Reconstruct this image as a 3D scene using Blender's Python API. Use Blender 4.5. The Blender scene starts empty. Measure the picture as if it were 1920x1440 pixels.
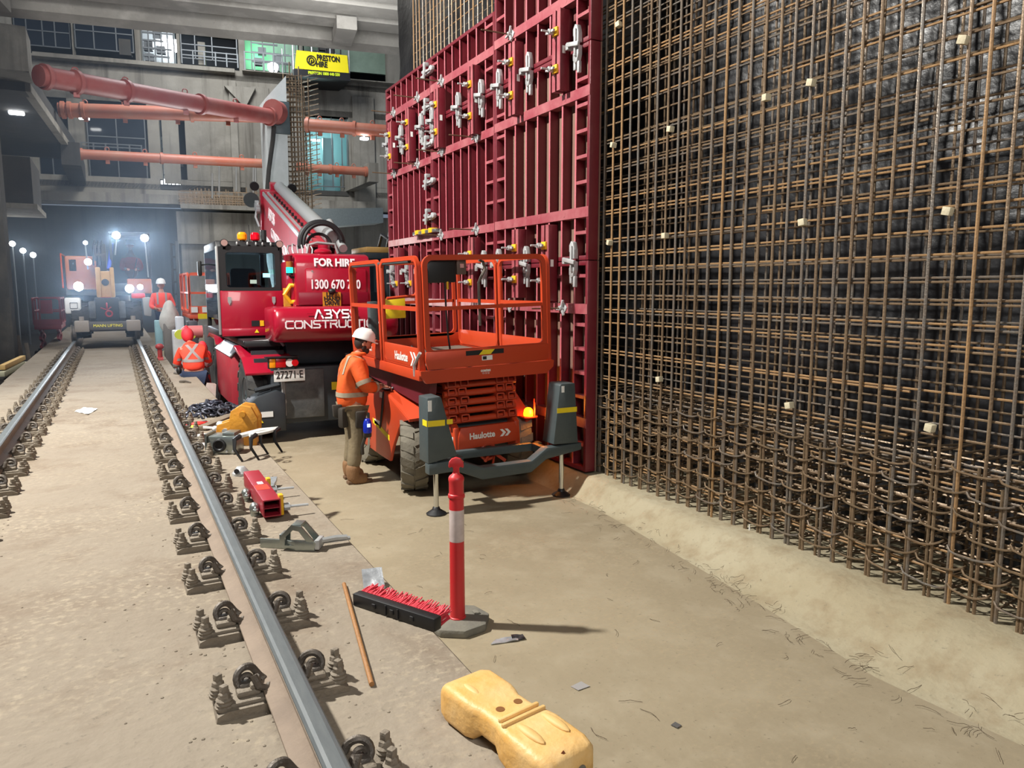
import bpy, bmesh, math, random
from mathutils import Vector, Matrix, noise

random.seed(7)
S = bpy.context.scene
COL = S.collection
PI = math.pi

# ------------------------------------------------------------------ camera
F_PX = 1400.0
PITCH = math.radians(7.3264)
YAW = math.radians(27.8568)
CAM = Vector((0, 0, 2.30))
FW = Vector((math.sin(YAW) * math.cos(PITCH), math.cos(YAW) * math.cos(PITCH), -math.sin(PITCH)))
RT = Vector((math.cos(YAW), -math.sin(YAW), 0))
UP = RT.cross(FW)
cd = bpy.data.cameras.new('camera')
cam = bpy.data.objects.new('camera', cd)
COL.objects.link(cam)
cd.sensor_fit = 'HORIZONTAL'
cd.sensor_width = 36
cd.lens = 36 * F_PX / 1920
cd.clip_end = 300
cd.clip_start = 0.05
cam.matrix_world = Matrix(((RT.x, UP.x, -FW.x, CAM.x), (RT.y, UP.y, -FW.y, CAM.y), (RT.z, UP.z, -FW.z, CAM.z), (0, 0, 0, 1)))
S.camera = cam

# ------------------------------------------------------------------ world, exposure
W = bpy.data.worlds.new('world')
S.world = W
W.use_nodes = True
W.node_tree.nodes['Background'].inputs[0].default_value = (0.62, 0.74, 0.95, 1)
W.node_tree.nodes['Background'].inputs[1].default_value = 0.25
S.view_settings.view_transform = 'Standard'
S.view_settings.look = 'None'
S.view_settings.exposure = 0.05
S.view_settings.gamma = 1.0
S.view_settings.use_curve_mapping = False


# ------------------------------------------------------------------ the main floodlight and added fill lights
def light(name, kind, loc, power, color=(1, 1, 1), target=None, size=1.0, size_y=None, radius=None, spot=None, blend=0.5):
    d = bpy.data.lights.new(name, kind)
    d.energy = power
    d.color = color
    if kind == 'AREA':
        d.size = size
        if size_y:
            d.shape = 'RECTANGLE'
            d.size_y = size_y
    elif radius is not None:
        d.shadow_soft_size = radius
    if kind == 'SPOT':
        d.spot_size = math.radians(spot or 90)
        d.spot_blend = blend
    o = bpy.data.objects.new(name, d)
    COL.objects.link(o)
    o.location = loc
    if target is not None:
        o.rotation_euler = (Vector(target) - Vector(loc)).to_track_quat('-Z', 'Y').to_euler()
    return o


light('floodlight_main', 'SPOT', (-3.6, 8.2, 9.2), 9200, (1.0, 0.97, 0.91), (3.4, 6.0, 0.5), radius=0.22, spot=135, blend=0.6)
light('fill_rear', 'AREA', (0.2, -4.5, 7.0), 420, (1.0, 0.97, 0.92), (3.4, 5.0, 1.5), size=3.0)  # unseen fill behind the camera, lifts the faces turned towards it
light('fill_station', 'AREA', (5.0, 18.0, 8.9), 650, (0.93, 0.96, 1.0), (4.0, 40.0, 7.0), size=3.0)  # added fill for the far station, no lamp stands there
light('fill_shaft', 'AREA', (4.0, 31.5, 16.0), 2000, (0.95, 0.97, 1.0), (4.5, 40.0, 7.0), size=4.0)  # unseen area light that brightens the far wall
light('fill_track', 'AREA', (-3.2, 15.5, 9.0), 650, (0.95, 0.97, 1.0), (0.3, 21.5, 1.4), size=1.5)  # added to lift the digger and the far track
light('fill_soffit', 'AREA', (-3.4, 17.0, 7.2), 220, (0.97, 0.97, 1.0), (5.0, 22.0, 10.0), size=1.5)  # added uplight, unseen, to brighten the girders
light('fill_deck', 'AREA', (6.0, 33.0, 3.0), 900, (0.95, 0.97, 1.0), (3.0, 24.0, 11.0), size=4.0)  # unseen area light thrown up at the undersides


# ------------------------------------------------------------------ helpers
def at(px, py, x=None, y=None, z=None):
    """a point of the place seen in direction (px, py), on one known plane"""
    v = FW + RT * ((px - 960) / F_PX) + UP * ((720 - py) / F_PX)
    if x is not None:
        t = (x - CAM.x) / v.x
    elif y is not None:
        t = (y - CAM.y) / v.y
    else:
        t = (z - CAM.z) / v.z
    return CAM + v * t


def rotz(a):
    return Matrix.Rotation(a, 4, 'Z')


def rotx(a):
    return Matrix.Rotation(a, 4, 'X')


def roty(a):
    return Matrix.Rotation(a, 4, 'Y')


def tr(x, y, z):
    return Matrix.Translation((x, y, z))


class MB:
    """collects shapes for ONE mesh object"""

    def __init__(self):
        self.v = []
        self.f = []

    def add(self, vs, fs, M=None):
        b = len(self.v)
        for p in vs:
            p = Vector(p)
            if M is not None:
                p = M @ p
            self.v.append((p.x, p.y, p.z))
        for f in fs:
            self.f.append(tuple(i + b for i in f))
        return self

    def box(self, x0, x1, y0, y1, z0, z1, M=None, c=0.0):
        """a box, its edges chamfered by c"""
        if c <= 0:
            vs = [(x, y, z) for x in (x0, x1) for y in (y0, y1) for z in (z0, z1)]
            fs = [(0, 1, 3, 2), (4, 6, 7, 5), (0, 4, 5, 1), (2, 3, 7, 6), (0, 2, 6, 4), (1, 5, 7, 3)]
            return self.add(vs, fs, M)
        c = min(c, (x1 - x0) / 2.01, (y1 - y0) / 2.01, (z1 - z0) / 2.01)
        bm = bmesh.new()
        bmesh.ops.create_cube(bm, size=1)
        for v in bm.verts:
            v.co = Vector(((x0 + x1) / 2 + v.co.x * (x1 - x0), (y0 + y1) / 2 + v.co.y * (y1 - y0), (z0 + z1) / 2 + v.co.z * (z1 - z0)))
        bmesh.ops.bevel(bm, geom=bm.edges[:], offset=c, segments=2, profile=0.5, affect='EDGES')
        return self.bm(bm, M)

    def bm(self, bm, M=None):
        bm.verts.index_update()
        vs = [v.co.copy() for v in bm.verts]
        fs = [tuple(v.index for v in f.verts) for f in bm.faces]
        bm.free()
        return self.add(vs, fs, M)

    def cyl(self, p0, p1, r, r2=None, n=12, caps=True, M=None):
        p0 = Vector(p0)
        p1 = Vector(p1)
        r2 = r if r2 is None else r2
        d = (p1 - p0).normalized()
        a = d.orthogonal().normalized()
        b = d.cross(a)
        vs = []
        for p, q in ((p0, r), (p1, r2)):
            for i in range(n):
                t = 2 * PI * i / n
                vs.append(p + (a * math.cos(t) + b * math.sin(t)) * q)
        fs = [(i, (i + 1) % n, n + (i + 1) % n, n + i) for i in range(n)]
        if caps:
            fs += [tuple(range(n - 1, -1, -1)), tuple(range(n, 2 * n))]
        return self.add(vs, fs, M)

    def tube(self, pts, r, n=8, closed=False, M=None, r_of=None):
        pts = [Vector(p) for p in pts]
        k = len(pts)
        vs = []
        prev = None
        for i, p in enumerate(pts):
            if closed:
                d = (pts[(i + 1) % k] - pts[i - 1]).normalized()
            else:
                d = (pts[min(i + 1, k - 1)] - pts[max(i - 1, 0)]).normalized()
            if prev is None:
                a = d.orthogonal().normalized()
            else:
                a = (prev - d * prev.dot(d))
                a = a.normalized() if a.length > 1e-6 else d.orthogonal().normalized()
            prev = a
            b = d.cross(a)
            q = r_of(i / max(1, k - 1)) if r_of else r
            for j in range(n):
                t = 2 * PI * j / n
                vs.append(p + (a * math.cos(t) + b * math.sin(t)) * q)
        fs = []
        for i in range(k if closed else k - 1):
            i2 = (i + 1) % k
            for j in range(n):
                j2 = (j + 1) % n
                fs.append((i * n + j, i * n + j2, i2 * n + j2, i2 * n + j))
        if not closed:
            fs += [tuple(range(n - 1, -1, -1)), tuple((k - 1) * n + j for j in range(n))]
        return self.add(vs, fs, M)

    def lathe(self, prof, n=20, M=None):
        """prof: (radius, z) pairs about the z axis"""
        vs = []
        for r, z in prof:
            for i in range(n):
                t = 2 * PI * i / n
                vs.append((r * math.cos(t), r * math.sin(t), z))
        fs = []
        for k in range(len(prof) - 1):
            for i in range(n):
                j = (i + 1) % n
                fs.append((k * n + i, k * n + j, (k + 1) * n + j, (k + 1) * n + i))
        fs.append(tuple(range(n - 1, -1, -1)))
        fs.append(tuple((len(prof) - 1) * n + i for i in range(n)))
        return self.add(vs, fs, M)

    def prism(self, poly, a, b, axis='y', M=None, c=0.0):
        """poly extruded along axis from a to b; poly holds the other two coordinates in order (x,z), (y,z) or (x,y)"""
        def P(p, t):
            return {'y': (p[0], t, p[1]), 'x': (t, p[0], p[1]), 'z': (p[0], p[1], t)}[axis]
        n = len(poly)
        vs = [P(p, a) for p in poly] + [P(p, b) for p in poly]
        fs = [tuple(range(n)), tuple(range(2 * n - 1, n - 1, -1))]
        fs += [((i + 1) % n, i, n + i, n + (i + 1) % n) for i in range(n)]
        if c > 0:
            bm = bmesh.new()
            bv = [bm.verts.new(v) for v in vs]
            for f in fs:
                bm.faces.new([bv[i] for i in f])
            bmesh.ops.recalc_face_normals(bm, faces=bm.faces[:])
            bmesh.ops.bevel(bm, geom=bm.edges[:], offset=c, segments=2, profile=0.5, affect='EDGES')
            return self.bm(bm, M)
        return self.add(vs, fs, M)

    def ring_prism(self, outer, inner, a, b, axis='y', M=None):
        """a hollow section: outer and inner outlines with as many points"""
        def P(p, t):
            return {'y': (p[0], t, p[1]), 'x': (t, p[0], p[1]), 'z': (p[0], p[1], t)}[axis]
        n = len(outer)
        vs = [P(p, a) for p in outer] + [P(p, a) for p in inner] + [P(p, b) for p in outer] + [P(p, b) for p in inner]
        fs = []
        for i in range(n):
            j = (i + 1) % n
            fs += [(i, j, n + j, n + i), (2 * n + j, 2 * n + i, 3 * n + i, 3 * n + j), (j, i, 2 * n + i, 2 * n + j), (n + i, n + j, 3 * n + j, 3 * n + i)]
        return self.add(vs, fs, M)

    def ball(self, c, r, sx=1, sy=1, sz=1, n=14, m=9, M=None):
        vs = []
        for k in range(m + 1):
            p = PI * k / m
            for i in range(n):
                t = 2 * PI * i / n
                vs.append((c[0] + r * sx * math.sin(p) * math.cos(t), c[1] + r * sy * math.sin(p) * math.sin(t), c[2] + r * sz * math.cos(p)))
        fs = []
        for k in range(m):
            for i in range(n):
                j = (i + 1) % n
                fs.append((k * n + i, (k + 1) * n + i, (k + 1) * n + j, k * n + j))
        return self.add(vs, fs, M)

    def torus(self, c, R, r, axis='z', n=24, m=8, a0=0.0, a1=2 * PI, M=None):
        full = abs(a1 - a0 - 2 * PI) < 1e-6
        k = n if full else n + 1
        pts = []
        for i in range(k):
            t = a0 + (a1 - a0) * i / n
            u, w = R * math.cos(t), R * math.sin(t)
            pts.append({'z': (c[0] + u, c[1] + w, c[2]), 'y': (c[0] + u, c[1], c[2] + w), 'x': (c[0], c[1] + u, c[2] + w)}[axis])
        return self.tube(pts, r, m, closed=full, M=M)

    def mesh(self, name, mat, smooth=0.6, off=None):
        me = bpy.data.meshes.new(name)
        vs = self.v
        if off is not None:
            vs = [(x - off[0], y - off[1], z - off[2]) for x, y, z in vs]
        me.from_pydata(vs, [], self.f)
        bm = bmesh.new()
        bm.from_mesh(me)
        bmesh.ops.recalc_face_normals(bm, faces=bm.faces[:])
        bm.to_mesh(me)
        bm.free()
        if smooth:
            for p in me.polygons:
                p.use_smooth = True
            me.set_sharp_from_angle(angle=smooth)
        if mat is not None:
            me.materials.append(mat)
        return me


OFF = {}


def rounded(x0, x1, z0, z1, r, n=4):
    pts = []
    for cx, cz, a in ((x1 - r, z1 - r, 0), (x0 + r, z1 - r, PI / 2), (x0 + r, z0 + r, PI), (x1 - r, z0 + r, 1.5 * PI)):
        for i in range(n + 1):
            t = a + PI / 2 * i / n
            pts.append((cx + r * math.cos(t), cz + r * math.sin(t)))
    return pts


def tag(o, label=None, cat=None, group=None, kind=None):
    if label:
        o['label'] = label
    if cat:
        o['category'] = cat
    if group:
        o['group'] = group
    if kind:
        o['kind'] = kind
    return o


def thing(name, loc, label, cat, group=None, rot=None):
    """an Empty at a thing's base; parts are then given in world coordinates unless the thing is turned (rot)"""
    o = bpy.data.objects.new(name, None)
    o.empty_display_size = 0.1
    COL.objects.link(o)
    o.location = loc
    if rot is not None:
        o.rotation_euler = rot
        OFF[o.name] = Vector((0, 0, 0))
    else:
        OFF[o.name] = Vector(loc)
    return tag(o, label, cat, group)


def obj(name, mb, mat, parent=None, label=None, cat=None, group=None, kind=None, smooth=0.6, origin=None):
    off = OFF[parent.name] if parent is not None else (Vector(origin) if origin is not None else None)
    me = mb.mesh(name, mat, smooth, off)
    o = bpy.data.objects.new(name, me)
    COL.objects.link(o)
    if parent is not None:
        o.parent = parent
        OFF[o.name] = off
    elif origin is not None:
        o.location = origin
        OFF[o.name] = Vector(origin)
    else:
        OFF[o.name] = Vector((0, 0, 0))
    return tag(o, label, cat, group, kind)


def kids(o):
    return [c for c in ALL_KIDS.get(o.name, [])]


ALL_KIDS = {}


def copy_tree(o, parent=None):
    c = o.copy()
    COL.objects.link(c)
    if parent is not None:
        c.parent = parent
    for ch in list(o.children):
        copy_tree(ch, c)
    return c


def text_mesh(s, size, bold=0.0, extrude=0.002, spacing=1.0, shear=0.0, xscale=1.0, align='CENTER', line=1.0):
    """lettering as a mesh in the x-y plane, centred; returns verts, faces"""
    cu = bpy.data.curves.new('lettering', 'FONT')
    cu.body = s
    cu.size = size
    cu.offset = bold
    cu.extrude = extrude
    cu.space_character = spacing
    cu.space_line = line
    cu.shear = shear
    cu.align_x = align
    cu.align_y = 'CENTER'
    cu.resolution_u = 3
    o = bpy.data.objects.new('lettering', cu)
    COL.objects.link(o)
    dg = bpy.context.evaluated_depsgraph_get()
    me = bpy.data.meshes.new_from_object(o.evaluated_get(dg))
    vs = [Vector((v.co.x * xscale, v.co.y, v.co.z)) for v in me.vertices]
    fs = [tuple(p.vertices) for p in me.polygons]
    bpy.data.objects.remove(o)
    bpy.data.meshes.remove(me)
    bpy.data.curves.remove(cu)
    return vs, fs


def frame_matrix(origin, xdir, ydir):
    x = Vector(xdir).normalized()
    y = Vector(ydir).normalized()
    z = x.cross(y).normalized()
    y = z.cross(x)
    return Matrix(((x.x, y.x, z.x, origin[0]), (x.y, y.y, z.y, origin[1]), (x.z, y.z, z.z, origin[2]), (0, 0, 0, 1)))


def lettering(name, s, size, origin, xdir, ydir, mat, parent, **kw):
    vs, fs = text_mesh(s, size, **kw)
    mb = MB().add(vs, fs, frame_matrix(origin, xdir, ydir))
    return obj(name, mb, mat, parent, smooth=0)


def skin(pts, edges, radii, levels=1, M=None):
    """a body grown over connected joints; returns an MB"""
    me = bpy.data.meshes.new('skin')
    me.from_pydata([tuple(p) for p in pts], edges, [])
    o = bpy.data.objects.new('skin', me)
    COL.objects.link(o)
    m = o.modifiers.new('s', 'SKIN')
    m.use_smooth_shade = True
    for i, r in enumerate(radii):
        sv = me.skin_vertices[0].data[i]
        sv.radius = r if isinstance(r, tuple) else (r, r)
        sv.use_root = (i == 0)
    if levels:
        s = o.modifiers.new('d', 'SUBSURF')
        s.levels = levels
        s.render_levels = levels
    dg = bpy.context.evaluated_depsgraph_get()
    em = bpy.data.meshes.new_from_object(o.evaluated_get(dg))
    mb = MB().add([v.co.copy() for v in em.vertices], [tuple(p.vertices) for p in em.polygons], M)
    bpy.data.objects.remove(o)
    bpy.data.meshes.remove(me)
    bpy.data.meshes.remove(em)
    return mb


# ------------------------------------------------------------------ materials
def lin(c):
    return tuple((x / 12.92 if x <= 0.04045 else ((x + 0.055) / 1.055) ** 2.4) for x in (v / 255 for v in c))


MATS = {}


def mat(name, rgb, rough=0.6, metal=0.0, vary=0.0, scale=3.0, rgb2=None, bump=0.0, bscale=None, spec=0.5, emit=None, power=0.0, detail=6.0, stretch=None, coat=0.0, alpha_t=None):
    """a surface: colour (sRGB 0-255) broken up by noise towards rgb2 (dirt, dust, rust), with a fine bump"""
    if name in MATS:
        return MATS[name]
    m = bpy.data.materials.new(name)
    m.use_nodes = True
    nt = m.node_tree
    b = nt.nodes['Principled BSDF']
    b.inputs['Roughness'].default_value = rough
    b.inputs['Metallic'].default_value = metal
    b.inputs['Specular IOR Level'].default_value = spec
    b.inputs['Coat Weight'].default_value = coat
    c1 = (*lin(rgb), 1)
    b.inputs['Base Color'].default_value = c1
    if emit is not None:
        b.inputs['Emission Color'].default_value = (*lin(emit), 1)
        b.inputs['Emission Strength'].default_value = power
    if alpha_t is not None:
        b.inputs['Transmission Weight'].default_value = alpha_t
    if vary > 0 or bump > 0:
        tc = nt.nodes.new('ShaderNodeTexCoord')
        src = tc.outputs['Object']
        if stretch:
            mp = nt.nodes.new('ShaderNodeMapping')
            mp.inputs['Scale'].default_value = stretch
            nt.links.new(src, mp.inputs['Vector'])
            src = mp.outputs['Vector']
        if vary > 0:
            n = nt.nodes.new('ShaderNodeTexNoise')
            n.inputs['Scale'].default_value = scale
            n.inputs['Detail'].default_value = detail
            n.inputs['Roughness'].default_value = 0.65
            nt.links.new(src, n.inputs['Vector'])
            r = nt.nodes.new('ShaderNodeValToRGB')
            r.color_ramp.elements[0].position = 0.35
            r.color_ramp.elements[1].position = 0.68
            c2 = lin(rgb2 if rgb2 else tuple(x * 0.6 for x in rgb))
            r.color_ramp.elements[0].color = c1
            r.color_ramp.elements[1].color = (*[a + (d - a) * vary for a, d in zip(c1[:3], c2)], 1)
            nt.links.new(n.outputs['Fac'], r.inputs['Fac'])
            nt.links.new(r.outputs['Color'], b.inputs['Base Color'])
        if bump > 0:
            n2 = nt.nodes.new('ShaderNodeTexNoise')
            n2.inputs['Scale'].default_value = bscale or scale * 6
            n2.inputs['Detail'].default_value = 5
            nt.links.new(src, n2.inputs['Vector'])
            bp = nt.nodes.new('ShaderNodeBump')
            bp.inputs['Strength'].default_value = min(1.0, bump)
            bp.inputs['Distance'].default_value = 0.02
            nt.links.new(n2.outputs['Fac'], bp.inputs['Height'])
            nt.links.new(bp.outputs['Normal'], b.inputs['Normal'])
    MATS[name] = m
    return m


def thin_glass(name, tint, refl=0.10):
    """thin window glass: lets tinted light straight through and mirrors a little"""
    m = bpy.data.materials.new(name)
    m.use_nodes = True
    nt = m.node_tree
    nt.nodes.remove(nt.nodes['Principled BSDF'])
    t = nt.nodes.new('ShaderNodeBsdfTransparent')
    t.inputs['Color'].default_value = (*lin(tint), 1)
    g = nt.nodes.new('ShaderNodeBsdfGlossy')
    g.inputs['Roughness'].default_value = 0.03
    f = nt.nodes.new('ShaderNodeFresnel')
    f.inputs['IOR'].default_value = 1.5
    x = nt.nodes.new('ShaderNodeMixShader')
    nt.links.new(f.outputs['Fac'], x.inputs['Fac'])
    nt.links.new(t.outputs['BSDF'], x.inputs[1])
    nt.links.new(g.outputs['BSDF'], x.inputs[2])
    nt.links.new(x.outputs['Shader'], nt.nodes['Material Output'].inputs['Surface'])
    return m


def concrete(name, rgb, rgb2, rgb3, s1=0.35, s2=2.5, rough=0.85, bump=0.35, streak=None, flakes=None):
    """weathered concrete: two scales of stain, pits, optional vertical streaks and board joints"""
    m = bpy.data.materials.new(name)
    m.use_nodes = True
    nt = m.node_tree
    N, L = nt.nodes.new, nt.links.new
    b = nt.nodes['Principled BSDF']
    b.inputs['Roughness'].default_value = rough
    b.inputs['Specular IOR Level'].default_value = 0.3
    tc = N('ShaderNodeTexCoord')
    src = tc.outputs['Object']

    def noise_n(scale, detail, lo, hi, st=None):
        v = src
        if st:
            mp = N('ShaderNodeMapping')
            mp.inputs['Scale'].default_value = st
            L(src, mp.inputs['Vector'])
            v = mp.outputs['Vector']
        n = N('ShaderNodeTexNoise')
        n.inputs['Scale'].default_value = scale
        n.inputs['Detail'].default_value = detail
        n.inputs['Roughness'].default_value = 0.62
        L(v, n.inputs['Vector'])
        r = N('ShaderNodeMapRange')
        r.inputs['From Min'].default_value = lo
        r.inputs['From Max'].default_value = hi
        L(n.outputs['Fac'], r.inputs['Value'])
        return r.outputs['Result'], n

    def mix(fac, a, c):
        x = N('ShaderNodeMix')
        x.data_type = 'RGBA'
        L(fac, x.inputs['Factor'])
        if hasattr(a, 'node'):
            L(a, x.inputs[6])
        else:
            x.inputs[6].default_value = a
        x.inputs[7].default_value = c
        return x.outputs[2]

    f1, _ = noise_n(s1, 6, 0.38, 0.66)
    col = mix(f1, (*lin(rgb), 1), (*lin(rgb2), 1))
    f2, _ = noise_n(s2, 9, 0.48, 0.78)
    col = mix(f2, col, (*lin(rgb3), 1))
    f3, n3 = noise_n(28, 4, 0.62, 0.80)
    col = mix(f3, col, (*lin(tuple(x * 0.72 for x in rgb2)), 1))
    if flakes:
        f6, _ = noise_n(24.0, 12, 0.50, 0.68, (1.0, 1.3, 1.0))
        f7, _ = noise_n(1.1, 4, 0.40, 0.62)
        mul = N('ShaderNodeMath')
        mul.operation = 'MULTIPLY'
        L(f6, mul.inputs[0])
        L(f7, mul.inputs[1])
        col = mix(mul.outputs[0], col, (*lin(flakes), 1))
    if streak:
        f4, _ = noise_n(1.0, 5, 0.52, 0.80, (2.2, 2.2, 0.12))
        col = mix(f4, col, (*lin(streak), 1))
    L(col, b.inputs['Base Color'])
    n5 = N('ShaderNodeTexNoise')
    n5.inputs['Scale'].default_value = 14
    n5.inputs['Detail'].default_value = 8
    L(src, n5.inputs['Vector'])
    bp = N('ShaderNodeBump')
    bp.inputs['Strength'].default_value = bump
    bp.inputs['Distance'].default_value = 0.02
    L(n5.outputs['Fac'], bp.inputs['Height'])
    L(bp.outputs['Normal'], b.inputs['Normal'])
    return m


M_FLOOR = concrete('concrete_floor', (147, 135, 112), (132, 120, 98), (156, 145, 123), 0.4, 3.0, 0.75, 0.2, flakes=(154, 140, 114))
M_SLAB = concrete('concrete_track', (133, 122, 107), (144, 134, 119), (112, 96, 80), 0.5, 2.0, 0.9, 0.6, flakes=(160, 148, 128))
M_KERB = concrete('concrete_haunch', (154, 143, 117), (164, 155, 131), (138, 122, 96), 1.2, 5.0, 0.9, 0.6)
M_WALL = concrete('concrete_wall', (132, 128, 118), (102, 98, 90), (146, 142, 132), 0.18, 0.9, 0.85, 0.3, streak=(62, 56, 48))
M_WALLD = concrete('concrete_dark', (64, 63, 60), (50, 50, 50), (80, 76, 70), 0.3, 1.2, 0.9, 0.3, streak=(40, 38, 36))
M_CEIL = concrete('concrete_soffit', (122, 118, 110), (104, 100, 93), (136, 132, 124), 0.2, 1.5, 0.85, 0.2)
M_PALE = concrete('concrete_pale', (196, 200, 196), (180, 184, 178), (206, 208, 204), 0.6, 2.0, 0.7, 0.15)
M_MUD = concrete('mud', (48, 46, 44), (38, 37, 36), (62, 58, 54), 0.8, 4.0, 0.8, 0.9)
M_RED = mat('red_form_paint', (100, 18, 32), 0.42, 0, 0.35, 2.2, (116, 50, 54), 0.15, 20)
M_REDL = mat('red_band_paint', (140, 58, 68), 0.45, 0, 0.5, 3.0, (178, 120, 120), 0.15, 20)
M_REDDUST = mat('dusty_band', (186, 160, 160), 0.7, 0, 0.6, 3.0, (160, 70, 74), 0.2)
M_PLY_R = mat('plywood_red', (92, 30, 36), 0.7, 0, 0.5, 3.0, (140, 90, 80), 0.2)
M_PLY_B = mat('plywood_bare', (124, 104, 88), 0.8, 0, 0.7, 5.0, (112, 70, 62), 0.3, stretch=(1, 1, 0.15))
M_STEEL = mat('clamp_steel', (190, 192, 192), 0.4, 0.35, 0.3, 8, (110, 110, 108))
M_ZINC = mat('zinc_steel', (168, 176, 172), 0.32, 0.85, 0.3, 12, (120, 126, 122))
M_YEL = mat('yellow_plastic', (226, 172, 22), 0.5)
M_BLACK = mat('black_plastic', (22, 22, 24), 0.5)
M_WHITE = mat('white_paint', (226, 226, 222), 0.5)
M_RUST1 = mat('rebar_rust', (128, 108, 84), 0.45, 0.3, 0.8, 5.0, (100, 80, 62), 0.25, 60)
M_RUST2 = mat('rebar_grey', (116, 112, 106), 0.4, 0.45, 0.7, 6.0, (128, 104, 80), 0.25, 80)
M_RUST3 = mat('rebar_orange', (152, 118, 78), 0.58, 0.15, 0.7, 5.0, (128, 102, 74), 0.25, 60)
M_RUST4 = mat('rebar_dark', (112, 96, 76), 0.38, 0.4, 0.7, 6.0, (124, 102, 78), 0.25, 60)
M_BLOCK = mat('spacer_concrete', (196, 186, 158), 0.85, 0, 0.3, 20, (170, 160, 134), 0.3, 60)
M_RAILTOP = mat('rail_head_steel', (96, 101, 102), 0.50, 0.1, 0.6, 9, (74, 80, 84), stretch=(6, 1, 6))
M_EDGE = mat('lit_red_edge', (182, 104, 112), 0.55, 0, 0.6, 3.0, (170, 60, 74))  # lit look of the rib edges put into a paler red
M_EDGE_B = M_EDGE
M_RAIL = mat('rail_dusty', (138, 122, 106), 0.8, 0.1, 0.6, 6, (112, 98, 86), 0.2)
M_FAST = mat('fastener_dusty', (124, 114, 100), 0.75, 0.2, 0.7, 14, (134, 124, 110), 0.4, 50)
M_CLIP = mat('clip_steel', (92, 86, 80), 0.55, 0.5, 0.6, 16, (118, 108, 96), 0.3, 60)

# ================================================================== THE SETTING
SZ = 0.70       # top of the track slab
FAC_D = Vector((0.986, -0.165, 0)).normalized()   # the far station wall runs slightly askew of the track
FAC_O = Vector((0, 42, 0))
FAC_N = Vector((FAC_D.y, -FAC_D.x, 0))            # towards the camera


def struct(name, mb, m, parent=None, smooth=0.5, origin=None):
    return obj(name, mb, m, parent, kind=None if parent else 'structure', smooth=smooth, origin=origin)


struct('floor', MB().box(1.0, 9.0, -6, 60, -0.4, 0.0), M_FLOOR)
struct('floor_left', MB().box(-14, 1.0, -6, 60, -0.4, 0.02), M_MUD)
slab = MB()
slab.prism([(-1.79, 0.0), (1.245, 0.0), (1.245, SZ - 0.02), (1.225, SZ), (-1.77, SZ), (-1.79, SZ - 0.02)], -4, 15.5)
slab.box(-1.79, 0.96, 15.5, 36, 0, SZ)
struct('trim_track_slab', slab, M_SLAB)


# the rough concrete haunch under the reinforcement
def kerb_foot(y):
    pts = [(-4, 3.95), (1.9, 3.93), (2.7, 3.87), (3.8, 4.05), (5.0, 4.2), (6.3, 4.34), (8, 4.3), (16, 4.3)]
    for (a, p), (b, q) in zip(pts, pts[1:]):
        if y <= b:
            return p + (q - p) * (y - a) / (b - a)
    return 4.3


kb = MB()
ny, nx = 190, 15
ys = [-3 + 12 * i / ny for i in range(ny + 1)]
vs = []
for y in ys:
    x0 = kerb_foot(y)
    for j in range(nx + 1):
        u = j / nx
        if u < 0.55:
            w = u / 0.55
            x = x0 + (4.58 - x0) * w
            z = 0.215 * (w * w * (3 - 2 * w)) * (0.85 + 0.15 * w)
        else:
            x = 4.58 + (5.9 - 4.58) * (u - 0.55) / 0.45
            z = 0.215
        nz = noise.noise((x * 2.3, y * 2.3, 1.7)) * 0.022 + noise.noise((x * 8, y * 8, 4.1)) * 0.009
        z = max(-0.004 if j == 0 else 0.004, z + nz * min(1, u * 5))
        vs.append((x, y, z))
kb.add(vs, [(i * (nx + 1) + j, i * (nx + 1) + j + 1, (i + 1) * (nx + 1) + j + 1, (i + 1) * (nx + 1) + j) for i in range(ny) for j in range(nx)])
struct('trim_haunch', kb, M_KERB, smooth=1.2)
struct('trim_footing', MB().box(4.3, 5.9, 9.0, 16, 0, 0.215), M_KERB)

# the black waterproofing sheet behind the steel
M_SHEET = mat('waterproof_sheet', (18, 18, 20), 0.38, 0, 0.8, 1.6, (44, 44, 46), 1.0, 5.0)
sh = MB()
n1, n2 = 90, 50
vs = []
for i in range(n1 + 1):
    for k in range(n2 + 1):
        y = -2 + 18 * i / n1
        z = 0.1 + 9 * k / n2
        vs.append((5.72 + 0.05 * noise.noise((y * 1.6, z * 1.6, 0.3)) + 0.03 * noise.noise((y * 5, z * 5, 3.3)), y, z))
sh.add(vs, [(i * (n2 + 1) + k, (i + 1) * (n2 + 1) + k, (i + 1) * (n2 + 1) + k + 1, i * (n2 + 1) + k + 1) for i in range(n1) for k in range(n2)])
struct('wall_right', sh, M_SHEET, smooth=0.9)

# ---- overhead deck: a slab on parallel girders, running like the far wall
ce = MB()
CM = frame_matrix((0, 24.6, 0), FAC_D, (-FAC_D.y, FAC_D.x, 0))
ce.box(-26, 34, -32, 0.2, 10.3, 10.7, CM)
struct('ceiling', ce, M_CEIL)
for i in range(16):
    g = MB()
    y1 = -0.05 - i * 1.15
    if i == 0:
        g.prism([(y1 - 0.55, 9.55), (y1 - 0.1, 9.45), (y1, 9.55), (y1, 10.3), (y1 - 0.62, 10.3)], -26, 34, 'x', CM)
    else:
        g.prism([(y1 - 0.80, 9.72), (y1 - 0.06, 9.72), (y1, 9.80), (y1, 10.3), (y1 - 0.86, 10.3), (y1 - 0.86, 9.80)], -26, 34, 'x', CM)
    struct('ceiling_girder', g, M_CEIL)
for i, u in enumerate((6.3, -2.4)):
    struct('trim_soffit_pad', MB().box(u, u + 0.55, -2.2, -0.7, 9.40, 9.75, CM), M_CEIL)

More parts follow.
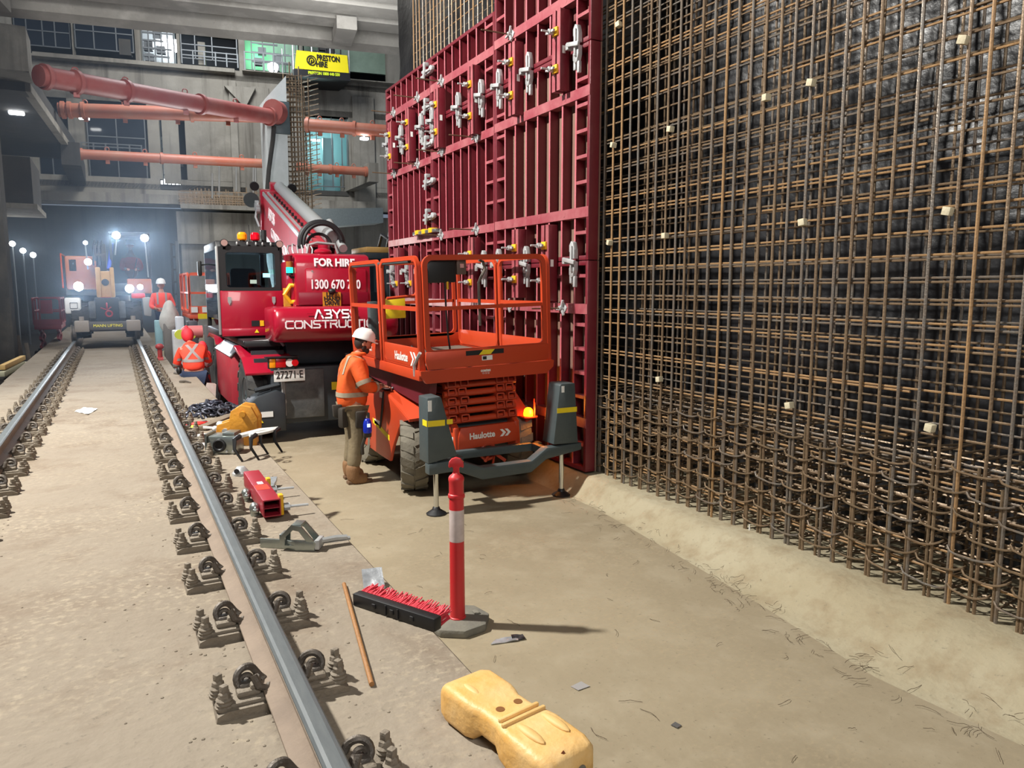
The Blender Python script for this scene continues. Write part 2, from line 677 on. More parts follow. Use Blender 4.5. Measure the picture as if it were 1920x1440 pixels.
# ---- left side: dark wall, pillars and the low dark side hall
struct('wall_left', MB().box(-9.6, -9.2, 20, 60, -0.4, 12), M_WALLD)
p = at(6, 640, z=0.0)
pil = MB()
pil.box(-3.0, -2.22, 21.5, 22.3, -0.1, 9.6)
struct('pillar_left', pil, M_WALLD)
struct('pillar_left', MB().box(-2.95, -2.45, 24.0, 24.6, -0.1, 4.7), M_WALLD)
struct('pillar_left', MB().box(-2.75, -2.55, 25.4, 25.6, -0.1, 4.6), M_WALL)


# ---- far station wall
def fac(px, py, d=0.0):
    """facade coordinates (u along the wall, z) of what is seen at px, py on the wall plane moved d towards the camera"""
    v = FW + RT * ((px - 960) / F_PX) + UP * ((720 - py) / F_PX)
    t = ((FAC_O + FAC_N * d) - CAM).dot(FAC_N) / v.dot(FAC_N)
    q = CAM + v * t
    return (q - FAC_O).dot(FAC_D), q.z


FM = frame_matrix(FAC_O, FAC_D, (-FAC_N.x, -FAC_N.y, 0))   # local x along wall, y into wall, z up


def fbox(mb, px0, py0, px1, py1, d0, d1, d=None):
    """box on the facade covering that rectangle of view; d0..d1 metres in front of the wall plane"""
    dd = max(d0, d1) if d is None else d
    a = fac(px0, py0, dd)
    b = fac(px1, py1, dd)
    mb.box(min(a[0], b[0]), max(a[0], b[0]), -max(d0, d1), -min(d0, d1), min(a[1], b[1]), max(a[1], b[1]), FM)
    return mb


# rows of the wall with their openings (px0, px1) between two heights
def fwall(py_top, py_bot, x0, x1, holes, d=0.0, ref=300):
    mb = MB()
    z1 = fac(ref, py_top, d)[1]
    z0 = fac(ref, py_bot, d)[1]
    xs = []
    cur = x0
    for a, b in holes:
        xs.append((cur, a))
        cur = b
    xs.append((cur, x1))
    for a, b in xs:
        if b > a:
            ua = fac(a, (py_top + py_bot) / 2, d)[0]
            ub = fac(b, (py_top + py_bot) / 2, d)[0]
            mb.box(ua, ub, -d, 0.5, z0, z1, FM)
    return mb


wb = MB()
for part in (fwall(-60, 14, -60, 1200, []), fwall(14, 120, -60, 1200, [(22, 134), (136, 252), (262, 330), (336, 446), (458, 560), (566, 724)]),
             fwall(120, 196, -60, 1200, []), fwall(196, 336, -60, 1200, [(70, 130), (160, 278), (300, 348), (572, 654)]),
             fwall(336, 356, -60, 1200, [(300, 338), (572, 654)], ref=320), fwall(356, 384, -60, 1200, [])):
    wb.add(part.v, part.f)
struct('wall_back', wb, M_WALL)
# rough broken slab edges and ledges of the wall
led = MB()
fbox(led, 60, 96, 440, 136, 0.0, 0.5)
struct('trim_slab_edge', led, M_WALL)
led = MB()
fbox(led, 454, 130, 760, 158, 0.0, 0.55)
struct('trim_slab_edge', led, M_WALL)
led = MB()
fbox(led, 60, 356, 336, 383, 0.0, 1.6)
struct('trim_ledge', led, M_WALL)
led = MB()
fbox(led, 338, 382, 520, 396, -0.2, 2.2)
fbox(led, 330, 396, 520, 460, -0.2, 1.6)
struct('trim_landing', led, M_WALL)
led = MB()
fbox(led, 572, 374, 705, 402, 0, 0.9)
struct('trim_ledge', led, M_WALL)
# corbel blocks, piers and seams
for r in ((300, 186, 340, 345), (428, 150, 452, 384), (452, 160, 512, 384), (660, 180, 705, 384)):
    fbox(led := MB(), *r, 0.0, 0.12 if r[0] != 428 else 0.3)
    struct('trim_pier', led, M_WALL)
cb = MB()
a, b = fac(420, 160, 0.5), fac(480, 190, 0.5)
cb.prism([(a[0], a[1]), (b[0], a[1]), (b[0] - 0.5, b[1] - 0.3), (a[0] + 0.9, b[1] - 0.3)], -0.5, 0.0, 'y', FM)
struct('trim_corbel', cb, M_WALL)
# wall below: recessed dark lower storey
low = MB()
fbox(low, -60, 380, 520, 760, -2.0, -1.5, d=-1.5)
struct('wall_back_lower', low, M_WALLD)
low = MB()
fbox(low, 338, 430, 530, 720, 0.2, 1.4)
struct('wall_back_lower', low, M_WALL)
low = MB()
fbox(low, 500, 402, 1200, 760, -2.5, -2.0, d=-2.0)
struct('wall_back_lower', low, M_WALL)
# the bright duct soffit right of the boom
du = MB()
du.prism([(0, 0), (3.2, 0.35), (3.2, 0.95), (0, 0.75)], 0, 1.2, 'y', tr(6.7, 30, 4.6))
obj('air_duct', du, M_ZINC, None, 'galvanised silver duct running under the far ledge beside the boom', 'duct')
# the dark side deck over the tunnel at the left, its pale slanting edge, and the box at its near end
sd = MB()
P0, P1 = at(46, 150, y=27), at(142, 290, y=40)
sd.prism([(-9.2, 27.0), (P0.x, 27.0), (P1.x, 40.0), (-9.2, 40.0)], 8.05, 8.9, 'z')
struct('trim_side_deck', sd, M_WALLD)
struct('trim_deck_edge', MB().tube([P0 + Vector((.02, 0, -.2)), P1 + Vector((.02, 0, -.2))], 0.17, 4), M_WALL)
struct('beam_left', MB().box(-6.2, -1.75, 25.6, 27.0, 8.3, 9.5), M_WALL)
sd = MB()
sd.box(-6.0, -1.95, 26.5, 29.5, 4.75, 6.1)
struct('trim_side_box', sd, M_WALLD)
struct('trim_box_lip', MB().box(-6.0, -1.85, 26.35, 29.6, 4.6, 4.75), M_WALL)

# rooms behind the openings: dark recess with lit ones
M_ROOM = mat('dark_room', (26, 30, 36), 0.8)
M_ROOMT = mat('teal_room', (96, 132, 136), 0.6)
M_FRAME = mat('window_frame', (92, 96, 98), 0.5, 0.3)
M_GLASS = mat('dark_glazing', (20, 26, 34), 0.12, 0, spec=0.6)
M_LIT = mat('lit_room', (170, 178, 182), 0.7)
M_LITG = mat('green_lit_room', (150, 180, 160), 0.7)
M_LITN = mat('pale_green_sheet', (126, 146, 130), 0.6, 0, .5, 1.5, (90, 108, 96))
M_TUBE = mat('lamp_tube', (250, 250, 250), 0.5, emit=(245, 250, 255), power=14)
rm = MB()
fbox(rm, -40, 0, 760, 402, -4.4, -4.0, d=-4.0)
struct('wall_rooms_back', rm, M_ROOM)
# floors between the storeys inside
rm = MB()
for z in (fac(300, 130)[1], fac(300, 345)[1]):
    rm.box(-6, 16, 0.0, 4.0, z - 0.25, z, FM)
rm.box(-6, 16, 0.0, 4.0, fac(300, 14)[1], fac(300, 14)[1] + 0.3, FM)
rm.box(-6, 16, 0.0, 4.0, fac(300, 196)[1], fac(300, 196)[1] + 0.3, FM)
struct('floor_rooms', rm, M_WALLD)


def pane_window(n, px0, py0, px1, py1, mull, trans, glass, label_kind=None, d=-0.15, rail=None):
    """glazing bars and one pane set in an opening"""
    fr = MB()
    a = fac(px0, py0, d)
    b = fac(px1, py1, d)
    u0, u1, z0, z1 = a[0], b[0], b[1], a[1]
    t = 0.05
    for (p, q, r, s) in ((u0, u1, z1 - t, z1), (u0, u1, z0, z0 + t), (u0, u0 + t, z0, z1), (u1 - t, u1, z0, z1)):
        fr.box(p, q, -d, -d + 0.07, r, s, FM)
    for f in mull:
        u = u0 + (u1 - u0) * f
        fr.box(u - t / 2, u + t / 2, -d, -d + 0.07, z0, z1, FM)
    for f in trans:
        z = z0 + (z1 - z0) * f
        fr.box(u0, u1, -d, -d + 0.06, z - t / 2, z + t / 2, FM)
    w = struct('window_%d' % n, fr, M_FRAME)
    if glass is not None:
        obj('pane', MB().box(u0, u1, -d + 0.03, -d + 0.04, z0, z1, FM), glass, w)
    return w


pane_window(1, 22, 16, 134, 92, (0.22, 0.5, 0.72), (0.45,), M_GLASS)
pane_window(2, 136, 20, 252, 100, (0.32, 0.7), (0.5,), M_GLASS)
pane_window(3, 336, 40, 446, 118, (0.25, 0.55), (0.4,), None)
pane_window(4, 160, 206, 278, 336, (0.5,), (0.3, 0.62), M_GLASS)
pane_window(5, 70, 286, 130, 345, (0.5,), (), M_GLASS)
pane_window(6, 572, 206, 654, 352, (0.25, 0.62, 0.86), (0.24,), None)
# teal room behind the right hand opening
rm = MB()
fbox(rm, 560, 200, 672, 360, -3.9, -3.5, d=-3.5)
struct('wall_teal_room', rm, M_ROOMT)
rm = MB()
fbox(rm, 605, 258, 628, 360, -1.6, -1.0)
struct('pillar_teal_room', rm, M_ROOMT)
# lit openings
for k, (r, m_) in enumerate((((262, 40, 330, 122), M_LIT), ((300, 256, 338, 352), M_LIT), ((456, 60, 560, 138), M_LITG), ((566, 66, 724, 140), M_LITN))):
    rm = MB()
    fbox(rm, *r, -2.2, -2.0, d=-2.0)
    struct('wall_lit_room', rm, m_)
# clutter seen in the lit openings: racks and formwork props
for k, (px0, py0, px1, py1, nb, col_) in enumerate(((264, 44, 328, 122, 5, M_FRAME), (302, 262, 336, 350, 4, M_BLACK), (470, 62, 556, 138, 4, M_FRAME), (568, 70, 640, 140, 5, M_BLACK))):
    a, b = fac(px0, py0, -0.8), fac(px1, py1, -0.8)
    rk = MB()
    for i in range(nb + 1):
        u = a[0] + (b[0] - a[0]) * i / nb
        rk.box(u - 0.03, u + 0.03, 0.8, 0.86, b[1], a[1], FM)
    for i in range(1, nb):
        z = b[1] + (a[1] - b[1]) * i / nb
        rk.box(a[0], b[0] - (b[0] - a[0]) * random.random() * 0.5, 0.82, 0.9, z - 0.05, z + 0.03, FM)
    for i in range(nb):
        u = a[0] + (b[0] - a[0]) * random.random() * 0.8
        z = b[1] + (a[1] - b[1]) * random.random() * 0.8
        rk.box(u, u + 0.4, 0.9, 1.2, z, z + 0.35, FM)
    obj('scaffold_rack', rk, col_, None, ['grey rack of stacked gear in the bright upper opening', 'black rack in the bright tall opening below the orange struts',
        'dark scaffold in the green lit opening', 'dark scaffold behind the yellow banner platform'][k], 'scaffold')

# ================================================================== REINFORCEMENT AT THE RIGHT
def cage(name, x, lay, label, y_lo, y_hi, z_hi, vr, hr, mats_v, mats_h, lap, seed):
    rnd = random.Random(seed)
    root = thing(name, (x, 5, 0.2), label, 'rebar mat')
    k = 0
    y = y_lo
    while y < y_hi:
        j = rnd.uniform(-0.012, 0.012)
        lean = rnd.uniform(-0.010, 0.010)
        bar = MB().tube([(x, y + j, 0.2), (x + rnd.uniform(-.004, .004), y + j + lean * 0.4, 2.6), (x + rnd.uniform(-.006, .006), y + j + lean, z_hi)], vr, 7)
        obj('vertical_bar', bar, rnd.choice(mats_v), root)
        y += 0.15
    z = 0.42
    while z < min(z_hi - 0.1, 7.0):
        a, b = rnd.uniform(-0.004, 0.01), rnd.uniform(-0.012, 0.012)
        xx = x + lay * (vr + hr)
        ye = y_hi if z > 5.6 else min(y_hi, 8.2)
        bar = MB().tube([(xx, y_lo - 0.6, z + a), (xx, 4.0, z + b), (xx, ye, z + a)], hr, 6)
        obj('horizontal_bar', bar, rnd.choice(mats_h), root)
        if lap and z < 5.4 and rnd.random() < lap:
            s = rnd.choice(((y_lo - .6, 4.6), (3.2, 8.2), (4.8, 8.2), (y_lo - .6, 8.2)))
            bar = MB().tube([(xx, s[0], z - 0.032 + a), (xx, s[1], z - 0.03 + b)], hr, 6)
            obj('horizontal_bar', bar, rnd.choice(mats_h), root)
        z += 0.15
    return root


RV = [M_RUST1, M_RUST2, M_RUST2, M_RUST1, M_RUST3]
RH = [M_RUST1, M_RUST3, M_RUST3, M_RUST1, M_RUST2]
front = cage('rebar_mat', 4.75, 1, 'front mat of tall rusty rebar standing nearest the floor with white spacer blocks', 1.46, 12.65, 8.6, 0.0118, 0.0085, RV, RH, 0.8, 3)
rear = cage('rebar_mat', 5.22, -1, 'rear mat of rebar behind the front one, against the black sheet', 1.2, 8.2, 8.6, 0.011, 0.008, [M_RUST4, M_RUST2, M_RUST1], [M_RUST4, M_RUST1, M_RUST2], 0.0, 5)
# starter bars lapped beside the uprights, and the hooked ties round them
rnd = random.Random(11)
y = 1.46
while y < 6.9:
    top = rnd.uniform(1.05, 1.25)
    obj('starter_bar', MB().tube([(4.752, y + 0.028, 0.2), (4.75, y + 0.027, top)], 0.0115, 7), rnd.choice([M_RUST1, M_RUST2, M_RUST4]), front)
    y += 0.15
hooks = []
for r in range(7):
    z0 = 0.33 + r * 0.13
    for k in range(r % 2, 37, 2):
        hooks.append((1.62 + 0.15 * k + (0.05 if r % 2 else 0.0) + rnd.uniform(-.02, .02), z0))
hooks.sort()
far_ties = MB()
for i, (y0, z0) in enumerate(hooks):
    z = z0 + rnd.uniform(-0.025, 0.025)
    a = rnd.uniform(-0.03, 0.03)
    xf = 4.722
    ln = rnd.uniform(.19, .27)
    pts = [(4.78, y0 + 0.035, z + 0.030), (4.738, y0 + 0.022, z + 0.022 + abs(a) * .4), (xf, y0 - 0.004, z + 0.008), (xf - .003, y0 - 0.04, z), (xf - 0.004, y0 - ln * .6, z - 0.010 + a * 0.2), (xf, y0 - ln * .85, z - 0.006 + a * .3),
           (4.730, y0 - ln, z + 0.002 + a * .4), (4.757, y0 - ln - 0.025, z + 0.014 + a * .5), (4.80, y0 - ln - 0.03, z + 0.024 + a * .5)]
    if i < 95:
        obj('hooked_tie', MB().tube(pts, 0.0075, 6), rnd.choice([M_RUST1, M_RUST4, M_RUST4, M_RUST2]), front)
    else:
        far_ties.tube(pts, 0.0075, 6)
tag(obj('hooked_tie', far_ties, M_RUST4, front), kind='stuff')
deep = MB()
for r in range(9):
    z = 0.30 + r * 0.115
    for k in range(36):
        y = 1.5 + 0.15 * k + rnd.uniform(-.03, .03)
        deep.tube([(4.80, y, z), (5.3, y + rnd.uniform(-.1, .1), z + rnd.uniform(-.03, .03))], 0.008, 5)
for r in range(8):
    for xx in (4.92, 5.1):
        deep.tube([(xx, 1.2, 0.3 + r * 0.12), (xx, 7.6, 0.3 + r * 0.12)], 0.009, 5)
tag(obj('cross_bar', deep, M_RUST4, rear), kind='stuff')

# concrete cover spacers tied to the front mat
SP = [((1160, 46), 'uppermost spacer block beside the red form edge'), ((1437, 183), 'upper spacer block in the middle of the rebar'), ((1521, 155), 'upper spacer block on the fifth row bar, higher of a close pair'),
      ((1806, 75), 'tilted spacer block high at the near end of the rebar'), ((1257, 242), 'upper spacer block two steps from the red form'), ((1150, 272), 'spacer block beside the red form edge, second from the top'),
      ((1777, 396), 'large spacer block at mid height at the near end'), ((1505, 417), 'spacer block at mid height in the middle of the rebar'), ((1247, 442), 'spacer block at mid height nearer the red form'),
      ((1143, 455), 'spacer block at mid height touching the red form edge'), ((1236, 711), 'low spacer block where the hooked ties start, nearest the red form'), ((1480, 760), 'low tilted spacer block in the middle of the hooked ties'),
      ((1744, 802), 'low spacer block at the near end above the hooked ties')]
for (px, py), lab in SP:
    q = at(px, py, x=4.715)
    Mx = tr(q.x, q.y, q.z) @ rotx(rnd.uniform(-0.3, 0.3)) @ rotz(rnd.uniform(-0.25, 0.25))
    obj('spacer_block', MB().box(-.028, .028, -.026, .026, -.026, .026, Mx, c=0.004), M_BLOCK, None, 'cream concrete ' + lab, 'spacer', 'concrete spacers on the rebar', origin=q)

# ================================================================== RED WALL FORMWORK
FX0, FX1 = 4.56, 4.705     # front of the frame, back of the plywood


def panel(y0, y1, z0, z1, bands, ply, dusty, label, nr=8):
    root = thing('steel_formwork', (FX0, (y0 + y1) / 2, z0), label, 'formwork panel')
    fr = MB()
    g = 0.004
    y0, y1, z0, z1 = y0 + g, y1 - g, z0 + g, z1 - g
    w = 0.05
    fr.box(FX0, FX1 - .02, y0, y0 + w, z0, z1, c=0.006)
    fr.box(FX0, FX1 - .02, y1 - w, y1, z0, z1, c=0.006)
    fr.box(FX0, FX1 - .02, y0 + w, y1 - w, z0, z0 + w, c=0.006)
    fr.box(FX0, FX1 - .02, y0 + w, y1 - w, z1 - w, z1, c=0.006)
    obj('edge_frame', fr, M_RED, root)
    obj('plywood', MB().box(FX1 - .018, FX1, y0, y1, z0, z1), ply, root)
    for i in range(1, nr):
        y = y0 + (y1 - y0) * i / nr
        obj('rib', MB().box(FX0 + .012, FX1 - .02, y - 0.006, y + 0.006, z0 + w, z1 - w).box(FX0 + .011, FX0 + .012, y - 0.006, y + 0.006, z0 + w, z1 - w), M_RED, root)
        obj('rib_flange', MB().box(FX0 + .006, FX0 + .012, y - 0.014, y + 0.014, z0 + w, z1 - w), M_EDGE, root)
    for zb, dm in zip(bands, dusty):
        b = MB()
        b.box(FX0 - .004, FX0 + .006, y0 + 0.002, y1 - 0.002, zb - 0.055, zb + 0.055)
        b.box(FX0 + .0, FX1 - .03, y0 + w, y1 - w, zb + 0.05, zb + 0.055)
        b.box(FX0 + .0, FX1 - .03, y0 + w, y1 - w, zb - 0.055, zb - 0.05)
        for yy in (y0 + 0.5, y1 - 0.5):
            b.cyl((FX0 - .006, yy, zb), (FX0, yy, zb), 0.03, n=12)
        obj('wale_band', b, dm, root)
    # short rungs in the outer bays
    step = (y1 - y0) / nr
    zz = z0 + 0.3
    k = 0
    while zz < z1 - 0.12:
        if all(abs(zz - zb) > 0.12 for zb in bands):
            for i in ((0, nr - 1) if k % 2 == 0 else (0, 2, nr - 3, nr - 1)):
                inner = i in (2, nr - 3)
                if inner and not any(abs(zz - e) < 0.5 for e in (z0, z1)):
                    continue
                ya = y0 + step * i + (w if i == 0 else 0.006)
                yb = y0 + step * (i + 1) - (w if i == nr - 1 else 0.006)
                obj('rung', MB().box(FX0 + .008, FX1 - .02, ya, yb, zz - 0.018, zz + 0.018), M_REDL, root)
        zz += 0.27
        k += 1
    return root


YB = [6.86, 9.12, 11.36, 13.55]
D = [M_REDL, M_REDL]
panel(YB[0], YB[1], 0.24, 2.60, (2.07, 0.80), M_PLY_B, D, 'bottom red form panel nearest the rebar, bare timber between its ribs')
panel(YB[1], YB[2], 0.24, 2.60, (2.07, 0.80), M_PLY_R, (M_REDDUST, M_REDL), 'bottom red form panel behind the platform of the near lift')
panel(YB[2], YB[3], 0.24, 2.60, (2.07, 0.80), M_PLY_R, (M_REDDUST, M_REDL), 'bottom red form panel at the far end behind the lift rails')
panel(YB[0], YB[1], 2.60, 4.88, (4.38, 3.12), M_PLY_B, D, 'middle red form panel nearest the rebar, deep ribs and bare wood')
panel(YB[1], YB[2], 2.60, 4.88, (4.36, 3.11), M_PLY_R, D, 'middle red form panel with brown concrete-stained ribs')
panel(YB[2], YB[3], 2.60, 4.86, (4.32, 3.11), M_PLY_R, (M_REDL, M_REDDUST), 'middle red form panel at the far end with a white dusty band')
panel(YB[0], YB[1], 4.88, 7.20, (5.42, 6.7), M_PLY_R, D, 'top red form panel running out above, nearest the rebar')
panel(YB[1], YB[2], 4.88, 5.86, (5.38,), M_PLY_R, D, 'short top red form panel, middle of the three')
panel(YB[2], YB[3], 4.86, 5.86, (5.36,), M_PLY_R, D, 'short top red form panel at the far free end')


def clamp_proto(vertical):
    r = thing('formwork_clamp', (0, 0, 0), 'x', 'clamp', rot=(0, 0, 0))
    b = MB()
    b.prism([(-.055, .02), (-.05, .12), (-.025, .20), (.015, .215), (.05, .17), (.05, .10), (.02, .08), (.01, .02)], -.06, -.006, 'x', c=.005)
    b.prism([(-.055, -.01), (.01, -.01), (.02, -.06), (.05, -.08), (.05, -.15), (.01, -.19), (-.03, -.17), (-.055, -.10)], -.06, -.006, 'x', c=.005)
    b.box(-.085, -.055, -.03, .0, -.12, .16, c=.006)
    obj('jaw', b, M_STEEL, r)
    obj('wedge', MB().box(-.115, -.085, -.13, .10, -.022, .022, rotx(.18), c=.004).box(-.11, -.03, .07, .12, -.035, .035, c=.006), M_STEEL, r)
    obj('tab', MB().box(-.05, -.012, -.055, -.015, -.29, -.17, c=.006), M_STEEL, r)
    obj('tab', MB().box(-.05, -.012, .015, .055, -.25, -.16, c=.006), M_STEEL, r)
    return r


pr = clamp_proto(True)
CL = [(7.068, 'nearest the rebar edge'), (8.124, 'between the two nearest upright wales'), (8.907, 'left of the tall near wale'), (9.444, 'right beside the second panel seam'), (10.203, 'midway on the middle panel'),
      (11.202, 'right of the second upright seam'), (11.681, 'left of the second upright seam'), (12.645, 'second from the free far end'), (13.356, 'at the free far end')]
n = 0
SEAM = 4.87


def put(src, loc, rx, label, group):
    o = src if src.get('label') == 'x' else copy_tree(src)
    o.location = loc
    o.rotation_euler = (rx, 0, 0)
    o['label'] = label
    o['group'] = group
    return o


cl_proto = pr
first = True
for y, w in CL:
    put(cl_proto, (FX0 - 0.002, y, SEAM), 0.0, 'silver form clamp on the upper seam, ' + w, 'form clamps on the red wall')
for z, w in ((5.651, 'topmost'), (5.117, 'above the upper wale'), (4.555, 'below the upper wale'), (3.97, 'second from the bottom'), (3.43, 'lowest')):
    put(cl_proto, (FX0 - 0.002, 11.36, z), PI / 2, 'silver clamp lying across the far upright seam, ' + w, 'form clamps on the red wall')
for y, w in ((7.104, 'nearest the rebar'), (8.176, 'right of the near upright wale'), (8.931, 'left of the near upright wale'), (9.384, 'behind the lift control box'), (12.462, 'behind the lift side rails'), (13.25, 'at the free far end')):
    put(cl_proto, (FX0 - 0.002, y, 2.60), 0.0, 'silver form clamp on the lower seam, ' + w, 'form clamps on the red wall')

# tie nuts on threaded rods
r = thing('tie_nut', (0, 0, 0), 'x', 'tie nut', rot=(0, 0, 0))
obj('rod', MB().tube([(-.0, 0, 0), (-.42, 0.0, 0.0)], 0.009, 6), M_RUST4, r)
obj('plate', MB().box(-.012, 0, -.06, .06, -.06, .06, rotx(0.7), c=0.003), M_STEEL, r)
wn = MB().cyl((-.06, 0, 0), (-.01, 0, 0), 0.028, n=10)
for a in range(3):
    wn.box(-.045, -.02, -.012, .012, 0.02, .10, rotx(a * 2 * PI / 3 + 0.4), c=0.004)
obj('wing_nut', wn, M_STEEL, r)
TN = [(10.863, 5.38, 'upper band right of the far seam'), (11.875, 5.36, 'upper band left of the far seam'), (13.061, 5.36, 'upper band at the free end'), (9.653, 4.36, 'middle band near the second seam'),
      (10.894, 4.36, 'middle band right of the far seam'), (11.92, 4.32, 'middle band left of the far seam'), (13.096, 4.32, 'middle band at the free end'), (10.954, 3.11, 'lower band right of the far seam'),
      (9.671, 3.11, 'lower band near the second seam'), (8.628, 5.42, 'top band of the nearest panel'), (8.673, 2.07, 'lowest band behind the lift gate'), (7.354, 2.07, 'lowest band nearest the rebar')]
for y, z, w in TN:
    put(r, (FX0 - 0.004, y, z), 0.0, 'silver wing nut on a threaded rod, ' + w, 'tie nuts on the red wall')


# upright wales bridging the seams
def wale(y, z0, z1, label):
    t = thing('upright_wale', (FX0 - .06, y, z0), label, 'wale')
    for s in (-1, 1):
        obj('channel', MB().box(FX0 - .125, FX0 - .006, y + s * 0.05 - 0.03, y + s * 0.05 + 0.03, z0, z1, c=0.006), M_RED, t)
        obj('channel_flange', MB().box(FX0 - .130, FX0 - .124, y + s * .05 - .034, y + s * .05 + .034, z0, z1), M_REDL, t)  # paler red paints the bright lit line along the channel front
    for z in (z0 + (z1 - z0) * 0.27, z0 + (z1 - z0) * 0.73):
        obj('wale_bracket', MB().box(FX0 - .155, FX0 - .125, y - .05, y + .05, z - .045, z + .045, c=0.006), M_YEL, t)
        k = MB().cyl((FX0 - .30, y + 0.03, z), (FX0 - .13, y + 0.03, z), 0.012, n=8).cyl((FX0 - .21, y + .03, z), (FX0 - .16, y + .03, z), 0.032, n=8)
        k.box(FX0 - .20, FX0 - .175, y - .05, y + .11, z - .012, z + .012)
        obj('wing_bolt', k, M_STEEL, t)
    obj('label_plate', MB().box(FX0 - .1, FX0 - .06, y - .0835, y - .0805, (z0 + z1) / 2 - .04, (z0 + z1) / 2 + .04), M_WHITE, t)
    return t


for y, z0, z1, w in ((7.35, 4.45, 5.30, 'nearest the rebar'), (8.395, 4.40, 5.25, 'second from the rebar'), (9.60, 4.38, 5.28, 'third, just past the second seam'), (10.83, 4.40, 5.26, 'right of the clamped far seam'),
                     (12.09, 4.38, 5.24, 'left of the clamped far seam'), (12.98, 4.38, 5.18, 'last before the free end')):
    wale(y, z0, z1, 'red upright wale with yellow brackets on the upper seam, ' + w)
for y, z0, z1, w in ((7.572, 2.15, 3.02, 'nearest the rebar'), (8.305, 2.18, 3.02, 'behind the lift gate'), (9.63, 2.15, 3.0, 'behind the lift control box'), (12.05, 2.15, 3.0, 'behind the side rails'), (12.75, 2.15, 3.0, 'last before the free end')):
    wale(y, z0, z1, 'red upright wale with yellow brackets on the lower seam, ' + w)
# bracket kit resting on the middle band of the far seam
t = thing('level_tool', (FX0 - .08, 11.5, 3.165), 'orange and silver spirit level lying on the band by the far seam', 'tool')
obj('body', MB().box(FX0 - .10, FX0 - .0, 11.0, 12.0, 3.166, 3.22, c=0.006), M_ZINC, t)
for y in (11.2, 11.5, 11.8):
    obj('end_cap', MB().box(FX0 - .11, FX0 + .0, y - 0.07, y + 0.07, 3.166, 3.24, c=0.006), M_YEL, t)

# ================================================================== THE TRACK
RH_Z = 0.93
RPROF = [(-.075, 0), (.075, 0), (.075, .011), (.028, .026), (.0085, .045), (.0085, .118), (.030, .132), (.036, .137), (.036, .162), (.026, .172), (-.026, .172), (-.036, .162), (-.036, .137), (-.030, .132), (-.0085, .118), (-.0085, .045), (-.028, .026), (-.075, .011)]
RX = {'near': 0.49, 'left': -1.005}


def rail(x, label):
    t = thing('rail', (x, 0, RH_Z - .172), label, 'rail')
    z = RH_Z - .172
    obj('rail_web', MB().prism([(x + a, z + b) for a, b in RPROF if b < .14], 0.2, 34), M_RAIL, t)
    hd = [(.037, .137), (.037, .160), (.030, .169), (.018, .1725), (-.018, .1725), (-.030, .169), (-.037, .160), (-.037, .137)]
    obj('rail_head', MB().prism([(x + a, z + b) for a, b in hd], 0.2, 34), M_RAILTOP, t, smooth=0.25)
    obj('head_edge', MB().box(x - .0385, x - .0365, 0.2, 34, z + .138, z + .152).box(x + .0365, x + .0385, 0.2, 34, z + .138, z + .152), M_RAIL, t)
    return t


rail(RX['near'], 'long steel rail on the right, running from the bottom edge to the red-lit digger')
rail(RX['left'], 'long steel rail on the left, its dark web towards the track middle')


def fastener():
    t = thing('rail_fastener', (0, 0, 0), 'x', 'rail fastener', rot=(0, 0, 0))
    b = MB()
    b.prism([(-.25, 0), (.25, 0), (.245, .022), (.21, .036), (-.21, .036), (-.245, .022)], -.095, .095, 'y')
    b.box(-.20, .20, -.075, .075, .03, .052, c=.01)
    for s in (-1, 1):
        b.box(s * .125 - .045, s * .125 + .045, -.05, .05, .05, .078, c=.012)
        b.box(s * .10 - .02, s * .10 + .02, -.045, .045, .07, .095, c=.01)
    obj('base_plate', b, M_FAST, t)
    for s in (-1, 1):
        cx = s * .128
        pts = [(s * .058, .03, .070), (s * .075, .04, .085)]
        for i in range(19):
            a = PI * (1.15 + 2.15 * i / 18)
            pts.append((cx + s * .036 * math.cos(a), .045 - .085 * i / 18, .100 - .036 * math.sin(a)))
        pts += [(s * .09, -.052, .088), (s * .060, -.045, .068), (s * .048, -.02, .066)]
        cl = MB().tube(pts, .0145, 8)
        cl.tube([(cx + s * .019 * math.cos(PI * (.05 + .9 * i / 8)), .012, .094 + .019 * math.sin(PI * (.05 + .9 * i / 8))) for i in range(9)], .010, 6)
        cl.box(cx - .03, cx + .03, -.02, .04, .06, .092, c=.01)
        obj('spring_clip', cl, M_CLIP, t)
        for sy in (-.05, .05):
            n = MB()
            M = tr(s * .215 + (0.012 if sy > 0 else 0.0) * s, sy, 0.03)
            n.lathe([(.034, 0), (.036, .012), (.030, .016), (.034, .024), (.028, .030), (.032, .038), (.024, .044)], 12, M)
            n.lathe([(.024, .044), (.022, .06), (.014, .066)], 6, M)
            n.box(-.013, .013, -.013, .013, .06, .092, M @ rotz(0.5), c=.003)
            obj('anchor_bolt', n, M_FAST, t)
    return t


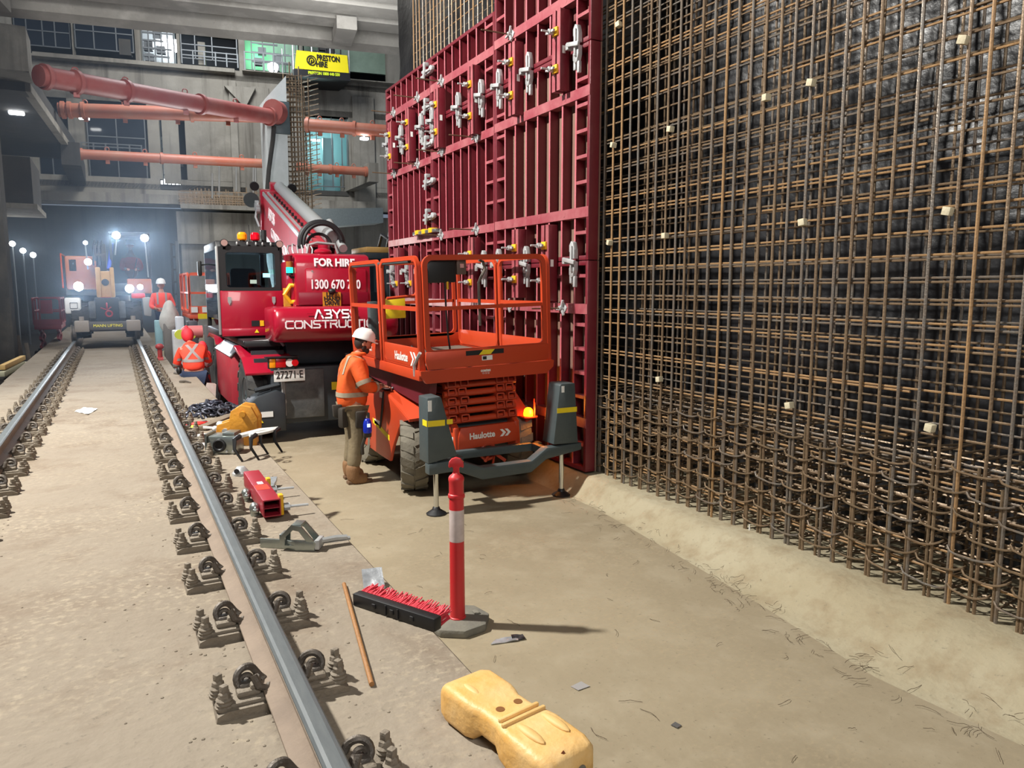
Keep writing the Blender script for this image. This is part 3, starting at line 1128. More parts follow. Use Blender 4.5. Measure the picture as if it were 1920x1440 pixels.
proto = fastener()
first = True
ORD = ['nearest', 'second', 'third', 'fourth', 'fifth', 'sixth', 'seventh', 'eighth', 'ninth', 'tenth', 'eleventh', 'twelfth', 'thirteenth', 'fourteenth', 'fifteenth', 'sixteenth', 'seventeenth', 'eighteenth', 'nineteenth',
       'twentieth', 'twenty-first', 'twenty-second', 'twenty-third', 'twenty-fourth', 'twenty-fifth', 'twenty-sixth', 'twenty-seventh', 'twenty-eighth', 'twenty-ninth', 'thirtieth']
for key, y0, cnt in (('near', 2.215, 30), ('left', 4.24, 27)):
    for i in range(cnt):
        o = proto if first else copy_tree(proto)
        first = False
        o.location = (RX[key], y0 + 0.665 * i, SZ)
        o.rotation_euler = (0, 0, random.uniform(-.02, .02))
        if key == 'near':
            lab = 'dusty rail fastener with clips and bolts on the right-hand rail, %s from the near edge' % ORD[i]
        else:
            lab = 'dusty rail fastener with clips and bolts on the left-hand rail, %s from the near edge' % ORD[i]
        o['label'] = lab
        o['group'] = 'fasteners of the right-hand rail' if key == 'near' else 'fasteners of the left-hand rail'

# ================================================================== THINGS LYING ON THE TRACK SLAB AND FLOOR
# bollard
M_BOL = mat('bollard_red', (196, 40, 44), 0.45, 0, 0.25, 8, (190, 70, 66))
M_BAND = mat('bollard_band', (206, 190, 184), 0.55, 0, 0.6, 9, (160, 140, 132))
M_RUB = mat('rubber_dusty', (120, 116, 104), 0.9, 0, 0.6, 9, (92, 90, 84), 0.2)
bx, by = 1.955, 4.50
t = thing('bollard', (bx, by, 0), 'red bollard with a white band and T-shaped top on a grey octagonal base', 'bollard')
oc = []
for i in range(8):
    a = PI / 8 + i * PI / 4 + 0.2
    oc.append((bx + 0.225 * math.cos(a), by + 0.225 * math.sin(a)))
bs = MB().prism(oc, 0, 0.055, 'z', c=0.012)
bs.box(bx + .12, bx + .16, by - .03, by + .03, .05, .068, c=.006)
obj('base', bs, M_RUB, t)
T = tr(bx, by, 0)
obj('post', MB().lathe([(.058, .05), (.058, .062), (.052, .066), (.050, .56), (.050, .60)], 24, T), M_BOL, t)
obj('reflective_band', MB().lathe([(.0505, .60), (.0508, .605), (.0508, .815), (.0505, .82)], 24, T), M_BAND, t)
obj('upper_post', MB().lathe([(.050, .82), (.050, .895), (.0555, .90), (.058, .91), (.0555, .925), (.050, .93), (.050, 1.01), (.053, 1.02), (.053, 1.035), (.046, 1.05), (.026, 1.065), (.022, 1.075)], 24, T), M_BOL, t)
tt = MB()
tt.prism([(-.022, 1.07), (.022, 1.07), (.02, 1.105), (.03, 1.115), (.045, 1.105), (.052, 1.115), (.048, 1.145), (.03, 1.168), (.0, 1.178), (-.03, 1.168), (-.048, 1.145), (-.052, 1.115), (-.045, 1.105), (-.03, 1.115), (-.02, 1.105)], -.016, .016, 'y', T @ rotz(-0.45), c=.005)
obj('handle', tt, M_BOL, t)

# broom head
M_BRIS = mat('red_bristle', (204, 56, 70), 0.6, 0, 0.3, 30, (170, 30, 46))
p0, p1 = Vector((.992, 3.585, SZ)), Vector((1.246, 3.11, SZ))
ax = (p1 - p0).normalized()
sd_ = Vector((-ax.y, ax.x, 0))
BM_ = frame_matrix((p0 + p1) / 2 + Vector((0, 0, .0)), ax, (0, 0, 1))   # local x along, y up, z towards the camera side
L = (p1 - p0).length / 2
t = thing('broom', ((p0.x + p1.x) / 2, (p0.y + p1.y) / 2, SZ), 'black broom head with red bristles lying on its side against the bollard base', 'broom')
bh = MB().box(-L, L, 0.0, .066, -.035, .02, BM_, c=.008)
for x in (-.12, .0, .13):
    bh.box(x - .012, x + .012, .022, .046, .016, .026, BM_, c=.003)
for x in (-.04, .04):
    bh.box(x - .004, x + .004, .01, .058, .016, .026, BM_)
obj('block', bh, M_BLACK, t)
br = MB()
rnd = random.Random(4)
for i in range(64):
    for k in range(6):
        x = -L + .01 + (2 * L - .02) * (i + rnd.random() * .7) / 64
        z = -.036
        y = .006 + .011 * k
        br.tube([(x, y, z), (x + rnd.uniform(-.005, .005), y + rnd.uniform(0, .01), z - .035), (x + rnd.uniform(-.014, .014), y + rnd.uniform(.0, .026), z - .075)], .0036, 4, M=BM_)
tag(obj('bristles', br, M_BRIS, t, smooth=0), kind='stuff')
# the broken broomstick
M_WOOD = mat('broomstick_wood', (164, 116, 66), 0.6, 0, 0.6, 8, (110, 74, 44), 0.2, stretch=(8, 8, 1))
st0, st1 = at(697, 1283, z=SZ + .012), at(645, 1095, z=SZ + .012)
obj('wooden_stick', MB().cyl(st0, st1, .0108, n=12), M_WOOD, None, 'loose brown wooden broom handle lying by the right rail', 'handle', origin=st0)
# foil offcut standing behind the broom
M_FOIL = mat('foil_sheet', (196, 200, 204), 0.3, 0.5, 0.5, 10, (110, 116, 124), 0.5, 14)


def sheet(name, quad, h, label, m, cat, seed, n=8, amp=.02):
    """a crumpled thin sheet over the four corners, with real thickness"""
    q = [Vector(v) for v in quad]
    vs = []
    for i in range(n + 1):
        for j in range(n + 1):
            u, w = i / n, j / n
            p = q[0] * (1 - u) * (1 - w) + q[1] * u * (1 - w) + q[2] * u * w + q[3] * (1 - u) * w
            d = noise.noise((p.x * 9 + seed, p.y * 9, p.z * 9)) * amp
            vs.append(p + Vector((0, 0, abs(d) + .002)))
    nn = len(vs)
    vs += [v + Vector((0, 0, h)) for v in vs]
    fs = []
    for i in range(n):
        for j in range(n):
            a = i * (n + 1) + j
            f = (a, a + 1, a + n + 2, a + n + 1)
            fs += [f[::-1], tuple(x + nn for x in f)]
    for i in range(n):
        for a, b in ((i, i + 1), (n * (n + 1) + i, n * (n + 1) + i + 1), (i * (n + 1), (i + 1) * (n + 1)), (i * (n + 1) + n, (i + 1) * (n + 1) + n)):
            fs.append((a, b, b + nn, a + nn))
    return obj(name, MB().add(vs, fs), m, None, label, cat, origin=q[0], smooth=0.5)


sheet('foil_sheet', [at(682, 1108, z=SZ), at(722, 1106, z=SZ), at(716, 1070, z=SZ + .06), at(678, 1072, z=SZ + .06)], .012, 'folded silver foil offcut standing behind the broom head', M_FOIL, 'foil', 1, amp=.012)
sheet('foil_sheet', [at(492, 932, z=SZ), at(512, 922, z=SZ), at(520, 903, z=SZ + .03), at(478, 904, z=SZ + .03)], .03, 'crumpled silver sheet lying beside the short red beam', M_FOIL, 'foil', 5, amp=.03)
sheet('foil_strip', [at(920, 1210, z=0), at(972, 1203, z=0), at(970, 1194, z=0), at(930, 1201, z=0)], .004, 'torn silver foil strip on the floor right of the bollard', M_FOIL, 'foil', 9, amp=.03)
sheet('foil_strip', [at(962, 1204, z=0), at(985, 1200, z=0), at(980, 1191, z=0), at(958, 1194, z=0)], .004, 'small black and silver wrapper at the end of the foil strip', mat('wrapper', (90, 92, 96), .3, .5, .9, 20, (20, 20, 22)), 'wrapper', 12, amp=.02)
sheet('plastic_scrap', [at(1070, 1288, z=0), at(1084, 1296, z=0), at(1106, 1288, z=0), at(1090, 1279, z=0)], .002, 'flat grey plastic scrap on the floor beyond the yellow block', mat('grey_scrap', (150, 148, 146), .4), 'scrap', 15, amp=.004)
sheet('paper_scrap', [at(140, 772, z=SZ), at(165, 778, z=SZ), at(183, 768, z=SZ), at(158, 765, z=SZ)], .003, 'white paper scrap lying between the two rails', mat('paper_white', (236, 236, 232), .7), 'paper', 17, amp=.02)
sheet('card_scrap', [at(1258, 1361, z=0), at(1270, 1367, z=0), at(1278, 1362, z=0), at(1266, 1355, z=0)], .004, 'tiny dark grey chip on the open floor', mat('dark_chip', (84, 82, 80), .6), 'scrap', 19, amp=.003)

# yellow plastic block
M_BLOCKY = mat('yellow_foam_block', (212, 158, 74), 0.5, 0, 0.75, 3.2, (226, 196, 144), 0.25, 30)
c0 = Vector((1.085, 2.465, SZ))
d_ = Vector((0.19, -0.98, 0)).normalized()      # long axis, towards the camera
e_ = Vector((-d_.y, d_.x, 0))
YM = frame_matrix(c0, d_, e_)                    # x along, y across (to the right-back), z up
t = thing('weight_block', (c0.x, c0.y, SZ), 'yellow hollow plastic barrier weight lying across the slab edge, bottom right', 'barrier weight')
Ln = 0.62


def yprof(u):
    """half width, bottom, top of the block at u along it"""
    return u


bm = bmesh.new()
secs = [(0.0, .085, .02, .115), (.015, .105, .008, .135), (.05, .112, .0, .146), (.17, .112, .0, .146), (.20, .108, .006, .142), (.235, .095, .035, .140), (.33, .095, .035, .140), (.37, .108, .008, .140), (.42, .116, .0, .140), (.56, .116, .0, .134), (.60, .108, .006, .126), (.62, .088, .02, .108)]
rings = []
for u, hw, zb, zt in secs:
    ring = [(u, y, z) for y, z in rounded(-hw, hw, zb, zt, min(.03, (zt - zb) * .45), 4)]
    rings.append(ring)
nr_ = len(rings[0])
vs = [p for r_ in rings for p in r_]
fs = [(k * nr_ + i, k * nr_ + (i + 1) % nr_, (k + 1) * nr_ + (i + 1) % nr_, (k + 1) * nr_ + i) for k in range(len(rings) - 1) for i in range(nr_)]
fs += [tuple(range(nr_ - 1, -1, -1)), tuple((len(rings) - 1) * nr_ + i for i in range(nr_))]
obj('body', MB().add(vs, fs, YM), M_BLOCKY, t, smooth=1.0)
M_BLOCKW = mat('yellow_block_ridge', (220, 184, 120), 0.6, 0, 0.5, 6, (196, 150, 84))
rd = MB()
rd.box(.335, .350, -.085, .09, .134, .150, YM, c=.005)
rd.box(.365, .380, -.095, .095, .134, .150, YM, c=.005)
obj('cross_ridge', rd, M_BLOCKW, t)
for yy in (-.045, .065):
    rd = MB().ball((.46, yy, .138), .022, 3.2, .9, .6, M=YM)
    obj('long_ridge', rd, M_BLOCKW, t)
rd = MB().ball((.12, -.04, .143), .016, 3.0, .9, .5, M=YM)
obj('long_ridge', rd, M_BLOCKW, t)
M_DARKHOLE = mat('hole_dark', (120, 76, 30), .8)
for yy in (-.035, .045):
    obj('hole', MB().cyl((.285, yy, .1395), (.285, yy, .1415), .016, n=16, M=YM), M_DARKHOLE, t)
obj('plug', MB().cyl((.612, .035, .062), (.624, .035, .062), .017, n=16, M=YM), mat('grey_plug', (110, 104, 92), .6), t)
cr = MB()
cr.tube([(.585, -.02, .128), (.602, -.012, .110), (.612, -.03, .085), (.612, -.05, .055)], .009, 6, M=YM)
cr.ball((.606, -.062, .045), .022, .5, 1, .9, M=YM)
obj('broken_gash', cr, mat('gash', (112, 56, 22), .7, 0, .8, 20, (200, 150, 100)), t)

# short red beam with yellow brackets
q0, q1 = at(463, 918, z=SZ), at(500, 978, z=SZ)
d_ = Vector((q1.x - q0.x, q1.y - q0.y, 0)).normalized()
RM_ = frame_matrix(q0, d_, (-d_.y, d_.x, 0))
lb = (Vector((q1.x, q1.y, 0)) - Vector((q0.x, q0.y, 0))).length
t = thing('beam_piece', (q0.x, q0.y, SZ), 'short red steel beam with yellow brackets lying right of the rail', 'beam')
M_REDM = mat('red_beam_paint', (150, 22, 42), .42, 0, .3, 6, (130, 50, 56))
hb = MB().ring_prism(rounded(-.02, .10, .03, .15, .006, 2), rounded(-.012, .092, .038, .142, .004, 2), 0, lb, 'x', RM_)
hb.box(.01, lb - .01, -.012, .092, .085, .09, RM_)
obj('channel', hb, M_REDM, t)
for x in (.38 * lb, .93 * lb):
    obj('bracket', MB().box(x - .03, x + .03, .095, .125, .02, .165, RM_, c=.004), M_YEL, t)
    k = MB().cyl((x, .12, .07), (x, .30, .065), .010, n=8, M=RM_).cyl((x, .13, .07), (x, .17, .07), .028, n=8, M=RM_)
    obj('threaded_rod', k, M_STEEL, t)
for x in (.35 * lb, .8 * lb):
    obj('wing_nut', MB().ball((x, -.05, .05), .045, 1, .8, 1, M=RM_).box(x - .06, x + .06, -.07, -.03, .03, .06, RM_, c=.01).cyl((x, -.05, .0), (x, -.05, .03), .03, M=RM_), M_ZINC, t)
obj('label_plate', MB().box(.42 * lb, .5 * lb, .02, .06, .150, .152, RM_), M_WHITE, t)
obj('orange_patch', MB().box(.52 * lb, .68 * lb, -.01, .08, .150, .1515, RM_), mat('orange_patch', (206, 60, 40), .5), t)

# galvanised clamp lying below it
g0 = at(553, 1028, z=SZ)
GM = tr(g0.x, g0.y, SZ) @ rotz(-0.55)
t = thing('galvanised_clamp', (g0.x, g0.y, SZ), 'large galvanised form clamp lying on the slab below the short red beam', 'clamp')
k = MB()
k.prism([(-.22, .0), (-.08, -.015), (.02, -.05), (.14, -.05), (.15, .0), (.03, .045), (-.07, .04), (-.22, .05)], .004, .02, 'z', GM)
k.prism([(-.22, -.002), (-.08, -.017), (.02, -.052), (.14, -.052), (.14, -.040), (.02, -.040), (-.08, -.005), (-.22, .012)], .0, .06, 'z', GM, c=.003)
obj('arm_plate', k, M_ZINC, t)
k = MB()
for s in (-.045, .05):
    k.ring_prism([(-.085, .02), (.14, .02), (.15, .05), (.06, .155), (.0, .165), (-.07, .09)], [(-.045, .035), (.09, .035), (.10, .05), (.045, .125), (.008, .132), (-.042, .085)], s - .006, s + .006, 'y', GM)
k.box(.0, .06, -.045, .05, .148, .166, GM, c=.004)
k.box(-.08, -.06, -.045, .05, .03, .1, GM, c=.004)
obj('jaw_frame', k, M_ZINC, t)
k = MB().box(.14, .17, -.05, .05, .01, .07, GM, c=.005)
k.tube([(.16, .01, .05), (.24, .07, .05), (.30, .10, .045)], .018, 6, M=GM).tube([(.16, .05, .03), (.26, .10, .03), (.31, .13, .03)], .015, 6, M=GM)
obj('wedge', k, M_STEEL, t)

# small cast nut
q = at(452, 890, z=SZ)
t = thing('cast_nut', (q.x, q.y, SZ), 'small silver cast cone nut alone on the slab', 'nut')
obj('flange', MB().lathe([(.075, 0), (.075, .02), (.05, .05), (.035, .07), (.03, .072)], 10, tr(q.x, q.y, SZ)), M_STEEL, t)
obj('bore', MB().cyl((q.x - .035, q.y - .045, SZ + .045), (q.x - .048, q.y - .058, SZ + .047), .02, n=12), M_BLACK, t)

# the pile of fittings by the rail: yellow quick-hitch, claw, gear box, red plate, hoses
q = at(448, 832, z=SZ)
GM = tr(q.x, q.y, SZ) @ rotz(-0.35)
M_HITCH = mat('hitch_yellow', (206, 142, 40), .5, 0, .45, 5, (150, 90, 34), .2)
t = thing('quick_hitch', (q.x, q.y, SZ), 'yellow steel quick-hitch attachment standing in the pile beside the telehandler wheel', 'attachment')
for y in (-.10, .10):
    obj('side_plate', MB().prism([(-.20, .10), (.10, .0), (.20, .0), (.22, .28), (.16, .40), (.06, .42), (-.04, .36), (-.06, .26), (-.18, .22)], y - .022, y + .022, 'y', GM, c=.008), M_HITCH, t)
k = MB().box(.02, .20, -.09, .09, .02, .10, GM, c=.01).box(-.12, .10, -.09, .09, .16, .20, GM, c=.01).cyl((.08, -.16, .33), (.08, .16, .33), .03, M=GM)
obj('cross_beam', k, M_HITCH, t)
obj('pin', MB().cyl((-.10, -.15, .16), (-.10, .15, .16), .028, M=GM), M_STEEL, t)
q = at(466, 858, z=SZ)
GM = tr(q.x, q.y, SZ) @ rotz(0.25)
t = thing('claw_grab', (q.x, q.y, SZ), 'white and black four-legged claw standing on the slab in front of the yellow hitch', 'claw')
for i, (x, y) in enumerate(((-.17, -.08), (-.03, -.12), (.14, .06), (.28, .05))):
    obj('claw_leg', MB().tube([(x + .1, y + .1, .21), (x + .02, y + .02, .20), (x - .0, y - .02, .12), (x + .06, y - .05, .0)], .022, 6, M=GM, r_of=lambda u: .026 - .016 * u), M_BLACK, t)
k = MB().tube([(-.06, .03, .215), (.16, .10, .225), (.36, .14, .21)], .026, 6, M=GM).tube([(.36, .14, .21), (.20, .02, .22), (.02, .0, .215)], .02, 6, M=GM)
obj('top_bar', k, M_WHITE, t)
q = at(424, 848, z=SZ)
GM = tr(q.x, q.y, SZ) @ rotz(-0.5)
t = thing('gear_housing', (q.x, q.y, SZ), 'grey cast gear housing with a round bore lying beside the claw', 'housing')
k = MB().box(-.14, .14, -.10, .12, 0, .18, GM, c=.02).box(-.16, -.14, -.11, .12, 0, .20, GM).box(.0, .12, -.08, .10, .17, .21, GM, c=.01)
obj('casing', k, M_ZINC, t)
obj('bore_ring', MB().torus((-.02, -.105, .09), .05, .016, 'y', M=GM).cyl((-.02, -.108, .09), (-.02, -.10, .09), .045, M=GM), M_BLACK, t)
for s in (-.1, .05, .11):
    obj('bolt', MB().cyl((s, -.115, .03), (s, -.09, .03), .012, n=6, M=GM), M_STEEL, t)
q0, q1 = at(389, 836, z=SZ + .02), at(408, 806, z=SZ + .10)
GM = frame_matrix(q0, q1 - q0, RT)
lb = (q1 - q0).length
t = thing('wale_offcut', (q0.x, q0.y, SZ), 'short dark-red wale leaning in the pile with white bolts along it', 'wale')
obj('channel', MB().box(0, lb, 0, .12, -.02, .06, GM, c=.004), M_REDM, t)
for x in (.05, .3, .55):
    obj('wing_bolt', MB().ball((x, -.05, .02), .03, M=GM).tube([(x, 0, .02), (x, -.17, .0)], .014, 6, M=GM), M_WHITE, t)
obj('label_plate', MB().box(.45 * lb, .52 * lb, .03, .09, .060, .062, GM), M_WHITE, t)
# tangle of chain and strapping
q = at(397, 776, z=SZ)
ch = MB()
rnd = random.Random(21)
for i in range(130):
    a, rr = rnd.uniform(0, 2 * PI), abs(rnd.gauss(0, .2))
    c = Vector((q.x + rr * math.cos(a) * 1.15, q.y + rr * math.sin(a) * 1.3, SZ + .012 + max(0, .16 - rr * .4) * rnd.random()))
    ch.torus((0, 0, 0), .05, .014, 'z', 10, 5, M=tr(*c) @ Matrix.Rotation(rnd.uniform(-1.2, 1.2), 4, (rnd.random(), rnd.random(), 0.1)))
tag(obj('chain', ch, mat('chain_blue_steel', (58, 62, 78), .45, .4, .5, 9, (92, 90, 90)), None, 'dark heap of tangled chain beside the rail, before the telehandler', 'chain', origin=q), kind='stuff')
# cut timber battens near the wheel
for (a, b, w, lab) in (((378, 803), (440, 778), .05, 'grey timber batten tipped towards the telehandler wheel'), ((400, 792), (431, 780), .045, 'shorter brown timber batten behind the grey one')):
    A, B = at(*a, z=SZ + .03), at(*b, z=SZ + .06)
    obj('timber_batten', MB().box(0, (B - A).length, -w, w, -.025, .025, frame_matrix(A, B - A, (-(B - A).y, (B - A).x, 0)), c=.004), mat('old_timber', (122, 108, 90), .8, 0, .6, 6, (90, 78, 64)), None, lab, 'timber', origin=A)
# odds and ends along the rail
ODD = [((372, 800), (206, 50, 44), 'red rubber glove', 'glove', .07), ((362, 806), (200, 206, 60), 'lime-green glove', 'glove', .06), ((380, 822), (190, 192, 190), 'silver bracket', 'bracket', .06), ((372, 838), (196, 198, 198), 'white bent bolt', 'bolt', .05),
       ((411, 800), (210, 212, 208), 'silver folded bracket behind the red wale', 'bracket', .07), ((428, 806), (90, 92, 92), 'dark steel shoe behind the yellow hitch', 'shoe', .09)]
for (px, py), c, lab, cat, s in ODD:
    q = at(px, py, z=SZ)
    k = MB().ball((q.x, q.y, SZ + s * .45), s, 1.2, .8, .45)
    k.tube([(q.x - s, q.y, SZ + s * .4), (q.x - s * 1.9, q.y + s * .7, SZ + s * .25)], s * .2, 6)
    k.tube([(q.x + s * .6, q.y, SZ + s * .6), (q.x + s * 1.6, q.y + s * 1.2, SZ + s * .35)], s * .22, 6)
    obj({'glove': 'work_glove'}.get(cat, 'steel_' + cat), k, mat('odd_%d' % (c[0] * 7 + c[1]), c, .5), None, lab + ' in the pile along the right rail' if 'behind' not in lab else lab, cat, origin=q)
# flat steel wedges and a strap on the slab beyond
for (a, b, lab) in (((328, 700), (345, 703), 'thin dark steel wedge on the slab behind the kneeling worker'), ((326, 688), (340, 690), 'thin dark steel wedge nearer the kneeling worker'), ((338, 716), (358, 717), 'curled dark strap end on the slab')):
    A, B = at(*a, z=SZ + .012), at(*b, z=SZ + .012)
    obj('steel_wedge', MB().tube([A, (A + B) / 2 + Vector((0, 0, .02 if 'strap' in lab else 0)), B], .03, 6, r_of=lambda u: .03 - .02 * u), M_CLIP, None, lab, 'wedge', origin=A)
# tie wire clippings on floor and haunch
rnd = random.Random(9)
ww = MB()
for i in range(210):
    if rnd.random() < .80:
        y = rnd.uniform(1.2, 7.0)
        x = kerb_foot(y) + abs(rnd.gauss(0, .16)) * rnd.choice((-1, -.6, .6))
        z = .012 if x < kerb_foot(y) else .02 + .26 * max(0, (x - kerb_foot(y)))
    else:
        x, y, z = rnd.uniform(1.6, 3.9), rnd.uniform(1.8, 7.2), .005
    a, l = rnd.uniform(0, 2 * PI), rnd.uniform(.03, .11)
    c = rnd.uniform(-1.2, 1.2)
    pts = [(x, y, z)]
    for k in range(4):
        a += c / 3
        x += l / 3 * math.cos(a)
        y += l / 3 * math.sin(a)
        pts.append((x, y, z + rnd.uniform(0, .008)))
    ww.tube(pts, .0012, 4)
tag(obj('tie_wire_clippings', ww, mat('wire_dark', (84, 68, 54), .6, .3), None, 'fine dark tie wire clippings strewn along the foot of the haunch', 'wire'), kind='stuff')
grit = MB()
for i in range(700):
    k = rnd.randrange(22)
    key = rnd.choice(('near', 'near', 'left'))
    x = RX[key] + rnd.gauss(0, .22)
    y = rnd.uniform(1.9, 6.5)
    grit.ball((x, y, SZ), rnd.uniform(.003, .009), 1, 1, .7, n=5, m=3)
tag(obj('grit', grit, M_SLAB, None, 'loose concrete grit and dust along the rails', 'grit', smooth=0), kind='stuff')
# the long thin rod along the haunch foot
A, B = at(1497, 1140, z=.02), at(1583, 1196, z=.02)
obj('rebar_offcut', MB().tube([A, B], .008, 6), M_RUST2, None, 'straight grey bar offcut lying along the foot of the haunch', 'bar', origin=A)
q = at(1405, 998, z=.2)
obj('plastic_tube', MB().tube([q, q + Vector((.0, .0, .07))], .006, 8), M_WHITE, None, 'thin white tube sticking up from the haunch edge', 'tube', origin=q)

# ================================================================== THE ORANGE SCISSOR LIFT
M_OR = mat('lift_orange', (184, 64, 32), 0.38, 0, 0.3, 2.5, (186, 62, 30), 0.05)
M_ORD = mat('lift_orange_worn', (180, 62, 32), 0.5, 0, 0.6, 6, (140, 52, 34))
M_GREY = mat('lift_grey', (62, 72, 74), 0.5, 0, 0.3, 5, (84, 92, 92), 0.1)
M_TYRE = mat('tyre_dusty', (118, 112, 98), 0.85, 0, 0.6, 5, (82, 78, 70), 0.3)
M_TYREB = mat('tyre_black', (40, 40, 42), 0.8, 0, 0.6, 4, (84, 82, 76), 0.3)
M_DECK = mat('deck_steel', (120, 112, 100), 0.7, 0.2, 0.7, 6, (80, 74, 66), .3)
M_CHR = mat('chrome', (214, 216, 214), 0.15, 1.0)
M_YSTR = mat('yellow_tape', (232, 206, 30), 0.5, 0, .3, 12, (190, 168, 40))
LX, LY = 3.585, 7.2
TILT = math.radians(1.7)
lift = thing('scissor_lift', (LX, LY, 0), 'orange scissor lift on grey outrigger legs standing on the floor by the red form wall', 'scissor lift')
# body and platform are tilted a little about the lift's length
TM = tr(LX, LY, 0) @ roty(-TILT)


def lp(name, mb, m, parent=lift, **k):
    return obj(name, mb, m, parent, **k)


# --- platform
p = MB()
p.prism([(-.80, 1.47), (.80, 1.47), (.79, 1.40), (.70, 1.33), (-.74, 1.335), (-.80, 1.42)], 0.0, .06, 'y', TM)
p.box(-.80, -.74, .06, 2.56, 1.36, 1.47, TM, c=.008)
p.box(.74, .80, .06, 2.56, 1.36, 1.47, TM, c=.008)
p.box(-.80, .80, 2.50, 2.56, 1.36, 1.47, TM, c=.008)
platform = lp('platform_frame', p, M_OR)
lp('platform_deck', MB().box(-.74, .74, .06, 2.50, 1.44, 1.475, TM), M_DECK)
for s in (-1, 1):
    b = MB().box(s * .77 - .012, s * .77 + .012, .06, 1.27, 1.475, 1.70, TM, c=.006).box(s * .77 - .012, s * .77 + .012, 1.31, 2.54, 1.475, 1.70, TM, c=.006)
    lp('toe_board', b, M_OR)
lp('toe_board', MB().box(-.76, .76, 2.52, 2.545, 1.475, 1.66, TM, c=.006), M_OR)
# --- rails
RT_ = 2.655


def loop(x0, x1, z0, z1, r, y, w, dpt, M):
    """flat bar frame with rounded corners: ring outline extruded"""
    return MB().ring_prism(rounded(x0, x1, z0, z1, r, 5), rounded(x0 + w, x1 - w, z0 + w, z1 - w, max(.01, r - w), 5), y, y + dpt, 'y', M)


g = loop(-.735, .72, 1.62, RT_, .11, .0, .055, .04, TM)
g.prism([(-.735, 1.665), (.72, 1.665), (.735, 1.60), (.70, 1.48), (-.72, 1.48), (-.748, 1.58)], -.012, .014, 'y', TM, c=.004)
gate = lp('end_gate', g, M_OR)
lp('mid_rail', MB().box(-.70, .69, .005, .035, 2.085, 2.125, TM), M_OR)
for (y0, y1) in ((.035, 1.25), (1.30, 2.54)):
    for s in (-1, 1):
        g = MB().ring_prism(rounded(y0, y1, 1.50, RT_, .13, 5), rounded(y0 + .045, y1 - .045, 1.50, RT_ - .045, .09, 5), s * .765 - .02, s * .765 + .02, 'x', TM)
        lp('side_rail', g, M_OR)
        lp('mid_rail', MB().box(s * .765 - .015, s * .765 + .015, y0 + .03, y1 - .03, 2.085, 2.13, TM), M_OR)
for x in (-.775, -.745, .735, .775):
    lp('corner_post', MB().box(x - .02, x + .02, .045, .085, 1.40, RT_ - .12, TM, c=.006), M_OR)
for x in (-.77, .77):
    for y in (1.22, 1.33):
        lp('rail_post', MB().box(x - .022, x + .022, y - .022, y + .022, 1.40, RT_ - .06, TM, c=.006), M_OR)
g = loop(-.735, .72, 1.62, RT_, .11, 2.52, .045, .03, TM)
lp('front_rail', g, M_OR)
lp('mid_rail', MB().box(-.70, .69, 2.52, 2.55, 2.085, 2.125, TM), M_OR)
# inner hoop rail
lp('inner_hoop', MB().tube([(-.6, 1.28, 2.62), (-.3, 1.28, 2.62), (-.3, 1.28, 2.3), (-.36, 1.28, 2.22), (-.70, 1.28, 2.2)], .018, 8, M=TM), M_OR)
# --- things fixed on the platform
cb = lp('control_box', MB().box(-.66, -.34, .05, .14, 2.37, 2.645, TM, c=.02), M_BLACK)
lp('joystick', MB().cyl((-.44, .06, 2.30), (-.44, .06, 2.38), .012, M=TM), M_YEL, cb)
sp = lp('control_panel', MB().box(-.33, -.22, .05, .12, 2.45, 2.645, TM, c=.01), mat('panel_brown', (92, 74, 66), .6))
lp('dial', MB().cyl((-.275, .04, 2.54), (-.275, .05, 2.54), .03, n=4, M=TM), mat('dial_pink', (206, 150, 146), .5), sp)
lp('control_cable', MB().tube([(-.46, .08, 2.37), (-.45, .10, 2.1), (-.42, .14, 1.8), (-.36, .2, 1.49)], .010, 6, M=TM), M_BLACK)
lp('manual_pouch', MB().box(-.33, -.05, 2.46, 2.50, 1.90, 2.17, TM, c=.008), M_YSTR)
lp('rail_pipe', MB().cyl((-.76, .3, 2.60), (-.76, 2.4, 2.60), .02, M=TM), M_GREY)
ext = lp('extinguisher_box', MB().box(-.66, -.56, .3, .36, 1.80, 2.05, TM, c=.01), mat('cream_box', (190, 182, 160), .6))
lp('control_post', MB().box(-.58, -.47, 2.36, 2.48, 1.48, 2.14, TM, c=.01), M_GREY)
lp('hook', MB().tube([(-.05, .1, 2.60), (.0, .1, 2.58), (.02, .1, 2.50), (-.03, .1, 2.42), (-.06, .1, 2.36), (-.06, .1, 1.9)], .016, 7, M=TM), M_CLIP)
# hoses at the near left corner
lp('hose', MB().tube([(-.79, .20, 1.40), (-.80, .18, 1.52), (-.80, .08, 1.60), (-.79, .02, 1.66)], .018, 7, M=TM), M_STEEL)
lp('hose', MB().tube([(-.76, .30, 1.42), (-.76, .34, 1.62), (-.75, .36, 1.70), (-.74, .28, 1.66), (-.75, .24, 1.5)], .016, 7, M=TM), M_BLACK)
# gate decals
dec = MB().add([(-.29, -.0145, 1.60), (.16, -.0145, 1.60), (.16, -.0145, 1.645), (-.29, -.0145, 1.645)], [(0, 1, 2, 3)], TM)
lp('hazard_decal', MB().box(-.29, .16, -.0155, -.0125, 1.598, 1.648, TM), M_BLACK)
lp('hazard_stripe', MB().prism([(-.14, 1.598), (.0, 1.598), (.05, 1.648), (-.09, 1.648)], -.0175, -.0155, 'y', TM), M_YSTR)
pl = lp('number_plate', MB().box(-.105, .02, -.0155, -.0125, 1.535, 1.585, TM), M_WHITE)
lp('plate_mark', MB().box(-.095, -.05, -.017, -.0155, 1.543, 1.577, TM), M_BLACK, pl)


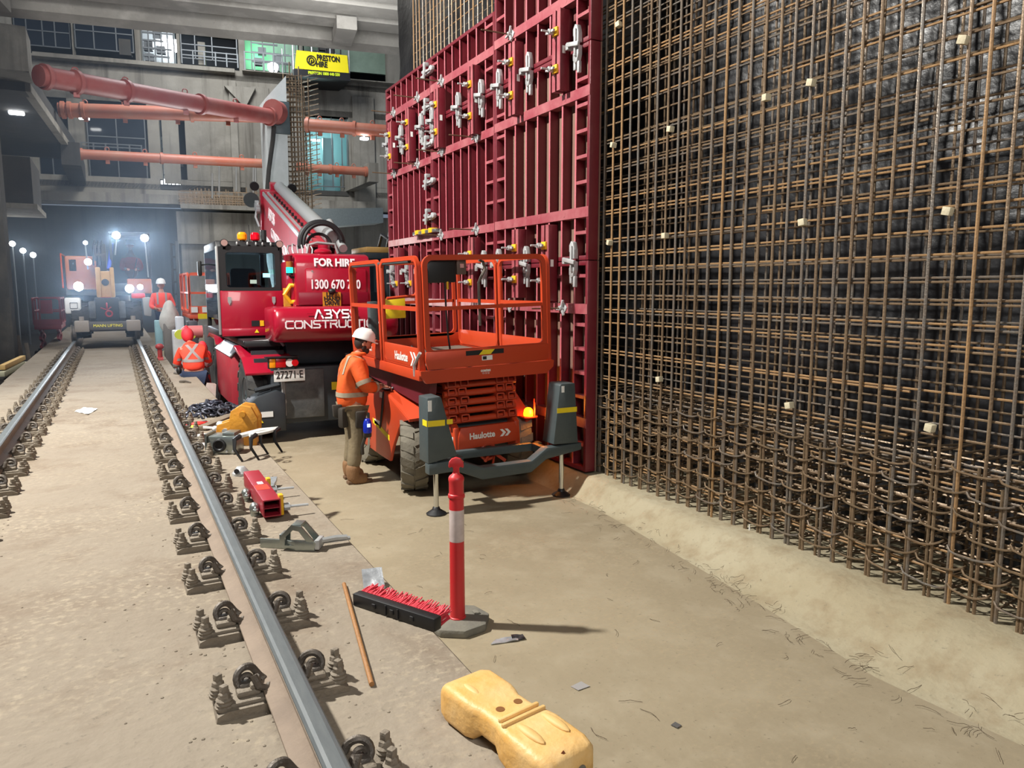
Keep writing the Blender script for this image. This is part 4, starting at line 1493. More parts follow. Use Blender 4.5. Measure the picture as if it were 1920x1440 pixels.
def on_lift(name, s, size, org, m, xd=(1, 0, 0), zd=(0, 0, 1), **k):
    q = TM @ Vector(org)
    R3 = TM.to_3x3()
    return lettering(name, s, size, q, R3 @ Vector(xd), R3 @ Vector(zd), m, lift, **k)


M_LETW = mat('letter_white', (228, 222, 214), .5)
on_lift('lettering', 'coates', .045, (-.06, -.004, 1.425), M_LETW, bold=.0015, extrude=.001)
on_lift('lettering', '13 15 52', .025, (-.06, -.004, 1.393), M_LETW, extrude=.001)
on_lift('side_lettering', 'Haulotte', .13, (-.785, .63, 1.575), M_LETW, xd=(0, -1, 0), bold=.003, xscale=.9)
ch_ = MB()
for k_ in (0, 1):
    y = .28 - k_ * .09
    ch_.prism([(y + .06, 1.50), (y + .02, 1.50), (y - .05, 1.575), (y + .02, 1.65), (y + .06, 1.65), (y - .01, 1.575)], -.786, -.783, 'x', TM)
lp('chevron_decal', ch_, M_LETW)
on_lift('side_lettering', 'COMPACT', .07, (-.785, 1.85, 1.58), M_LETW, xd=(0, -1, 0), bold=.002)
# loose pipes on the deck: things of their own
for (p0, p1, w) in (((824, 632), (842, 641), 'short dark'), ((864, 641), (922, 638), 'long')):
    A, B = at(*p0, z=1.505), at(*p1, z=1.515)
    k = MB().cyl(A, B, .028, n=14)
    k.cyl(A - (B - A).normalized() * .30, A, .016, n=10)
    obj('steel_pipe', k, M_CLIP, None, w + ' grey steel tube lying on the lift deck behind the end panel', 'pipe', origin=A)

# --- scissor pack
for k in range(5):
    zc = .90 + k * .098
    for i, x in enumerate((-.40, -.265, .185, .315)):
        dx = .015 * ((k + i) % 2)
        o_ = rounded(x - .05 + dx, x + .05 + dx, zc - .042, zc + .042, .014, 2)
        i_ = rounded(x - .036 + dx, x + .036 + dx, zc - .028, zc + .028, .008, 2)
        lp('scissor_arm', MB().ring_prism(o_, i_, .14 + .03 * (k % 2), 2.3, 'y', TM), M_ORD)
    lp('cross_tube', MB().cyl((-.47, .20 + .02 * (k % 2), zc - .03), (.40, .20 + .02 * (k % 2), zc - .03), .036, n=12, M=TM), M_OR)
lp('lift_cylinder', MB().cyl((-.05, .3, 1.0), (-.05, 2.0, 1.1), .06, M=TM), M_BLACK)
lp('spring_box', MB().box(-.62, -.46, .3, .5, 1.02, 1.13, TM, c=.02), mat('brass_box', (176, 128, 50), .45, .4))
# under-platform dark beams on the left
lp('under_beam', MB().prism([(.1, 1.36), (2.5, 1.36), (2.5, 1.20), (.45, 1.05), (.15, 1.20)], -.66, -.58, 'x', TM), mat('lift_maroon', (92, 22, 34), .5))
# --- chassis
p = MB()
p.prism([(-.33, .80), (.33, .80), (.37, .70), (.385, .58), (-.37, .56), (-.36, .70)], .10, .16, 'y', TM, c=.004)
lp('nose_panel', p, M_OR)
for s in (-1, 1):
    lp('nose_cheek', MB().prism([(.10, .47), (.34, .47), (.34, .84), (.20, .86), (.12, .80)], s * .37 - .03, s * .37 + .03, 'x', TM, c=.01), M_OR)
lp('cheek_label', MB().box(-.402, -.399, .16, .24, .55, .70, TM), M_WHITE)
on_lift('lettering', 'Haulotte', .095, (-.08, .092, .695), M_LETW, bold=.003, extrude=.002, xscale=.92)
ch_ = MB()
for k_ in (0, 1):
    x = .14 + k_ * .06
    ch_.prism([(x, .655), (x + .035, .655), (x + .075, .695), (x + .035, .735), (x, .735), (x + .04, .695)], .094, .099, 'y', TM)
lp('chevron_decal', ch_, M_LETW)
lp('panel_label', MB().box(-.09, .03, .14, .149, .772, .79, TM), M_ORD)
lp('chassis', MB().box(-.42, .42, .3, 2.7, .40, .82, TM, c=.02), M_GREY)
lp('axle', MB().cyl((LX - .55, LY + .75, .43), (LX + .55, LY + .75, .43), .06).cyl((LX - .55, LY + 2.35, .43), (LX + .55, LY + 2.35, .43), .06), M_BLACK)
k = MB().torus((LX - .02, LY + .12, .50), .085, .022, 'y').tube([(LX - .10, LY + .02, .42), (LX + .02, LY + .12, .50), (LX + .14, LY, .40)], .02, 6)
k.tube([(LX + .05, LY + .1, .45), (LX - .05, LY - .05, .36), (LX - .1, LY - .02, .30)], .012, 6)
lp('tow_hitch', k, M_ORD)
# --- engine covers
SP_ = [(8.28 - LY, .44), (8.39 - LY, .25), (8.76 - LY, .25), (10.15 - LY, .30), (10.2 - LY, .62), (9.6 - LY, 1.02), (8.88 - LY, 1.075), (8.58 - LY, 1.09), (7.72 - LY, .85), (7.86 - LY, .82), (8.04 - LY, .72)]
lp('side_cover', MB().prism([(LY + a, b) for a, b in SP_], LX - .80, LX - .76, 'x', c=.01).prism([(LY + a, b) for a, b in SP_[4:9]] + [(LY + 8.28 - LY, .80)], LX - .76, LX - .45, 'x'), M_OR)
top = MB()
top.add([(LX - .79, 8.60, 1.095), (LX - .79, 7.72, .86), (LX - .45, 7.70, .88), (LX - .45, 7.85, 1.10), (LX - .50, 8.35, 1.15), (LX - .62, 8.75, 1.12)], [(0, 1, 2, 3, 4, 5)])
top.add([(LX - .79, 8.60, 1.07), (LX - .79, 7.72, .83), (LX - .45, 7.70, .85), (LX - .45, 7.85, 1.07), (LX - .50, 8.35, 1.12), (LX - .62, 8.75, 1.09)], [(5, 4, 3, 2, 1, 0)])
for i in range(6):
    top.f.append((i, (i + 1) % 6, 6 + (i + 1) % 6, 6 + i))
lp('cover_top', top, M_OR)
lp('cover_stripe', MB().prism([(8.38, .50), (9.02, .62), (9.02, .68), (8.38, .56)], LX - .803, LX - .799, 'x'), M_YSTR)
lp('cover_label', MB().box(LX - .803, LX - .799, 8.62, 8.72, .98, 1.05), M_WHITE)
lp('cover_label', MB().box(LX - .803, LX - .799, 8.70, 8.95, .62, .68), M_LETW)
lp('cover_label', MB().box(LX - .803, LX - .799, 9.15, 9.4, .60, .72), M_BLACK)
lp('cover_strap', MB().tube([(LX - .80, 8.72, .60), (LX - .81, 8.60, .85), (LX - .80, 8.56, 1.06), (LX - .70, 8.52, 1.11), (LX - .6, 8.55, 1.12)], .016, 6), M_BLACK)
rs = MB().prism([(LY + .45, .80), (LY + .95, 1.10), (LY + 2.4, 1.10), (LY + 2.9, .5), (LY + .9, .35), (LY + .75, .70)], LX + .44, LX + .72, 'x', c=.01)
lp('side_cover', rs, M_OR)
# --- wheels
RW, WW = .415, .30


def wheel(cx, cy, cz, r, w, mt, n, parent, outer=-1, hubm=None, steer=0.0):
    """a wheel on an axle along x: tyre with chevron lugs, rim"""
    H = tr(cx, cy, cz) @ rotz(steer)
    T = H @ roty(PI / 2)
    ty = MB().lathe([(r * .55, -w * .40), (r * .80, -w * .5), (r * .93, -w * .47), (r * .965, -w * .36), (r * .965, w * .36), (r * .93, w * .47), (r * .80, w * .5), (r * .55, w * .40)], 40, T)
    for i in range(n):
        a = 2 * PI * i / n
        for s in (-1, 1):
            aa = a + (PI / n if s > 0 else 0)
            Mx = H @ rotx(aa)
            hw = r * PI / n * .52
            x0, x1 = s * w * .03, s * w * .50
            sk = hw * 1.3
            q = []
            for (x, yy, z) in ((x0, -hw, r * .93), (x0, hw, r * .93), (x1, hw + sk, r * .90), (x1, -hw + sk, r * .90), (x0, -hw, r), (x0, hw, r), (x1, hw + sk, r * .965), (x1, -hw + sk, r * .965)):
                q.append((x, yy, z))
            ty.add(q, [(0, 1, 2, 3), (4, 7, 6, 5), (0, 4, 5, 1), (1, 5, 6, 2), (2, 6, 7, 3), (3, 7, 4, 0)], Mx)
    wv = obj('wheel', ty, mt, parent, smooth=.5)
    rim = MB().lathe([(r * .56, -w * .30), (r * .52, -w * .42), (r * .50, -w * .36), (r * .20, -w * .30), (r * .18, -w * .40), (r * .06, -w * .42), (r * .05, w * .3), (r * .50, w * .3), (r * .56, w * .35)], 24, T if outer < 0 else T @ rotx(PI))
    obj('rim', rim, hubm or M_GREY, wv)
    return wv


for s in (-1, 1):
    for y in (LY + .75, LY + 2.35):
        wheel(LX + s * .66, y, RW + (.05 if s > 0 else 0.0), RW, WW, M_TYRE, 15, lift, outer=s, steer=-.33 if y < LY + 1 else 0.0)
# --- outriggers
b = MB()
ZB = .33
seg = [(-.90, .43, .545), (-.60, .44, .56), (-.30, .315, .445), (.28, .325, .45), (.47, .45, .575), (.92, .51, .59)]
poly = [(x, z0) for x, z0, z1 in seg] + [(x, z1) for x, z0, z1 in reversed(seg)]
b.prism([(LX + x, z) for x, z in poly], LY - .34, LY - .22, 'y', c=.012)
lp('outrigger_beam', b, M_GREY)
lp('rear_beam', MB().box(LX - .62, LX + .62, LY + .02, LY + .10, .47, .56, c=.01), M_GREY)
for s in (-1, 1):
    lp('beam_link', MB().box(LX + s * .52 - .04, LX + s * .52 + .04, LY - .25, LY + .1, .47, .56, c=.01), M_GREY)
for s, poly in ((-1, [(-.905, .545), (-.585, .60), (-.75, 1.205), (-.765, 1.225), (-.905, 1.215)]), (1, [(.56, .60), (.88, .59), (.83, 1.265), (.655, 1.265), (.635, 1.25)])):
    h = MB().prism([(LX + x, z) for x, z in poly], LY - .33, LY - .08, 'y', c=.012)
    hs = lp('outrigger_housing', h, M_GREY)
    if s < 0:
        lp('tape_mark', MB().box(LX - .905, LX - .72, LY - .3345, LY - .3325, .925, .985), M_YSTR, hs)
        lp('tape_mark', MB().box(LX - .70, LX - .635, LY - .3345, LY - .3325, .935, .985), M_YSTR, hs)
        lp('tape_mark', MB().box(LX - .9095, LX - .907, LY - .32, LY - .2, .925, .985), M_YSTR, hs)
        lp('warning_label', MB().box(LX - .9, LX - .86, LY - .3345, LY - .3325, 1.08, 1.19), M_WHITE, hs)
    else:
        lp('tape_mark', MB().box(LX + .60, LX + .855, LY - .3345, LY - .3325, .945, 1.0), M_YSTR, hs)
        lp('warning_label', MB().box(LX + .655, LX + .69, LY - .3345, LY - .3325, 1.17, 1.24), M_WHITE, hs)
    xx = LX + s * (.80 if s < 0 else .70)
    lp('leg_ram', MB().cyl((xx, LY - .27, .06), (xx, LY - .27, .56), .027, n=14), M_CHR)
    lp('foot_pad', MB().lathe([(.105, 0), (.105, .012), (.045, .05), (.035, .075), (.03, .08)], 12, tr(xx, LY - .27, 0)), M_BLACK)
# --- amber beacon on its bracket
bq = (LX + .66, LY + .42, .80)
br = lp('beacon_bracket', MB().box(bq[0] - .09, bq[0] + .09, bq[1] - .07, bq[1] + .07, bq[2] - .02, bq[2], c=.004).box(bq[0] - .03, bq[0] + .03, bq[1], bq[1] + .04, .55, bq[2]).tube([(bq[0] + .06, bq[1] - .05, bq[2]), (bq[0] + .06, bq[1] - .05, bq[2] + .16)], .008, 6).tube([(bq[0] + .08, bq[1], bq[2]), (bq[0] + .08, bq[1], bq[2] + .2)], .008, 6), M_ORD)
lp('beacon_lamp', MB().lathe([(.055, 0), (.058, .03), (.050, .075), (.03, .095), (.01, .10)], 16, tr(bq[0], bq[1], bq[2])), mat('amber_lamp', (255, 150, 20), .3, emit=(255, 120, 10), power=9), br)
light('beacon_glow', 'POINT', (bq[0] + .02, bq[1] - .09, bq[2] + .06), 8, (1.0, 0.33, 0.05), radius=.05)

# ================================================================== THE RED ROTATING TELEHANDLER
M_TR = mat('crane_red', (152, 14, 40), 0.28, 0, 0.15, 2, (150, 16, 40), coat=.4)
M_TRD = mat('crane_red_worn', (166, 40, 54), 0.5, 0, 0.5, 5, (130, 60, 64))
M_TB = mat('crane_dark', (38, 44, 50), 0.5, 0, 0.4, 4, (62, 66, 68))
M_CABG = thin_glass('cab_glass', (150, 166, 172))
M_PLATE = mat('scratched_steel', (104, 106, 106), 0.55, 0.3, 0.8, 4, (58, 62, 66), 0.2)
M_SILV = mat('silver_paint', (160, 162, 162), 0.4, 0.4)
tele = thing('telehandler', (2.9, 12.2, 0), 'red rotating telehandler crane with cab and lowered boom, seen from behind beside the track', 'telehandler')


def tp(name, mb, m, parent=tele, **k):
    return obj(name, mb, m, parent, **k)


for s, x in ((-1, 1.91), (1, 3.90)):
    for y in (12.25, 15.7):
        wheel(x, y, .60, .60, .44, M_TYREB, 15, tele, outer=s)
tp('chassis', MB().box(2.25, 3.6, 11.6, 16.8, .48, 1.12, c=.03), M_TB)
# red side fuel box between the wheels
k = MB().prism([(1.62, .35), (2.2, .35), (2.2, 1.32), (1.80, 1.32), (1.62, 1.18)], 12.95, 14.95, 'y', c=.02)
tp('side_box', k, M_TRD)
tp('side_box_lid', MB().prism([(1.61, 1.175), (1.80, 1.325), (2.2, 1.33), (2.2, 1.35), (1.79, 1.345), (1.60, 1.19)], 12.93, 14.97, 'y'), M_SILV)  # silver tone paints the highlight on the sloped box top
# mudguards
k = MB().prism([(12.62, 1.36), (12.5, 1.40), (11.72, 1.27), (11.40, 1.06), (11.41, 1.02), (11.74, 1.22), (12.5, 1.35)], 1.62, 2.34, 'x', c=.01)
mg = tp('mudguard', k, M_TR)
for y, z in ((11.62, 1.205), (11.86, 1.305), (12.16, 1.355)):
    tp('grip_strip', MB().box(1.78, 2.26, y - .02, y + .03, z - .02, z + .045, None), M_TB, mg)
tp('mudguard', MB().prism([(16.4, 1.30), (16.0, 1.42), (15.2, 1.40), (14.95, 1.25), (15.2, 1.34), (16.0, 1.36)], 1.62, 2.3, 'x'), M_TR)
# rear outrigger carrier
k = MB().box(1.98, 4.0, 11.42, 11.8, .26, 1.12, c=.02)
tp('rear_crossmember', k, M_TB)
tp('scuffed_plate', MB().box(2.16, 2.76, 11.385, 11.42, .34, 1.08, c=.015), M_PLATE)
k = MB().prism([(1.64, .20), (2.16, .18), (2.16, .74), (2.04, .80), (1.76, .72), (1.64, .62)], 11.30, 11.75, 'y', c=.02)
ob = tp('outrigger_box', k, M_TB)
tp('side_plate', MB().box(1.615, 1.64, 11.32, 11.72, .20, .64, c=.01), M_PLATE, ob)
tp('warning_label', MB().box(1.80, 1.97, 11.29, 11.30, .41, .49), M_WHITE, ob)
tp('warning_triangle', MB().prism([(1.70, .33), (1.83, .33), (1.765, .43)], 11.29, 11.30, 'y'), M_YSTR, ob)
tp('support_arm', MB().tube([(1.74, 11.40, .80), (2.14, 11.40, .88)], .035, 8), M_TB)
tp('hanging_chain', MB().tube([(2.11, 11.35, 1.10), (2.12, 11.33, .86), (2.13, 11.34, .62)], .018, 6).torus((2.12, 11.33, .62), .05, .012, 'y', 12, 6).ball((2.11, 11.35, 1.08), .05).tube([(2.15, 11.36, 1.0), (2.16, 11.36, .40)], .02, 6), M_SILV)
tp('yellow_tag', MB().box(2.88, 2.99, 11.405, 11.42, .74, .86), M_YSTR)
tp('hose_port', MB().cyl((3.18, 11.36, .74), (3.18, 11.42, .74), .03).cyl((3.18, 11.36, .86), (3.18, 11.42, .86), .03).cyl((3.18, 11.36, .98), (3.18, 11.42, .98), .03), M_SILV)
tp('crossmember_plate', MB().box(3.1, 3.35, 11.38, 11.42, 1.14, 1.30, c=.01), M_PLATE)
# number plate, tail lamp
pb = tp('number_plate', MB().box(2.00, 2.45, 11.27, 11.285, .925, 1.105, c=.004), M_WHITE)
obj_ = lettering('plate_lettering', '27271·E', .155, (2.225, 11.267, 1.02), (1, 0, 0), (0, 0, 1), M_BLACK, pb, bold=.002, extrude=.001, xscale=.78)
lampb = tp('tail_lamp', MB().box(1.92, 2.35, 11.24, 11.32, 1.125, 1.285, c=.01).box(1.88, 2.36, 11.20, 11.34, 1.285, 1.30), M_BLACK)
tp('amber_lens', MB().box(1.935, 2.02, 11.225, 11.24, 1.14, 1.27, c=.006), mat('amber_lens', (232, 146, 20), .25, emit=(232, 130, 10), power=.15), lampb)
tp('red_lens', MB().box(2.025, 2.17, 11.225, 11.24, 1.14, 1.27, c=.006), mat('red_lens', (190, 14, 24), .25), lampb)
tp('red_lens', MB().cyl((2.30, 11.215, 1.205), (2.30, 11.24, 1.205), .05, n=16), mat('red_lens', (190, 14, 24), .25), lampb)
tp('white_lens', MB().cyl((2.225, 11.22, 1.205), (2.225, 11.24, 1.205), .058, n=16), mat('white_lens', (224, 216, 212), .25), lampb)
# turntable
tp('turntable', MB().cyl((2.95, 13.6, 1.08), (2.95, 13.6, 1.48), .72, n=24).box(1.7, 3.9, 11.9, 15.2, 1.40, 1.50, c=.02), M_BLACK)
tp('turret_frame', MB().box(2.45, 3.55, 11.9, 14.6, 1.48, 2.1, c=.03), M_TR)
tp('rear_valance', MB().box(2.3, 4.0, 11.85, 12.2, 1.12, 1.5, c=.03), M_TB)
# counterweight: a rounded drum-like casting
o_ = [(11.02, 1.86), (11.06, 1.97), (11.14, 2.02), (11.9, 2.02), (11.9, 1.5), (11.3, 1.5), (11.14, 1.53), (11.05, 1.62), (11.01, 1.74)]
k = MB()
xs = [2.0, 2.02, 2.06, 2.14, 3.72, 3.80, 3.84, 3.86]
sc = [.86, .93, .97, 1.0, 1.0, .97, .93, .86]
rings = []
for x, s in zip(xs, sc):
    rings += [(x, 11.5 + (y - 11.5) * s, 1.76 + (z - 1.76) * s) for y, z in o_]
m_ = len(o_)
fs = [(a * m_ + i, a * m_ + (i + 1) % m_, (a + 1) * m_ + (i + 1) % m_, (a + 1) * m_ + i) for a in range(len(xs) - 1) for i in range(m_)] + [tuple(range(m_)), tuple((len(xs) - 1) * m_ + i for i in range(m_))]
k.add(rings, fs)
cw = tp('counterweight', k, M_TR, smooth=1.0)


def stroke_text(name, glyphs, x0, z0, h, w, gap, t, y, m, parent):
    """block lettering from strokes on a unit box per letter; each letter is a list of polylines"""
    mb = MB()
    x = x0
    k_ = 0
    for g in glyphs:
        ww = g[1] * w
        for pl in g[0]:
            pts = [(x + a * ww, z0 + b * h) for a, b in pl]
            for (ax_, az_), (bx_, bz_) in zip(pts, pts[1:]):
                d = Vector((bx_ - ax_, bz_ - az_))
                if d.length < 1e-6:
                    continue
                d.normalize()
                nn = Vector((-d.y, d.x)) * t / 2
                e = d * t / 2
                k_ += 1
                vs = []
                for qx, qz in ((ax_ - e.x + nn.x, az_ - e.y + nn.y), (ax_ - e.x - nn.x, az_ - e.y - nn.y), (bx_ + e.x - nn.x, bz_ + e.y - nn.y), (bx_ + e.x + nn.x, bz_ + e.y + nn.y)):
                    vs.append((qx, y(qz) - .0008 * (k_ % 9), qz))
                mb.add(vs, [(0, 1, 2, 3)])
        x += ww + gap
    return obj(name, mb, m, parent, smooth=0)


G = {
    'A': ([[(0, 0), (.42, 1), (.58, 1), (1, 0)]], 1.15), 'B': ([[(.1, 1), (.9, 1), (.95, .75), (.85, .52), (.35, .52)], [(.85, .52), (1, .28), (.9, 0), (.1, 0)]], 1.0),
    'Y': ([[(0, 1), (.5, .45), (1, 1)], [(.5, .45), (.5, 0)]], 1.05), 'S': ([[(.98, 1), (.12, 1), (0, .8), (.12, .52), (.88, .48), (1, .22), (.88, 0), (.02, 0)]], 1.0),
    'C': ([[(1, 1), (.16, 1), (0, .8), (0, .2), (.16, 0), (1, 0)]], 1.05), 'O': ([[(.16, 1), (.84, 1), (1, .8), (1, .2), (.84, 0), (.16, 0), (0, .2), (0, .8), (.16, 1)]], 1.1),
    'N': ([[(0, 0), (0, 1), (1, 0), (1, 1)]], 1.05), 'T': ([[(0, 1), (1, 1)], [(.5, 1), (.5, 0)]], 1.0), 'R': ([[(0, 1), (.86, 1), (1, .8), (.88, .5), (.3, .5)], [(.62, .5), (1, 0)], [(0, .0), (0, .6)]], 1.0),
    'U': ([[(0, 1), (0, .2), (.16, 0), (.84, 0), (1, .2), (1, 1)]], 1.05), 'I': ([[(.0, 0), (.0, 1)]], .12)}
M_LW = mat('white_lettering', (236, 230, 232), .45)
stroke_text('company_lettering', [G[c] for c in 'ABYSS'], 2.57, 1.866, .110, .098, .030, .024, lambda z: 11.004 + (z - 1.86) * .38, M_LW, cw)
stroke_text('company_lettering', [G[c] for c in 'CONSTRUCTION'], 2.145, 1.725, .10, .097, .028, .021, lambda z: 10.998, M_LW, cw)
for x in (2.45, 2.63):
    tp('glint_seam', MB().box(x, x + .09, 11.008, 11.02, 1.925, 1.932), M_TR, cw)
# engine hood
o_ = [(11.78, 2.02), (11.80, 2.70), (11.86, 2.80), (11.98, 2.84), (13.4, 2.84), (13.4, 2.02)]
hd = tp('engine_hood', MB().prism(o_, 2.47, 3.66, 'x', c=.035), M_TR)
tp('hood_panel', MB().box(2.62, 3.58, 11.765, 11.80, 2.06, 2.60, c=.02), M_TR, hd)
tp('hood_lower_shade', MB().box(2.50, 3.60, 11.755, 11.79, 2.04, 2.235, c=.01), mat('crane_red_shaded', (120, 8, 34), .35), hd)  # darker red strip paints the shadow on the lower hood
lettering('lettering', 'FOR HIRE', .165, (3.08, 11.79, 2.69), (1, 0, 0), (0, .06, 1), M_LW, hd, bold=.006, extrude=.004, xscale=.92)
lettering('lettering', '1300 670 730', .20, (3.08, 11.757, 2.35), (1, 0, 0), (0, 0, 1), M_LW, hd, bold=.004, extrude=.004, xscale=.72)
sg = tp('warning_sign', MB().box(2.87, 3.15, 11.735, 11.755, 2.015, 2.235), mat('sign_amber', (186, 128, 30), .5), hd)
lettering('sign_lettering', 'LEFT\nHAND\nDRIVE', .088, (3.01, 11.732, 2.13), (1, 0, 0), (0, 0, 1), M_BLACK, sg, bold=.003, extrude=.002, line=.78)
tp('camera_dome', MB().ball((3.01, 11.72, 2.25), .05, 1.2, 1, .9), M_BLACK, hd)
for x in (2.72, 3.40):
    tp('panel_screw', MB().cyl((x, 11.755, 2.56), (x, 11.77, 2.56), .012), M_SILV, hd)
# pipes and fittings on top of the hood
k = MB().tube([(2.75, 12.2, 2.84), (2.78, 12.2, 2.98), (2.92, 12.2, 3.02), (3.2, 12.2, 3.0), (3.25, 12.2, 2.86)], .022, 8)
for i in range(6):
    k.tube([(2.5 + .07 * i, 12.3, 2.8), (2.47 + .08 * i, 12.33, 2.88 + .05 * random.random()), (2.50 + .07 * i, 12.4, 2.95 + .05 * random.random()), (2.58 + .06 * i, 12.55, 2.98)], .012, 8)
tp('hood_pipes', k, M_SILV)
tp('tank_cap', MB().cyl((3.1, 12.5, 2.84), (3.1, 12.5, 3.0), .10), M_TR)
tp('cowl_bump', MB().ball((2.98, 12.1, 2.87), .12, 1.2, 1, .5), M_TR)
# hose loop
hl = MB().torus((3.05, 12.45, 3.02), .345, .048, 'y', 36, 10, a0=-.2, a1=PI + .25)
hl.torus((3.07, 12.42, 3.02), .315, .03, 'y', 36, 8, a0=.2, a1=PI + .1)
tp('hose_loop', hl, M_BLACK)
tp('hose_loop', MB().torus((3.02, 12.5, 2.98), .20, .026, 'y', 28, 8, a0=-.1, a1=PI - .2), M_BLACK)
# boom
bd0, bd1 = Vector((3.12, 12.7, 2.72)), Vector((3.42, 18.4, 4.22))
bd = (bd1 - bd0)
BL = bd.length
BX = Vector((1, -.05, 0)).normalized()
BMx = frame_matrix(bd0, BX, bd)                  # x across, y along the boom, z: up out of the top face
if (BMx.to_3x3() @ Vector((0, 0, 1))).z < 0:
    BMx = frame_matrix(bd0, -BX, bd)
bm_ = tp('boom', MB().ring_prism([(-.24, -.60), (.24, -.60), (.24, .30), (-.24, .30)], [(-.2, -.56), (.2, -.56), (.2, .26), (-.2, .26)], 0, BL, 'y', BMx), M_TRD, smooth=0)
tp('boom_inner', MB().box(-.17, .17, .5, BL + .25, -.22, .22, BMx), M_SILV, bm_)
fl = BMx.to_3x3() @ Vector((1, 0, 0))
lx = -1 if fl.x > 0 else 1
tp('boom_edge', MB().box(lx * .255 - .015, lx * .255 + .015, .1, BL, .25, .33, BMx).box(lx * .15 - .02, lx * .15 + .02, .3, BL, .30, .335, BMx), M_SILV, bm_)
tp('boom_cylinder', MB().cyl((-lx * .13, .2, .44), (-lx * .13, BL * .98, .44), .125, n=16, M=BMx).cyl((-lx * .2, .0, .40), (-lx * .2, .3, .40), .15, n=16, M=BMx), M_SILV, bm_)
tp('boom_stay', MB().cyl((-.02 - lx * .3, -.25, .30), (-.02 - lx * .3, .9, .52), .07, n=12, M=BMx), M_SILV, bm_)
for i in range(14):
    y = .6 + i * (BL - 1) / 14
    tp('cable_clip', MB().box(lx * .06 - .02, lx * .06 + .02, y, y + .07, .30, .36, BMx), M_BLACK, bm_)
q0 = BMx @ Vector((lx * .262, BL * .50, -.06))
R3 = BMx.to_3x3()
lettering('boom_lettering', 'ABYSS', .36, BMx @ Vector((lx * .246, BL * .74, -.02)), -(R3 @ Vector((0, 1, 0))), R3 @ Vector((0, 0, 1)), M_LW, bm_, bold=.0, extrude=.006)
lettering('boom_lettering', 'CONSTRUCTION', .30, BMx @ Vector((lx * .246, BL * .56, -.36)), -(R3 @ Vector((0, 1, 0))), R3 @ Vector((0, 0, 1)), M_LW, bm_, bold=.0, extrude=.006, xscale=.95)
hd_ = tp('boom_head', MB().box(-.30, .30, BL - .25, BL + .05, -.62, .36, BMx, c=.03).box(-.05, .12, BL - .1, BL + .3, .30, .5, BMx, c=.03), M_TR, bm_)
for s in (-1, 1):
    tp('boom_light', MB().cyl((s * .42, BL - .1, .42), (s * .42, BL + .0, .42), .10, n=16, M=BMx), M_BLACK, hd_)
tp('head_mirror', MB().cyl((lx * .50, BL - .15, .12), (lx * .50, BL - .12, .12), .17, n=18, M=BMx), M_GREY, hd_)
k = MB()
for i in range(6):
    k.cyl((lx * .36, BL - .5 + .1 * i, -.05 + .06 * (i % 3)), (lx * .44, BL - .5 + .1 * i, -.05 + .06 * (i % 3)), .07, n=10, M=BMx)
k.tube([(lx * .38, BL - .4, .1), (lx * .45, BL - .5, -.2), (lx * .38, BL - .6, -.4)], .03, 6, M=BMx)
tp('head_sheaves', k, M_SILV, hd_)
# cab
x0, x1, y0, y1 = 1.44, 2.45, 12.62, 14.4
k = MB()
k.box(x0, x1, y0, y1, 1.52, 1.64, c=.02).prism([(y0 + .02, 2.9), (y0 + .10, 3.04), (y1 - .1, 3.04), (y1, 2.9)], x0, x1, 'x', c=.02)
for x in (x0, x1 - .07):
    for y in (y0, y1 - .08):
        k.box(x, x + .07, y, y + .08, 1.6, 2.95, c=.015)
cab = tp('cab', k, M_BLACK)
tp('rear_panel', MB().box(x0 + .03, x1 - .02, y0 - .025, y0 + .03, 1.545, 2.26, c=.018), M_TR, cab)
tp('lower_panel', MB().box(x0 + .03, x1 - .02, y0 - .035, y0 + .03, 1.535, 1.665, c=.012), M_TR, cab)
for x in (1.60, 2.28):
    tp('panel_latch', MB().prism([(x - .025, 2.16), (x + .025, 2.16), (x + .025, 2.08), (x, 2.03), (x - .025, 2.08)], y0 - .04, y0 - .025, 'y'), M_SILV, cab)
tp('tow_socket', MB().box(1.92, 2.04, y0 - .03, y0 - .02, 1.69, 1.78), M_BLACK, cab)
tp('yellow_label', MB().box(2.05, 2.11, y0 - .032, y0 - .024, 1.69, 1.78), M_YEL, cab)
tp('warning_triangle', MB().prism([(1.96, 1.585), (2.03, 1.585), (1.995, 1.64)], y0 - .045, y0 - .034, 'y'), M_YSTR, cab)
wn = tp('rear_window', MB().box(x0 + .06, x1 - .06, y0 + .0, y0 + .02, 2.26, 2.94), M_CABG, cab)
tp('window_frame', MB().ring_prism(rounded(x0 + .05, x1 - .05, 2.25, 2.96, .03, 3), rounded(x0 + .13, x1 - .13, 2.31, 2.86, .05, 3), y0 - .02, y0 + .0, 'y'), M_BLACK, cab)
tp('side_window', MB().box(x0 - .005, x0 + .012, y0 + .1, y1 - .1, 1.8, 2.9), M_CABG, cab)
tp('pillar_glint', MB().box(x0 - .012, x0 + .028, y0 - .012, y0 + .03, 1.56, 2.95, c=.012), M_SILV, cab)  # silver strip stands in for the bright reflection on the cab pillar
tp('screen', MB().box(1.93, 2.03, y0 - .006, y0 + .0, 2.37, 2.43), mat('screen_grey', (150, 170, 160), .4, emit=(150, 175, 160), power=.25), wn)
tp('screen', MB().box(2.13, 2.24, y0 - .006, y0 + .0, 2.47, 2.535), mat('screen_blue', (150, 220, 235), .4, emit=(150, 220, 240), power=.9), wn)
st_ = MB().box(1.62, 2.2, 13.1, 13.5, 1.7, 2.35, c=.05).box(1.7, 2.1, 13.05, 13.2, 2.3, 2.62, c=.05)
tp('seat', st_, M_BLACK, cab)
for x in (1.60, 1.76, 1.92, 2.05, 2.15, 2.28):
    tp('roof_bolt', MB().ball((x, y0 + .03, 3.0), .024, .7, .7, 1.3), M_SILV, cab)
